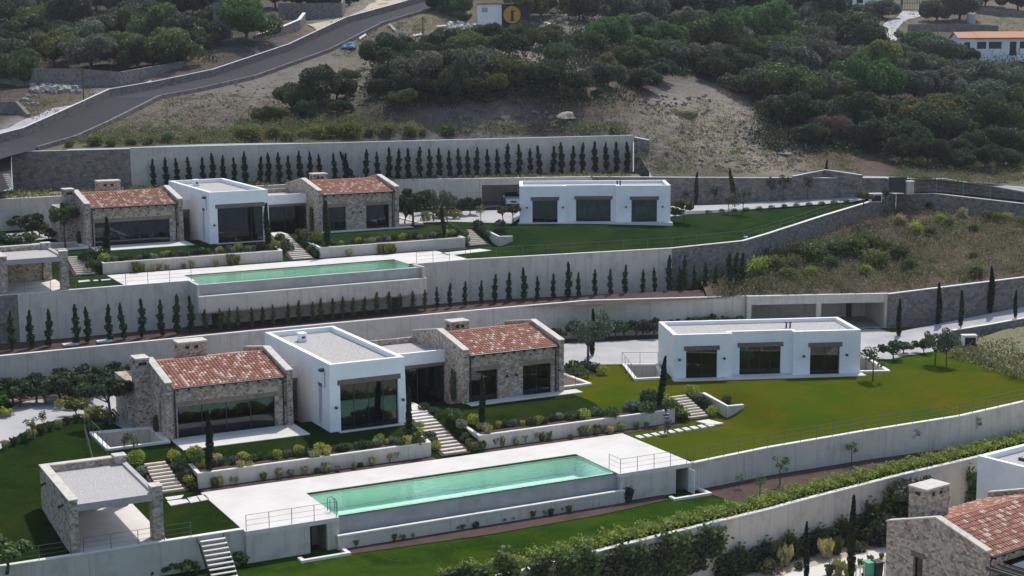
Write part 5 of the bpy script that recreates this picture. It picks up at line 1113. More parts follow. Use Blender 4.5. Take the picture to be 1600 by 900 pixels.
# light wells
def lightwell(q, z, label, rail=None):
    c = sum((Vector(p) for p in q), Vector())/4; g = empty('light_well', (c.x, c.y, z), 0, label=label, cat='light well'); pts = [Vector(p)-Vector((c.x, c.y, p[2])) for p in q]
    def ring(mb, a, b, z0, z1):
        for i in range(4):
            p0, p1 = pts[i], pts[(i+1) % 4]; d = (p1-p0).normalized(); nn = Vector((-d.y, d.x, 0))
            P0, P1 = p0+nn*a, p1+nn*a; Q0, Q1 = p0+nn*b+d*(b if i % 2 == 0 else b), p1+nn*b-d*b
            mb.prism([(P0.x, P0.y), (P1.x, P1.y), (Q1.x, Q1.y), (Q0.x, Q0.y)], z0, z1)
    m1 = MB(); ring(m1, -.02, .28, .02, .16); m1.build('kerb', 'coping', g); m1 = MB(); ring(m1, 0, .24, -2.2, .018); m1.build('wall', 'plaster', g)
    MB().prism([(p.x, p.y) for p in pts], -2.3, -2.21).build('floor', 'concrete', g)
    if rail:
        for k, (a, b) in enumerate(rail):
            A = pts[a]; B = pts[b]; n = max(2, int((B-A).length/1.3))
            for i in range(n+1):
                p = A.lerp(B, i/n); MB().tube([(p.x, p.y, .16), (p.x, p.y, 1.1)], .02, 6).build('post', 'rail', g)
            m2 = MB(); m2.tube([(A.x, A.y, 1.1), (B.x, B.y, 1.1)], .016, 6); m2.build('rail', 'rail', g)
    return g
for O, nm in ((OA, 'lower'), (OB, 'upper')):
    L_ = lambda x, y: loc2w(O, x, y, 0)
    lightwell([L_(-14.9,2.45), L_(-10.64,2.45), L_(-10.64,7.25), L_(-14.9,7.7)], O[2], f'sunken light well with pale kerb left of the {nm} villa', [(0, 3)])
    lightwell([L_(20.3,4.1), L_(23.3,4.1), L_(23.3,9.7), L_(20.3,9.7)], O[2], f'sunken light well with pale kerb right of the {nm} villa', [(0, 1)])
lightwell(GWELL[0], 0, 'sunken light well with railing left of the lower guest house', [(0, 3), (3, 2)])
lightwell(GWELL[1], 0, 'sunken light well with railing right of the lower guest house', [(0, 1)])

# ---- fences
def fence(pts, h, sp, label, rails=3, m='rail', r=.014):
    c = pts[0]; g = empty('cable_fence', c, 0, label=label, cat='fence'); vs2 = [Vector(p)-Vector(c) for p in pts]; mb = MB()
    for k in range(rails):
        z = h*(1-k/rails); mb.tube([p+Vector((0, 0, z)) for p in vs2], r if k == 0 else r*.6, 5)
    mb.build('rail', m, g)
    for a, b in zip(vs2[:-1], vs2[1:]):
        n = max(1, round((b-a).length/sp))
        for i in range(n):
            p = a.lerp(b, i/n); MB().tube([tuple(p), tuple(p+Vector((0, 0, h)))], .022, 6).build('post', m, g)
    p = vs2[-1]; MB().tube([tuple(p), tuple(p+Vector((0, 0, h)))], .022, 6).build('post', m, g)
fence([(x, y+.15, z) for x, y, z in WR_A[:5]], .95, 1.35, 'cable fence on the long white wall of the olive-green lawn')
fence([LA(14.7,-12.9,zdk), LA(14.7,-14.35,zdk), LA(19.9,-14.35,zdk)], .95, 1.4, 'thin cable fence at the right front corner of the lower deck')
fence([LA(-10.8,-14.35,zdk), LA(-5.2,-14.35,zdk)], .95, 1.5, 'thin cable fence at the left front edge of the lower deck')
fence([LA(-26,-14.05,-1.28), LA(-20.8,-14.05,-1.28)], .8, 1.7, 'thin cable fence left of the lower pavilion')
fence([LA(-20.1,-14.05,-1.28), LA(-14.0,-14.05,-1.28)], .85, 1.6, 'thin cable fence across the front of the lower pavilion')
fence([LB(-19,-12.2,-1.3), LB(-10.9,-12.2,-1.3), LB(-5.4,-12.2,-1.3)], .95, 1.9, 'thin cable fence along the front of the upper deck, left side')
fence([LB(15.3,-12.15,zdk), LB(20.2,-12.15,zdk)], .95, 1.7, 'thin cable fence at the right front corner of the upper deck')
fence([P(735,402,7.0), P(1050,384,7.05), P(1162,373,7.3), P(1220,357,7.85), P(1330,321,8.8)], .8, 2.6, 'thin cable fence along the front edge of the upper right lawn', 2)
fence([P(1430,303,9.65), P(1463,302.4,9.75), P(1547,313,9.2), P(1600,318.5,8.95), P(1680,327,8.5)], 1.6, 3.4, 'tall wire fence on the stone wall right of the gate', 4, 'tankgrey', .012)
fence([LA(-16.5,-.6,-.3), LA(-15.2,7.9,0)], .8, 1.8, 'thin fence on the lawn left of the lower light well', 2)

# ---- hedge along the lowest white wall
hg = np.random.default_rng(44); seg = [(Vector(a), Vector(b)) for a, b in zip(HW[1:-1], HW[2:])]; cc = []
for a, b in seg:
    L = (b-a).length; d = (b-a)/L; nn = Vector((-d.y, d.x, 0)); n = int(L*420)
    t = hg.uniform(0, L, n); s_ = hg.normal(.95, .33, n); bump = .56+.15*np.sin(t*3.1+a.x)+.12*np.sin(t*7.7+a.y)
    z = -3.25+np.abs(hg.uniform(0, 1, n))**.7*bump
    cc.append(np.column_stack([a.x+d.x*t+nn.x*s_, a.y+d.y*t+nn.y*s_, z]))
cc = np.concatenate(cc); me = leafmesh('hedge', cc-np.array([16, 101, -3.25]), .12, hg); ho = bpy.data.objects.new('hedge', me); link(ho, None, (16, 101, -3.25)); ho.color = (0.27, 0.33, 0.065, 1)
tag(ho, 'long leafy green hedge running along the lowest white wall', 'hedge')

# ---- cypress rows
def row(us, base, z, kind, hpx, label, group, tn='c', lean={}, dy=.0, wallY=None):
    bu = [b[0] for b in base]; bv = [b[1] for b in base]
    for i, u in enumerate(us):
        v = float(np.interp(u, bu, bv)); x, y, _ = P(u, v, z); h = hpx(u)*prng.uniform(.9, 1.1)/F_PX*y; H0 = 3.3 if kind == 'young' else 2.2
        if wallY is not None:
            y = 172.0
            for _k in range(5): x = (u-800)/F_PX*y*1.015; y = float(np.interp(x, *wallY))-.75
        s = h/H0; ln = lean.get(u, prng.uniform(-.03, .03))
        plant(kind, 'cypress', (x, y+dy, z), s, tn if callable(tn) is False else tn(u), f'cypress, {nth(i)} from left {label}', 'cypress', group, rot=(0, ln), rz=0 if u in lean else None, sz=s*1.0)
row([248,268,285,303,325,340,357,373,390,411,426,442,457,474,490,508,528,545,557,577,596,612,626,642,659,674,689,705,720,733,747,764,779,795,812,829,844,864,877,895,910,929,946,962,979],
    [(245,288),(400,281),(600,277),(800,271.5),(985,270)], zv, 'young', lambda u: 46, 'in the row against the uppermost white wall', 'cypresses against the uppermost wall', 'c', {411: .12, 508: -.12, 557: -.42, 596: -.08, 844: -.06, 864: .05}, wallY=([-52.1,-40.3,-14.1,13.9],[163.9,166.4,174.0,181.8]))
mid = [(0,549),(312,519),(400,511),(800,471),(1050,455)]
row([19,49,77,120,137.5,171.5,194.5,222.5,254,277.5,299], mid, 3.08, 'young', lambda u: 60 if u < 310 else 50, 'in the left part of the middle wall row', 'cypresses of the middle row, left', 'c2', {194.5: -.08, 254: -.05})
row([321,345,358,372,394,411,427.5,450,468,489,502,520,536,552,569.5,589.5,609,625,645,664.5], mid, 3.08, 'thin', lambda u: 33, 'in the small row under the upper pool', 'small cypresses under the upper pool', 'g')
row([683,703,727,752,773,795,819,840,865,888,904,930,954,977,1004.5,1022.5,1045,1061,1069,1085,1102,1118], mid, 3.08, 'young', lambda u: 46+8*np.sin(u), 'in the right part of the middle wall row', 'cypresses of the middle row, right', 'c2')
row([1140,1150,1160], [(1100,448),(1200,432)], 4.0, 'thin', lambda u: 45, 'where the grey stone wall meets the field', 'dark cypresses at the field corner', 'c')
def cyp(u, vb, vt, z, label, tn='c', lean=0, name='cypress', w_=1.0):
    x, y, _ = P(u, vb, z); h = (vb-vt)/F_PX*y; s = h/4.4; r = plant('column', name, (x, y, z), s*w_*1.25, tn, label, 'cypress', 'slender columnar cypresses', sz=s, rot=(0, lean), rz=0 if lean else None); return r
cyp(328, 737, 636, -.45, 'tall slender cypress in front of the lower left glazed doors', w_=.9)
cyp(640, 684, 601, -.4, 'slender cypress at the right corner of the lower white block', w_=.9)
cyp(754, 669, 584, -.4, 'slender cypress in front of the lower right stone wing', w_=.9)
cyp(1029, 634, 553, -.3, 'leaning slender cypress left of the lower guest house', 'c', .14)
cyp(926, 556, 480, 0, 'slender cypress rising behind the olive tree at the drive', w_=.9)
cyp(169, 406, 338, ZB-.45, 'slender cypress before the upper left glazed doors', w_=1.2)
cyp(418, 385, 317, ZB-.3, 'slender cypress at the right corner of the upper white block', w_=1.1)
cyp(511, 385, 313, ZB-.4, 'slender cypress before the upper right stone wing', w_=1.1)
cyp(694, 369, 320, ZB-.3, 'slightly leaning cypress above the upper right planter', 'c', -.08)
for u, vb, vt, z, t, ln, lb in ((1404,526,465,.1,'c',0,'slender cypress just right of the lower carport'), (1466,508,440,.4,'c',0,'tallest dark cypress by the right-hand drive'), (1501,511,452,.6,'c2',0,'cypress at the end of the low grey wall'), (1547,490,415,1.0,'c',0,'dark cypress rising over the right stone wall'), (1586,497,452,1.2,'c',0,'rightmost cypress by the drive'),
    (1259,907,808,zc,'c',0,'left one of two dark cypresses in the sandy garden'), (1330,903,764,zc,'c',0,'taller right one of two dark cypresses in the sandy garden'),
    (1019,290,257,ZB,'br',.1,'brown dying cypress behind the right end of the upper guest house'), (1086,322,268,ZB,'br',.06,'dark brown cypress by the upper drive'), (1148,322,262,ZB+.2,'br',-.14,'leaning brown cypress by the upper drive'), (1289,304,250,ZB+.9,'c2',.04,'green slender cypress by the upper drive, right'), (944,288,268,ZB+.0,'br',0,'small brown cypress tip behind the upper guest house roof')):
    cyp(u, vb, vt, z, lb, t, ln, w_=1.0 if z != zc else .72)

# ---- garden trees
def tr(kind, u, vb, vt, z, H0, tn, label, sx=1.0, name='tree', cat='tree', group=None, back=0):
    x, y, _ = P(u, vb, z)
    if kind == 'ball': x, y, z = terr(u, vb, *((OB, fB) if z > 4 else (OA, fA)))
    h = (vb-vt)/F_PX*y; s = h/(2.55 if kind == 'bigleaf' else H0); sx = sx*(1.15 if kind == 'bigleaf' else 1); return plant(kind, name, (x, y+back, z-.03), s*sx, tn, label, cat, group, sz=s)
tr('standard', 171, 664, 583, 0, 2.6, 'd', 'round clipped dark tree on a clear trunk at left of the lower villa', 1.15)
tr('olive', 919, 571, 488, 0, 3.3, 'o', 'gnarled olive tree between the lower villa and guest house', .8, 'olive_tree', 'olive tree')
tr('olive', 1461, 572, 512, -.05, 3.3, 'o', 'left one of two olive trees on the lower lawn', .75, 'olive_tree', 'olive tree')
tr('olive', 1478, 573, 520, -.05, 3.3, 'o', 'right one of two olive trees on the lower lawn', .7, 'olive_tree', 'olive tree')
tr('sapling', 1364, 592, 530, 0, 2.5, 'g', 'young tree at the right corner of the lower guest house', 1.2, 'young_tree')
for i, (u, vb, vt) in enumerate(((1395,562,524), (1411,553,524), (1443,552,522))): tr('bigleaf', u, vb, vt, 0, 2.0, 'g', f'leafy bush, {nth(i)} from left between lower guest house and drive', 1.05, 'bush', 'bush')
for i, (u, vb, vt, z) in enumerate(((1155,762,738,-3.2), (1187,772,740,-3.2), (1219,756,708,-3.2), (1331,720,688,-3.0), (1429,699,663,-2.9), (1525,684,648,-2.8))): tr('sapling', u, vb, vt, z, 2.5, 'b', f'young tree, {nth(i)} from left in the dark mulch bed', 1.25, 'young_tree', 'young tree', 'young trees in the mulch bed')
tr('sapling', 52, 692, 650, -.2, 2.5, 'y', 'wispy yellowish young tree on the left lawn', 1.3, 'young_tree'); tr('sapling', 70, 678, 632, -.1, 2.5, 'dead', 'thin bare young tree beside the left paving', .7, 'young_tree')
tr('bigleaf', 10, 885, 822, -1.3, 2.0, 'b', 'leafy small tree at the bottom left corner above the wall', 1.15, 'tree'); tr('sapling', 195, 708, 668, -.3, 2.5, 'g', 'young leafy tree beside the lower left light well', 1.2, 'young_tree')
tr('sapling', 210, 712, 676, -.4, 2.5, 'g', 'second young tree between light well and pavilion', 1.0, 'young_tree')
tr('standard', 102, 383, 318, ZB, 2.6, 'g', 'upright green tree in front of the upper left chimney', .85); tr('standard', 645, 352, 297, ZB, 2.6, 'd', 'round dark tree right of the upper villa', 1.25)
tr('olive', 678, 346, 295, ZB, 3.3, 'o', 'left one of two olive trees above the upper lawn', .6, 'olive_tree', 'olive tree'); tr('olive', 699, 347, 297, ZB, 3.3, 'o', 'right one of two olive trees above the upper lawn', .6, 'olive_tree', 'olive tree')
tr('sapling', 751, 345, 320, ZB, 2.5, 'b', 'small palm-like young tree by the upper carport', 1.4, 'young_tree'); tr('standard', 785, 350, 321, ZB, 2.6, 'g', 'small round tree left of the upper guest house', 1.1); tr('standard', 801, 350, 320, ZB, 2.6, 'g', 'small round tree touching the upper guest house', 1.0)
tr('standard', 1068, 346, 313, ZB, 2.6, 'g', 'small green tree right of the upper guest house', 1.2); tr('bigleaf', 1054, 345, 315, ZB, 2.0, 'o', 'pale bush against the upper guest house, right side', .7, 'bush', 'bush')
tr('sapling', 1139, 337, 295, ZB, 2.5, 'o', 'left thin olive sapling on the upper right lawn', 1.1, 'young_tree'); tr('sapling', 1161, 337, 290, ZB, 2.5, 'o', 'right thin olive sapling on the upper right lawn', 1.1, 'young_tree')
tr('bigleaf', 1349, 318, 293, ZB+1.1, 2.0, 'g', 'bush beside the white box by the gate', 1.1, 'bush', 'bush'); tr('bigleaf', 1384, 309, 292, ZB+1.3, 2.0, 'g', 'bush in front of the dark gate', 1.1, 'bush', 'bush')
tr('bush', 979, 782, 756, -3.25, 1.7, 'd', 'dark green bush at the right end of the lower pool wall', .75, 'bush', 'bush')
tr('bigleaf', 12, 392, 352, ZB, 2.0, 'd', 'dark bush at the left edge before the upper back wall', 1.2, 'bush', 'bush')
for i, (u, vb, vt, t) in enumerate(sorted(((5,356,322,'d'), (33,362,328,'g'), (50,372,325,'d'), (62,370,338,'g'), (76,376,352,'d'), (15,388,370,'g'), (48,385,356,'y')))): tr('bigleaf', u, vb, vt, ZB, 2.0, t, f'leafy bush, {nth(i)} from left at the far left of the upper garden', 1.05, 'bush', 'bush', 'bushes left of the upper villa', back=0) if i not in () else None
# bushes along the back walls
def bushes(lst, z, label, group, kind='bigleaf', H0=2.0, tn='g', sx=1.0):
    for i, q in enumerate(sorted(lst)): tr(kind, q[0], q[1], q[2], z, H0, q[3] if len(q) > 3 else tn, f'leafy bush, {nth(i)} from left {label}', sx, 'bush', 'bush', group)
bushes([(4,640,596,'leaf'),(20,632,570,'d'),(33,636,578,'g'),(58,630,572,'d'),(70,632,578,'g'),(93,628,567,'d'),(104,625,580,'g'),(115,622,556,'d'),(130,622,572,'g'),(147,618,564,'d'),(133,632,586,'g'),(171,612,568,'g'),(184,606,556,'d'),(198,604,562,'g'),(118,650,608,'y'),(240,590,556,'d'),(256,588,560,'g'),(8,652,630,'lime')], 0, 'against the back wall left of the lower villa', 'bushes behind the lower villa, left')
bushes([(352,555,538,'g'),(572,545,525,'g'),(595,545,513,'d'),(620,543,520,'g'),(655,540,502,'d'),(680,540,522,'g'),(770,535,498,'g'),(782,533,492,'d'),(808,530,495,'g'),(868,545,503,'d'),(904,533,492,'g'),(918,532,494,'d'),(935,531,496,'g'),(951,530,494,'g'),(962,529,491,'d'),(975,529,492,'g'),(994,528,488,'d'),(1004,528,492,'g'),(1022,528,489,'d')], 0, 'against the wall behind the lower villa and drive', 'bushes behind the lower villa, right', sx=.85)
bushes([(1060,520,490),(1088,520,486),(1110,520,484),(1142,520,484),(1156,520,487)], 0, 'peeping over the lower guest house roof', 'bushes behind the lower guest house', sx=.9)
bushes([(634,350,299,'d'),(664,336,295,'d'),(710,336,295,'g'),(722,337,303,'d'),(735,337,297,'d')], ZB, 'between the upper villa and its carport', 'bushes right of the upper villa', sx=.8)
bushes([(250,893,868,'b'),(262,897,872,'b'),(285,895,868,'y'),(296,897,868,'b'),(308,897,880,'b'),(240,900,885,'d'),(366,880,852,'b'),(374,885,856,'b'),(384,870,850,'y'),(362,894,872,'b')], -3.3, 'beside the metal stair at bottom left', 'bushes beside the metal stair')
bushes([(1108+i*19.5, 334.5-i*1.55, 327.5-i*1.6) for i in range(12)], ZB+.3, 'in the dotted row edging the upper right lawn', 'low bushes edging the upper lawn', 'ball', .75, 'd', 1.3)
tr('ball', 1340, 643, 640, -.2, .75, 'd', 'x', 1) if False else None
for i, (u, vb, h) in enumerate(((1070,322,.9),(1116,318,1.0),(1205,312,1.3),(1224,312,1.5),(1262,308,1.2),(1338,298,1.3),(980,330,1.0))):
    d = ray(u, vb); y = float(np.interp((u-800)/F_PX*174*1.01, *zip(*YBKB)))-.35; x = d[0]*y/d[1]; z = CAM_H+d[2]*y/d[1]
    plant('sapling', 'wall_shrub', (x, y, z), .75*h, 'd', f'dark straggly plant, {nth(i)} from left against the mottled stone wall', 'shrub', 'straggly plants on the stone wall')
# low planting round steps and planters
def low(lst, z, label, group, s=1.0):
    n = sorted(lst)
    for i, (u, v, k, t, r) in enumerate(n):
        x, y, z_ = P(u, v, z) if z < -1.4 or (1.4 < z < ZB-1) else (terr(u, v, OA, fA) if z < 1 else terr(u, v, OB, fB)); d_ = dict(lime='bright yellow-green', sage='grey-green', straw='straw-coloured', g='green', d='dark green', y='yellow-green', lav='lavender-grey', br='brownish', o='grey-green')[t]
        sp_ = 'tuft' if k == 'tuft' else 'shrub'
        plant(k, sp_, (x, y, z_-.02), r*s*prng.uniform(.9, 1.1), t, f'{d_} {sp_}, {nth(i)} from left {label}', 'shrub', group)
def run(u0, v0, u1, v1, n, seed, kinds=(('ball','lime',.9),('loose','sage',.7),('loose','g',.75),('tuft','lav',.8),('loose','d',.8),('ball','g',.7),('tuft','straw',.7))):
    r = random.Random(seed); out = []
    for i in range(n):
        t = (i+r.uniform(.1, .9))/n; k = r.choice(kinds); out.append((u0+(u1-u0)*t, v0+(v1-v0)*t+r.uniform(-2, 2), k[0], k[1], k[2]))
    return out
low(run(308,733,668,688,30,1)+[(303,716,'ball','lime',1.2),(312,727,'ball','g',1.3),(337,726,'ball','straw',1.1),(379,723,'ball','lime',1.0),(468,713,'ball','lime',1.0),(500,707,'ball','lime',1.0),(592,693,'ball','lime',1.0),(652,682,'ball','lime',1.1),(640,684,'loose','d',1.3),(656,670,'ball','lime',.8)], -.5, 'in the lower left planter', 'shrubs in the lower left planter')
low(run(745,674,1045,636,24,2)+[(713,664,'ball','lime',.9),(741,664,'ball','lime',1.2),(752,672,'ball','straw',.8),(912,655,'ball','lime',1.1),(893,656,'loose','g',.9),(930,650,'tuft','sage',1.1),(990,643,'loose','sage',1.2),(1000,644,'ball','lime',.8),(1035,632,'ball','lime',1.2),(1044,636,'ball','lime',1.2),(1016,632,'loose','d',1.6)], -.5, 'in the lower right planter', 'shrubs in the lower right planter')
tf = (('tuft','straw',.9),('tuft','sage',.7),('tuft','y',.8),('loose','g',.5))
low([(u, v, k, t, r) for (u, v, k, t, r) in [(336,762,'tuft','y',1.0),(344,761,'tuft','straw',1.0),(360,757,'tuft','straw',.9),(368,756,'tuft','straw',.8),(377,754,'tuft','straw',.9),(391,751,'ball','lime',.7),(489,738,'tuft','straw',.9),(497,737,'tuft','straw',.9),(505,736,'tuft','y',1.0),(512,735,'tuft','straw',.9),(608,722,'tuft','straw',.9),(618,720,'tuft','straw',1.0),(628,718,'tuft','y',.9),(637,716,'tuft','straw',1.0),(654,713,'loose','b' if 0 else 'g',1.2)]]+run(400,752,600,727,10,5,tf), zdk, 'at the foot of the lower left planter', 'tufts below the lower left planter')
low([(740,704,'ball','y',.9),(750,702,'loose','g',.9),(762,700,'tuft','straw',1.0),(772,699,'tuft','y',1.1),(783,698,'tuft','straw',1.1),(837,690,'tuft','straw',1.0),(847,689,'tuft','straw',1.0),(857,687,'tuft','y',1.0),(908,681,'tuft','y',1.0),(916,680,'tuft','straw',1.0),(930,678,'tuft','y',1.1),(942,677,'tuft','straw',.9),(956,672,'loose','g',1.2),(1012,663,'loose','g',1.3),(1020,662,'tuft','y',1.0)]+run(790,698,1050,664,12,6,tf), zdk, 'at the foot of the lower right planter', 'tufts below the lower right planter')
low([(213,727,'ball','lime',1.3),(222,744,'loose','sage',.9),(272,722,'ball','lime',1.1),(276,735,'loose','sage',.8),(284,741,'loose','d',.9),(284,752,'ball','d',.9),(295,756,'ball','lime',.9),(291,745,'loose','sage',.8),(300,765,'loose','d',.8),(281,730,'loose','g',.9)], -.8, 'beside the lower left steps', 'shrubs beside the lower left steps')
low([(662,642,'loose','d',1.0),(677,650,'ball','d',.9),(685,657,'ball','d',.8),(703,664,'ball','g',1.0),(712,672,'loose','g',1.1),(720,682,'loose','d',1.0),(727,691,'loose','g',.9),(672,690,'loose','d',1.0),(682,704,'ball','lime',1.0),(676,697,'loose','g',.9),(735,697,'ball','y',.9),(722,676,'loose','sage',.9)], -.7, 'beside the lower middle steps', 'shrubs beside the lower middle steps')
low([(1083,618,'ball','lime',1.3),(1090,626,'loose','sage',.9),(1094,634,'loose','d',.9),(1103,640,'loose','d',1.0),(1113,650,'ball','lime',1.1),(1064,652,'ball','lime',1.2),(1058,646,'loose','g',1.0),(1070,658,'loose','d',.9),(1050,658,'loose','g',1.2)], -.8, 'beside the lower right steps', 'shrubs beside the lower right steps')
low([(895,583,'loose','d',1.4),(905,586,'ball','g',1.2),(915,580,'loose','o',1.3),(930,580,'ball','y',1.2),(942,586,'ball','lime',1.3),(912,592,'ball','g',1.1),(897,588,'ball','g',1.0)], 0, 'around the lower olive tree', 'shrubs around the lower olive tree')
tr('ball', 1135, 630, 616, -.1, .75, 'd', 'round dark bush above the small white retaining corner', 1.0, 'bush', 'bush')
low(run(158,410,432,388,30,11)+[(160,406,'loose','g',1.6),(162,411,'ball','lime',1.2)], ZB-.5, 'in the upper left planter', 'shrubs in the upper left planter')
low(run(505,386,716,368,26,12)+[(478,376,'ball','y',1.3),(496,376,'ball','y',1.4),(705,365,'ball','g',1.4),(712,368,'ball','g',1.2)], ZB-.5, 'in the upper right planter', 'shrubs in the upper right planter')
low([(213,426,'tuft','y',1.4),(222,425,'tuft','y',1.1),(240,424,'tuft','straw',.8),(248,422,'tuft','straw',.8),(361,414,'tuft','y',1.3),(370,413,'tuft','y',1.2),(382,411,'tuft','y',1.0),(408,409,'tuft','y',.9)]+run(255,422,355,413,5,13,tf), ZB+zdk, 'at the foot of the upper left planter', 'tufts below the upper left planter')
low([(596,397,'tuft','y',1.4),(604,397,'tuft','y',1.2),(612,396,'tuft','y',1.2)]+run(520,402,700,386,9,14,tf), ZB+zdk, 'at the foot of the upper right planter', 'tufts below the upper right planter')
low([(132,408,'loose','d',1.2),(139,414,'loose','d',1.3),(145,424,'ball','g',1.5),(141,405,'loose','d',1.1),(438,378,'loose','d',1.2),(445,386,'loose','g',1.2),(450,394,'loose','d',1.2),(470,378,'loose','d',1.3),(480,388,'ball','d',1.3),(488,396,'loose','g',1.2),(495,402,'loose','d',1.0),(430,391,'ball','y',1.2),(747,358,'loose','d',1.3),(755,366,'loose','d',1.2),(762,371,'loose','g',1.1),(724,372,'loose','g',1.1),(728,380,'ball','y',1.1)], ZB-.7, 'beside the steps of the upper garden', 'shrubs beside the upper steps')
low([(665,345,'ball','y',1.6),(684,342,'loose','g',1.6),(703,343,'ball','y',1.4),(713,343,'ball','y',1.4),(782,362,'ball','d',1.5)], ZB, 'around the upper olive trees', 'shrubs around the upper olive trees')
low(run(535,855,900,798,26,21,(('loose','g',.6),('tuft','y',.7),('tuft','br',.6),('loose','y',.5)))+[(570,840,'loose','g',1.2),(715,818,'tuft','y',1.1),(735,815,'tuft','y',1.1)], zl+.04, 'in the bed below the lower pool', 'low plants below the lower pool')
low([(440,860,'loose','d',1.3),(452,862,'loose','d',1.0)], zl, 'left of the left pool room kerb', 'low plants by the pool room')
low([(1206,876,'ball','br',1.1),(1196,896,'ball','y',1.4),(1212,897,'ball','br',1.2),(1225,884,'tuft','straw',1.9),(1211,880,'tuft','br',1.2),(1251,868,'ball','br',.9),(1268,868,'ball','d',1.0),(1248,890,'loose','d',.7),(1290,872,'tuft','straw',1.7),(1306,866,'tuft','g',1.6),(1316,853,'ball','g',1.2),(1335,862,'ball','g',1.1),(1347,862,'ball','br',1.0),(1352,853,'ball','br',.9),(1366,852,'ball','b' if 0 else 'g',1.7),(1342,848,'ball','d',1.3),(1344,884,'tuft','y',.7),(1360,879,'tuft','y',.7),(1377,873,'tuft','y',.6),(1310,897,'tuft','straw',1.3),(1325,899,'tuft','straw',1.2),(1296,899,'tuft','br',1.0)], zc, 'in the sandy garden at bottom right', 'shrubs in the sandy garden')
low([(541,745,'tuft','straw',.1)] if False else [(140,655,'tuft','straw',1.3),(150,652,'tuft','straw',1.2),(158,655,'ball','g',1.6),(172,662,'ball','g',1.7),(98,640,'ball','lime',1.2),(104,632,'ball','g',1.3),(116,628,'ball','y',1.6),(121,612,'ball','lime',1.8)], 0, 'around the rocks on the left paving', 'shrubs by the left paving')
low([(8+i*14, 702-i*5.5 if i < 8 else 660, 'tuft', ('straw','br','g')[i % 3], .9) for i in range(10)], 0, 'edging the curved paving at left', 'tufts edging the left paving')
# climbers
def on_wall(u, off=.35):
    for p, q in zip(HW[:-1], HW[1:]):
        a = proj(*p)[0]; b = proj(*q)[0]
        if a <= u <= b:
            t = (u-a)/(b-a); d = (Vector(q)-Vector(p)).normalized(); w = Vector(p).lerp(Vector(q), t)+Vector((d.y, -d.x, 0))*off; return w, math.atan2(d.y, d.x)
def climb(lst, label, group, tn='g'):
    for i, (u, vt, vb, w_) in enumerate(sorted(lst)):
        q, th = on_wall(u); k = F_PX/q.y; zb_ = PD(u, vb, q.y)[2]; h = (vb-vt)/k/1.75; v = LIB['creeper'][i % 3]; o = bpy.data.objects.new('climbing_plant', v); link(o, None, (q.x, q.y, max(zb_, -7.0)), th); o.scale = (w_, 1.5, h); o.color = tint('d' if i % 3 == 0 else tn)
        tag(o, f'climbing plant, {nth(i)} from left {label}', 'climber', group)
climb([(705,880,925,1.6),(745,872,925,1.5),(788,860,925,1.7),(835,860,925,1.6),(880,848,920,1.7),(915,850,915,1.5),(950,845,912,1.7),(985,838,908,1.6),(1020,835,905,1.5),(1052,815,900,2.0),(1085,822,892,1.6),(1112,812,870,1.6),(1000,850,905,1.5),(1065,840,900,1.6)], 'before the lowest white wall, left part', 'climbers on the lowest wall, left')
climb([(1130,858,905,1.6),(1155,855,900,1.6),(1180,850,896,1.6),(1205,845,892,1.6),(1232,843,886,1.6),(1260,838,880,1.6),(1288,832,874,1.7),(1314,826,868,1.7),(1340,812,862,1.9),(1366,795,856,2.0),(1392,780,850,2.0),(1418,768,845,2.0),(1520,760,830,1.4),(1145,880,915,1.6)], 'on the lowest wall behind the sandy garden', 'climbers on the lowest wall, right')
tr('olive', 1428, 830, 735, zc, 3.3, 'o', 'olive tree behind the square stone chimney at bottom right', 1.0, 'olive_tree', 'olive tree'); tr('bush', 1385, 850, 800, zc, 1.7, 'd', 'large dark bush left of the nearest stone gable', 1.0, 'bush', 'bush')
for O, nm in ((OA, 'lower'), (OB, 'upper')):
    for lx, ly, w_, h, lb in ((-.75, 6.4, .7, 1.2, 'in the recess left of the white block'), (11.5, 4.6, .35, 1.5, 'on the gable of the right stone wing'), (-10.8, 5.6, .4, .8, 'with red flowers on the left gable')):
        x, y, z = loc2w(O, lx, ly, 0); o = bpy.data.objects.new('climbing_plant', LIB['creeper'][0]); link(o, None, (x, y, z), TH if lx == -.75 else TH+R(90)); o.scale = (w_, .7, h); o.color = tint('dead' if 'red' in lb else 'g'); tag(o, f'{nm} villa climbing plant {lb}', 'climber')

# ================================================================== NEAREST VILLA (bottom right)
TC = R(36.6); OC = list(P(1541, 861, -2.95)); OC[2] = zc
hv = empty('villa', OC, TC, label='nearest villa at bottom right with stone gable, tiled roof and white block', cat='house')
stone_wing(hv, 0, 10.5, 0, 7.4, 3.98, 5.12, [(1.2, 8.5, 2.2, 4)], left=[(4.55, 5.25, .9, 2.35), (1.6, 2.3, .2, 1.5)], zf=-.6, chims=[(1.35, 3.55, 5.5, 6.85, 3.0, 6.25)], seed=9)
for yy0, yy1, zz in ((4.4, 5.4, 2.35), (1.45, 2.45, 1.5)): MB().box(-.06, .1, yy0, yy1, zz, zz+.28).build('lintel', 'wood', hv)
c = MB(); c.box(-.2, 9, -3.6, -3.5, 3.0, 3.18); c.box(-.2, -.1, -3.499, -.15, 3.0, 3.18); c.box(9.0, 9.1, -3.6, -.15, 3.0, 3.18)
for i in range(14): c.box(.3+i*.62, .36+i*.62, -3.49, -.15, 3.02, 3.12)
c.build('awning_frame', 'frame', hv); c = MB(); c.box(1.2, 8.8, -3.4, -.3, 3.19, 3.215); c.build('awning_glass', 'glass', hv)
for x in (-.15, 9.05): MB().box(x-.05, x+.05, -3.6, -3.5, 0, 2.999).build('post', 'frame', hv)
wx, wy = 13.5, 11.2
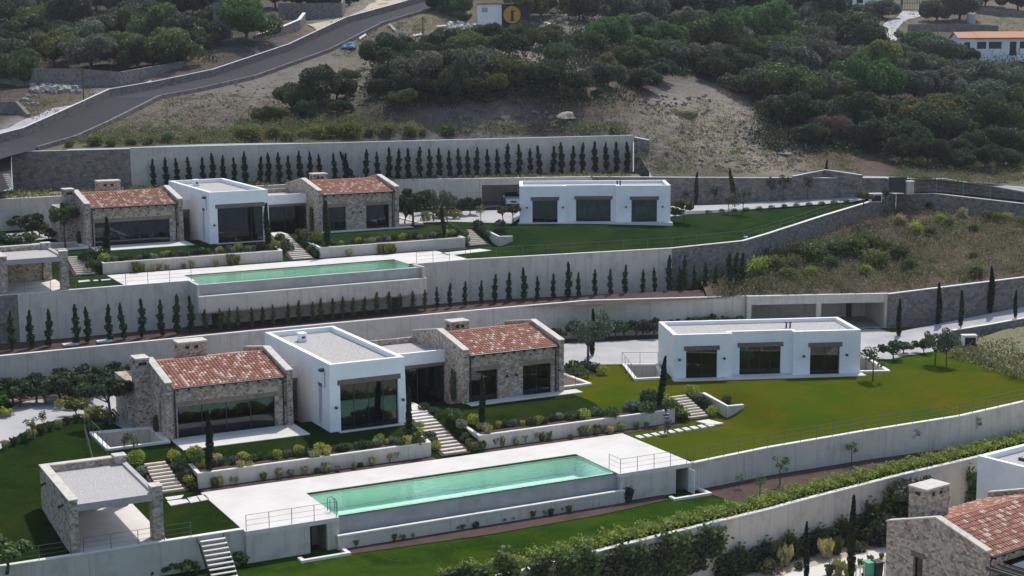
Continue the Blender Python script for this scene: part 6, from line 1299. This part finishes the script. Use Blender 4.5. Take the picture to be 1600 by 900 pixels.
def K_(): 
    K0 = P(1528, 712, zc+4.8); dx, dy = K0[0]-OC[0], K0[1]-OC[1]; return dx*math.cos(TC)+dy*math.sin(TC), -dx*math.sin(TC)+dy*math.cos(TC)
kx, ky = K_()
flat_block(hv, kx, kx+6.2, ky-12.5, ky, 4.8, [(kx+.8, kx+5.2, 3.2, 4, 0)], zf=-.6)
c = MB(); c.box(kx+2.4, kx+4.8, ky-5.6, ky-1.6, 4.43, 4.62); sk = c.build('skylight', 'frame', hv)
for i in range(4): MB().box(kx+2.55+i*.57, kx+3.0+i*.57, ky-5.45, ky-1.75, 4.622, 4.64).build('pane', 'solar', sk)
pw = P(1340, 893, zc)
c = empty('white_fence', P(1337,905,zc), R(20), label='small white picket fence at the bottom beside the nearest gable', cat='fence')
for i in range(9): MB().box(i*.3, i*.3+.05, 0, .04, 0, .95).build('picket', 'deck', c)
MB().box(-.05, 2.6, .04, .07, .75, .82).build('rail', 'deck', c)
for i, (u, m_, lb) in enumerate(((1357, 'green_plastic', 'green wheeled bin behind the white picket fence'), (1370, 'black', 'dark wheeled bin beside the green bin'))):
    b = empty('waste_bin', P(u, 901, zc), R(25), label=lb, cat='bin'); q = MB(); q.add([(x*s, y*s, z) for z, s in ((.08, .85), (.95, 1.0)) for x, y in ((-.28, -.3), (.28, -.3), (.28, .3), (-.28, .3))], [(3, 2, 1, 0), (4, 5, 6, 7), (0, 1, 5, 4), (1, 2, 6, 5), (2, 3, 7, 6), (3, 0, 4, 7)]); q.build('body', m_, b)
    MB().box(-.30, .30, -.33, .36, .953, 1.02).build('lid', m_, b)
    for x in (-.25, .25): MB().tube([(x-.03, .28, .10), (x+.03, .28, .10)], .10, 12).build('wheel', 'rubber', b)

# ================================================================== THINGS
# person in a striped shirt on the lower lawn
px_, py_, pz_ = P(1041.5, 676.5, zdk+.04)
per = empty('person', (px_, py_, pz_), R(200), label='person in a navy and grey striped shirt and blue-grey jeans, leaning slightly', cat='person')
def skinned(name, verts, edges, rad, m, root=0, sub=2):
    me = bpy.data.meshes.new(name); bm = bmesh.new(); sk_ = bm.verts.layers.skin.verify(); vv = [bm.verts.new(p) for p in verts]
    for a, b in edges: bm.edges.new((vv[a], vv[b]))
    for i, r_ in enumerate(rad): vv[i][sk_].radius = r_ if isinstance(r_, tuple) else (r_, r_); vv[i][sk_].use_root = (i == root)
    bm.to_mesh(me); bm.free(); o = bpy.data.objects.new(name, me); link(o, per)
    o.modifiers.new('skin', 'SKIN').use_smooth_shade = True; s_ = o.modifiers.new('sub', 'SUBSURF'); s_.levels = sub; s_.render_levels = sub; me.materials.append(M[m]); return o
V = []; E_ = []; Rr = []
def vtx(p, r_, par=None):
    V.append(p); Rr.append(r_); i = len(V)-1
    if par is not None: E_.append((par, i))
    return i
pel = vtx((0, .02, .93), (.145, .11)); wa = vtx((0, .0, 1.08), (.13, .10), pel); ch = vtx((.0, -.04, 1.27), (.155, .11), wa); ne = vtx((.0, -.09, 1.43), .055, ch); hd0 = vtx((0, -.115, 1.52), .065, ne); hd1 = vtx((0, -.14, 1.60), .092, hd0); hd2 = vtx((0, -.13, 1.68), .07, hd1)
nose = vtx((0, -.245, 1.585), .018, hd1)
for s in (-1, 1):
    ear = vtx((s*.10, -.13, 1.60), .016, hd1)
    sh = vtx((s*.17, -.05, 1.36), .062, ch); el = vtx((s*.24, -.12, 1.10), .044, sh); wr = vtx((s*.22, -.27, .90), .028, el); pm = vtx((s*.215, -.32, .83), (.036, .022), wr)
    for k, (dx, ln) in enumerate(((-.03, .075), (-.01, .085), (.01, .08), (.03, .065))):
        f1 = vtx((s*.215+dx, -.35, .79), .0095, pm); vtx((s*.215+dx*1.1, -.352, .79-ln*.8), .0085, f1)
    t1 = vtx((s*.185, -.345, .83), .011, pm); vtx((s*.175, -.372, .795), .009, t1)
    hp = vtx((s*.095, .02, .86), .085, pel); kn = vtx((s*.10, -.03, .48), .058, hp); an = vtx((s*.105, .02, .09), .038, kn); ft = vtx((s*.11, -.10, .04), (.04, .03), an); vtx((s*.115, -.19, .03), (.038, .02), ft)
skinned('body', V, E_, Rr, 'skin')
sv = [(0, .02, .88), (0, .0, 1.08), (0, -.04, 1.27), (0, -.075, 1.38), (-.17, -.05, 1.365), (-.225, -.10, 1.18), (.17, -.05, 1.365), (.225, -.10, 1.18)]
skinned('shirt', sv, [(0, 1), (1, 2), (2, 3), (2, 4), (4, 5), (2, 6), (6, 7)], [(.165, .13), (.15, .12), (.175, .13), (.08, .08), (.08, .08), .062, (.08, .08), .062], 'shirt', 1)
jv = [(0, .02, .93), (-.095, .02, .84), (-.10, -.03, .48), (-.105, .02, .10), (.095, .02, .84), (.10, -.03, .48), (.105, .02, .10)]
skinned('jeans', jv, [(0, 1), (1, 2), (2, 3), (0, 4), (4, 5), (5, 6)], [(.155, .125), .10, .072, .055, .10, .072, .055], 'jeans')
skinned('hair', [(0, -.115, 1.70), (0, -.07, 1.665), (0, -.05, 1.60)], [(0, 1), (1, 2)], [.075, .095, .075], 'hair', 1)
for s in (-1, 1): skinned('shoe', [(s*.105, .03, .05), (s*.11, -.10, .045), (s*.115, -.20, .035)], [(0, 1), (1, 2)], [.052, .05, .042], 'shoe')
def sph(mb, c, r, n=8):
    for i in range(n):
        for j in range(n):
            pass
for s in (-1, 1):
    e = MB().tube([(s*.036, -.222, 1.615), (s*.036, -.236, 1.615)], .012, 8).build('eye', 'black', per)
MB().box(-.025, .025, -.226, -.214, 1.535, 1.545).build('mouth', 'black', per)

# white car in the upper carport, nose towards the drive
cp = P(801, 322.5, ZB); car = empty('parked_car', (cp[0]+.1, cp[1]-.1, ZB+.02), R(7), label='white compact car parked nose-out in the upper carport', cat='car')
prof = [(-.0, .28), (-.02, .62), (.06, .78), (.95, .96), (1.15, 1.02), (4.1, 1.02), (4.15, .3)]
b = MB()
def carsec(y, w_, z0, z1): return [(-w_, y, z0), (w_, y, z0), (w_*.98, y, z1), (-w_*.98, y, z1)]
secs = [carsec(-.02, .74, .30, .62), carsec(.08, .84, .24, .78), carsec(.5, .88, .22, .90), carsec(1.05, .89, .22, 1.0), (carsec(2.2, .89, .22, 1.02)), carsec(3.6, .88, .22, 1.04), carsec(4.05, .80, .3, .98)]
for s_ in secs: b.v += s_
for i in range(len(secs)-1):
    for j in range(4): b.f.append((4*i+j, 4*i+(j+1) % 4, 4*i+4+(j+1) % 4, 4*i+4+j))
b.f += [(0, 1, 2, 3), tuple(4*(len(secs)-1)+k for k in (3, 2, 1, 0))]
body = b.build('body', 'carpaint', car)
b = MB(); b.v = [(-.80, 1.06, 1.0), (.80, 1.06, 1.0), (.62, 1.75, 1.46), (-.62, 1.75, 1.46), (-.80, 3.85, 1.02), (.80, 3.85, 1.02), (.62, 3.4, 1.46), (-.62, 3.4, 1.46)]
b.f = [(0, 1, 2, 3), (4, 7, 6, 5), (0, 3, 7, 4), (1, 5, 6, 2), (3, 2, 6, 7), (0, 4, 5, 1)]; b.build('windscreen', 'carglass', car)
MB().add([(-.63, 1.7, 1.465), (.63, 1.7, 1.465), (.63, 3.45, 1.465), (-.63, 3.45, 1.465), (-.6, 1.8, 1.50), (.6, 1.8, 1.50), (.6, 3.3, 1.50), (-.6, 3.3, 1.50)], [(3, 2, 1, 0), (4, 5, 6, 7), (0, 1, 5, 4), (1, 2, 6, 5), (2, 3, 7, 6), (3, 0, 4, 7)]).build('roof', 'carpaint', car)
for s in (-1, 1):
    MB().add([(s*.50, -.005, .60), (s*.83, .07, .64), (s*.84, .10, .74), (s*.52, .02, .70)], [(0, 1, 2, 3)]).build('headlight', 'carglass', car)
    MB().box(s*.95-.09, s*.95+.09, 1.15, 1.3, .98, 1.12).build('wing_mirror', 'carpaint', car)
    for y in (.75, 3.35):
        w_ = MB().tube([(s*.74, y, .31), (s*.92, y, .31)], .31, 16).build('wheel', 'rubber', car); MB().tube([(s*.905, y, .31), (s*.93, y, .31)], .19, 12).build('rim', 'tankgrey', w_)
MB().add([(-.42, -.03, .56), (.42, -.03, .56), (.20, -.045, .40), (-.20, -.045, .40), (0, -.05, .64)], [(0, 3, 2, 1, 4)]).build('grille', 'black', car)
MB().box(-.06, .06, -.075, -.05, .50, .60).build('badge', 'tankgrey', car)

# heat-pump unit, electrical box, gate
def ac(u, v, z, th, W, D_, H_, label):
    g = empty('heat_pump', P(u, v, z), th, label=label, cat='machine'); MB().box(0, W, 0, D_, 0, H_).build('casing', 'white', g)
    f = MB(); f.box(.12*W, .94*W, -.02, .0, .08, H_-.12); f.build('grille', 'black', g); MB().box(-.08, W+.08, -.08, D_+.08, H_+.002, H_+.08).build('cover', 'deck', g); return g
ac(1505, 544, .0, R(3), 1.15, .6, 1.05, 'white heat-pump unit with dark grille beside the low grey wall')
ac(1360, 316, ZB+1.0, R(5), 1.25, .6, .85, 'white box with dark front by the wall below the gate')
gt = P(1387, 302, 9.75); gt2 = P(1416.5, 302, 9.75); gate = empty('gate', gt, math.atan2(gt2[1]-gt[1], gt2[0]-gt[0]), label='dark sliding gate at the top end of the upper drive', cat='gate'); Wg = math.dist(gt[:2], gt2[:2])
MB().box(0, Wg, 0, .06, .06, 1.68).build('panel', 'frame', gate); MB().box(-.04, Wg+.04, -.03, .09, 1.682, 1.76).build('frame', 'black', gate)
gp_ = empty('gate_pillar', P(1421.5, 303.5, 9.75), R(2), label='pale square pillar with cap right of the dark gate', cat='pillar'); MB().box(-.36, .36, -.3, .3, 0, 1.35).build('shaft', 'plaster', gp_); MB().box(-.42, .42, -.36, .36, 1.352, 1.46).build('cap', 'coping', gp_)
gp_ = empty('gate_pillar', P(1417, 290, 10.3), R(2), label='pale angled coping post behind the gate pillar', cat='pillar'); MB().box(-.25, .1, -.3, .3, -1, .60).build('shaft', 'plaster', gp_); MB().box(-.55, .14, -.34, .34, .602, .70).build('cap', 'coping', gp_)

# boulders on the left paving, rubble heaps
def boulder(name, loc, r, seed, m='rock', **k):
    rg = np.random.default_rng(seed); bm = bmesh.new(); bmesh.ops.create_icosphere(bm, subdivisions=3, radius=1); ph = rg.uniform(0, 6, 6)
    for v in bm.verts:
        p = v.co; f = 1+.18*math.sin(p.x*3+ph[0])+.15*math.sin(p.y*4+ph[1])+.12*math.sin(p.z*5+ph[2]+p.x*2)+.05*math.sin(p.x*9+ph[3])*math.sin(p.y*8+ph[4]); v.co = Vector((p.x*f*r*1.3, p.y*f*r, max(p.z*f*r*.75, -.1)))
    me = bpy.data.meshes.new(name); bm.to_mesh(me); bm.free(); me.materials.append(M[m]); o = bpy.data.objects.new(name, me); link(o, None, loc, rg.uniform(0, 6)); return tag(o, **k)
for i, (u, v, r, z) in enumerate(((18,624,.75,0), (38,622,.5,0), (111,641,.5,0), (130,637,.5,0), (136,631,.42,0), (190,638,.4,0), (2,650,.6,0))):
    boulder('boulder', P(u, v, z), r, 60+i, label=f'grey boulder, {nth(i)} of those around the left paving', cat='rock', group='boulders around the left paving')
rg = np.random.default_rng(5)
def rubble(boxes, n, s, seed, m):
    mb = MB(); r = np.random.default_rng(seed)
    for k in range(n):
        u0, v0, u1, v1 = boxes[k % len(boxes)]; x, y, z = hit(r.uniform(u0, u1), r.uniform(v0, v1)); e = s*r.uniform(.4, 1.3)
        q = [Vector(c)*e*.5 for c in ((-1,-1,-.6),(1,-1,-.7),(1.1,1,-.6),(-1,.9,-.6),(-.7,-.8,.7),(.8,-.7,.5),(.7,.8,.8),(-.8,.7,.5))]; a = r.uniform(0, 6.3); ro = Matrix.Rotation(a, 3, 'Z') @ Matrix.Rotation(r.uniform(-.5, .5), 3, 'X')
        mb.add([tuple(ro @ c+Vector((x, y, z+e*.2))) for c in q], [(3, 2, 1, 0), (4, 5, 6, 7), (0, 1, 5, 4), (1, 2, 6, 5), (2, 3, 7, 6), (3, 0, 4, 7)])
    o = mb.build('rubble', m); tag(o, kind='stuff'); return o
rubble([(58,134,128,148),(50,138,110,146)], 170, .75, 1, 'rock'); rubble([(35,150,60,176)], 25, .5, 2, 'rock')
rubble([(700,36,745,48),(810,38,890,46)], 70, .6, 3, 'coping'); rubble([(720,180,900,206),(1000,150,1110,180),(820,30,900,60),(1150,170,1260,260),(1040,200,1200,265)], 420, .38, 4, 'debris'); rubble([(300,130,520,200),(540,40,740,80)], 260, .3, 6, 'debris')

# small white building with the dark wall, upper centre
D0 = hit(765, 50)[1]-1; b0 = PD(747, 46, D0); b1 = PD(784, 47, D0); W = b1[0]-b0[0]; sc_ = D0/F_PX
bh = empty('hut', (b0[0], b0[1], b0[2]), R(2), label='small white flat-roofed hut on the hill beside a dark wall', cat='hut')
h_ = 38*sc_; MB().box(0, W, 0, 4.5, .75, h_).build('wall', 'white', bh); MB().box(-.02, W+.02, -.02, 4.5, -1.5, .747).build('plinth', 'concrete', bh)
MB().box(-.15, W+1.9, -.25, 4.8, h_+.003, h_+.2).build('roof', 'orange_tile', bh); wi = MB(); wi.box(.6, 1.5, -.03, .01, h_-1.2, h_-.5); wi.build('window', 'tankgrey', bh)
sg = empty('billboard', (b0[0]+W+.05, b0[1]-.1, b0[2]), R(2), label='dark navy panel with a large yellow disc next to the white hut', cat='sign'); MB().box(0, 4.2, 0, .25, -.6, h_-.02).build('panel', 'navy', sg)
yd = MB(); cx, cz, rr = 1.55, 2.2, 1.32; n_d = 36; ang = [2*math.pi*i/n_d for i in range(n_d)]
yd.add([(cx+rr*math.cos(a), -.03, cz+rr*math.sin(a)) for a in ang]+[(cx+rr*math.cos(a), -.004, cz+rr*math.sin(a)) for a in ang], [tuple(range(n_d)), tuple(range(2*n_d-1, n_d-1, -1))]+[(i, n_d+i, n_d+(i+1) % n_d, (i+1) % n_d) for i in range(n_d)])
yo = yd.build('disc', 'yellow', sg); MB().box(cx-.18, cx+.22, -.045, -.032, cz-.75, cz+.45).box(cx-.18, cx+.55, -.045, -.032, cz+.452, cz+.65).box(cx-.3, cx+.35, -.045, -.032, cz-.95, cz-.752).build('emblem', 'navy', yo)
# far white house with orange roof
hx = PD(1497, 88, 262); hr = empty('far_house', (hx[0], hx[1], hx[2]), R(-4), label='white bungalow with an orange tiled roof at the right edge', cat='house')
s_ = 262/F_PX; Wh = 18.0; w_ = MB(); ops = [(1.0, 1.9, 1.2, 2.3), (3.0, 4.5, 1.2, 2.35), (4.9, 7.0, 1.2, 2.35), (8.3, 9.4, .1, 2.35), (9.9, 10.9, 1.2, 2.35), (12, 13.2, 1.2, 2.3)]
wallgrid(w_, 0, Wh, -1.5, 2.9, 0, .3, ops, TX); w_.box(0, .3, .301, 7, -1.5, 2.9); w_.box(Wh-.3, Wh, .301, 7, -1.5, 2.9); w_.box(.301, Wh-.301, 6.7, 7, -1.5, 2.9); w_.extr([(0, 2.9), (7, 2.9), (3.5, 3.75)], 0.0, .3, lambda p, q, a: (a, p, q)); w_.build('wall', 'white', hr)
MB().extr([(-.5, 2.86), (3.5, 3.86), (7.5, 2.86), (7.5, 3.0), (3.5, 4.02), (-.5, 3.0)], 3.0, Wh+.4, lambda p, q, a: (a, p, q)).build('roof', 'orange_tile', hr)
MB().extr([(-.35, 2.88), (3.5, 3.83), (7.35, 2.88), (7.35, 3.0), (3.5, 3.97), (-.35, 3.0)], -.2, 2.998, lambda p, q, a: (a, p, q)).build('gable_roof', 'orange_tile', hr)
for a, b, z0, z in ops: window(hr, a, b, z0, z, .2, TX, 2)
wt = empty('water_tank', PH(1517, 37, 0), label='grey cylindrical water tank on the dry plot at top right', cat='tank'); MB().tube([(0, 0, -.3), (0, 0, 1.7)], .85, 20).build('drum', 'tankgrey', wt, smooth=False); MB().tube([(0, 0, 1.701), (0, 0, 1.85)], [.80, .55], 20).build('lid', 'white', wt)
q0 = PH(1410, 17, .1); Wq = 45*q0[1]/F_PX; fg = empty('gate', q0, R(1), label='wide dark barred double gate at the top right', cat='gate'); mb = MB()
for i in range(13): mb.box(i*Wq/12-.03, i*Wq/12+.03, 0, .06, 0, 2.6)
for z in (0, 1.3, 2.6): mb.box(-.03, Wq+.03, .061, .12, z, z+.08)
mb.build('bars', 'black', fg)
for x in (-.35, Wq+.1): MB().box(x, x+.28, -.1, .25, -.3, 2.9).build('post', 'frame', fg)
q0 = PH(1322, 9, .2); fh = empty('far_building', q0, R(2), label='white garden building at the top edge above the right wood', cat='building'); MB().box(0, 8.5, 0, 3, -.5, 3.2).build('wall', 'white', fh); MB().box(2.2, 3.5, -.03, .0, .1, 2.2).build('door', 'black', fh); MB().box(-.2, 8.7, -.2, 3.2, 3.203, 3.4).build('roof', 'deck', fh)
# tarp, table, poles, valve box, loose boards
boulder('tarp_heap', PH(545, 76, 0), .95, 99, 'tarp', label='crumpled blue tarpaulin heap beside the climbing road', cat='tarpaulin')
tb = empty('stone_table', PH(627, 60, 0), R(10), label='small white-topped table on the hill slope', cat='table'); MB().box(-.9, .9, -.5, .5, .75, .88).build('top', 'coping', tb); MB().box(-.35, .35, -.3, .3, -.2, .748).build('leg', 'concrete', tb)
for (u, v, hh, lb) in ((131, 161, 4.3, 'thin wooden pole beside the pale track at left'), (661, 57, 2.9, 'thin wooden pole on the slope left of the white hut')):
    x, y, z = hit(u, v); po = empty('utility_pole', (x, y, z), label=lb, cat='pole'); MB().tube([(0, 0, -.3), (0, 0, hh)], [.09, .07], 8).build('shaft', 'bark', po); MB().box(-.3, .3, -.04, .04, hh-.35, hh-.25).build('crossarm', 'bark', po)
for i, (a, b, lb) in enumerate((((609,42), (619,53), 'pale plank lying on the slope by the road'), ((561,64), (571,57), 'short pale plank beside the blue tarpaulin'), ((682,45), (697,44), 'white board near the top of the thicket'), ((645,60), (658,57), 'pale plank right of the small table'))):
    A = PH(*a, .25); B = PH(*b, .25); d = Vector(B)-Vector(A); mb = MB().tube([(0, 0, 0), tuple(d)], .22, 4); mb.build('plank', 'coping', None, A, label=lb, cat='plank')
MB().box(-.55, .55, -.25, .25, 0, .22).build('valve_box', 'green_plastic', None, P(549, 851, zl+.05), TH, label='green plastic valve box in the bed below the lower pool', cat='valve box')
for i, (u, v, lb) in enumerate(((110, 539, 'left pale slab on the mulch of the middle strip'), (163, 534, 'right pale slab on the mulch of the middle strip'))): MB().box(-.6, .6, -.35, .35, 0, .12).build('drain_cover', 'deck', None, P(u, v, 3.08), TH, label=lb, cat='cover')
for i, (u, v) in enumerate(((352, 490), (603, 470))):
    x, y, z = LB(-3.3 if i == 0 else 13.2, -12.36, -5.2); d = MB().box(-.5, .5, -.06, .0, 0, 2.3).build('door', 'frame', pool_wall, tuple(Vector((x, y, z))-pool_wall.location), TH); MB().tube([(.35, -.1, 1.0), (.35, -.1, 1.2)], .02, 6).build('handle', 'rail', d)
boulder('spoil_heap', PH(1063, 176, -.5), 1.5, 31, 'verge', label='pale pointed spoil heap at the foot of the landslide track', cat='heap'); boulder('boulder', PH(882, 186, -.1), .9, 34, 'sand', label='large rounded orange-brown boulder in the rock cut', cat='rock')
MB().box(-.9, .9, -.4, .4, 0, .12).build('panel', 'tankgrey', None, PH(1225, 243, .1), R(-30), label='pale metal sheet lying on the slope above the upper drive', cat='metal sheet')
for i, (u, v, z) in enumerate(((1165, 372, 7.35),)): MB().box(-.2, .2, -.1, .1, 0, .18).build('garden_spotlight', 'white', None, P(u, v, z), 0, label='small white fitting on the grass by the curving wall', cat='spotlight')

# air between the camera and the far slope
hz = MB().box(-900, 900, -900, 900, -19.5, 130.0); m = bpy.data.materials.new('thin_haze'); m.use_nodes = True; n = m.node_tree; n.nodes.clear()
o_ = n.nodes.new('ShaderNodeOutputMaterial'); pv = n.nodes.new('ShaderNodeVolumePrincipled'); pv.inputs['Density'].default_value = 0.00013; pv.inputs['Color'].default_value = (0.86, 0.92, 1.0, 1); pv.inputs['Anisotropy'].default_value = 0.3
n.links.new(pv.outputs[0], o_.inputs['Volume']); hz.build('haze', m, kind='stuff')
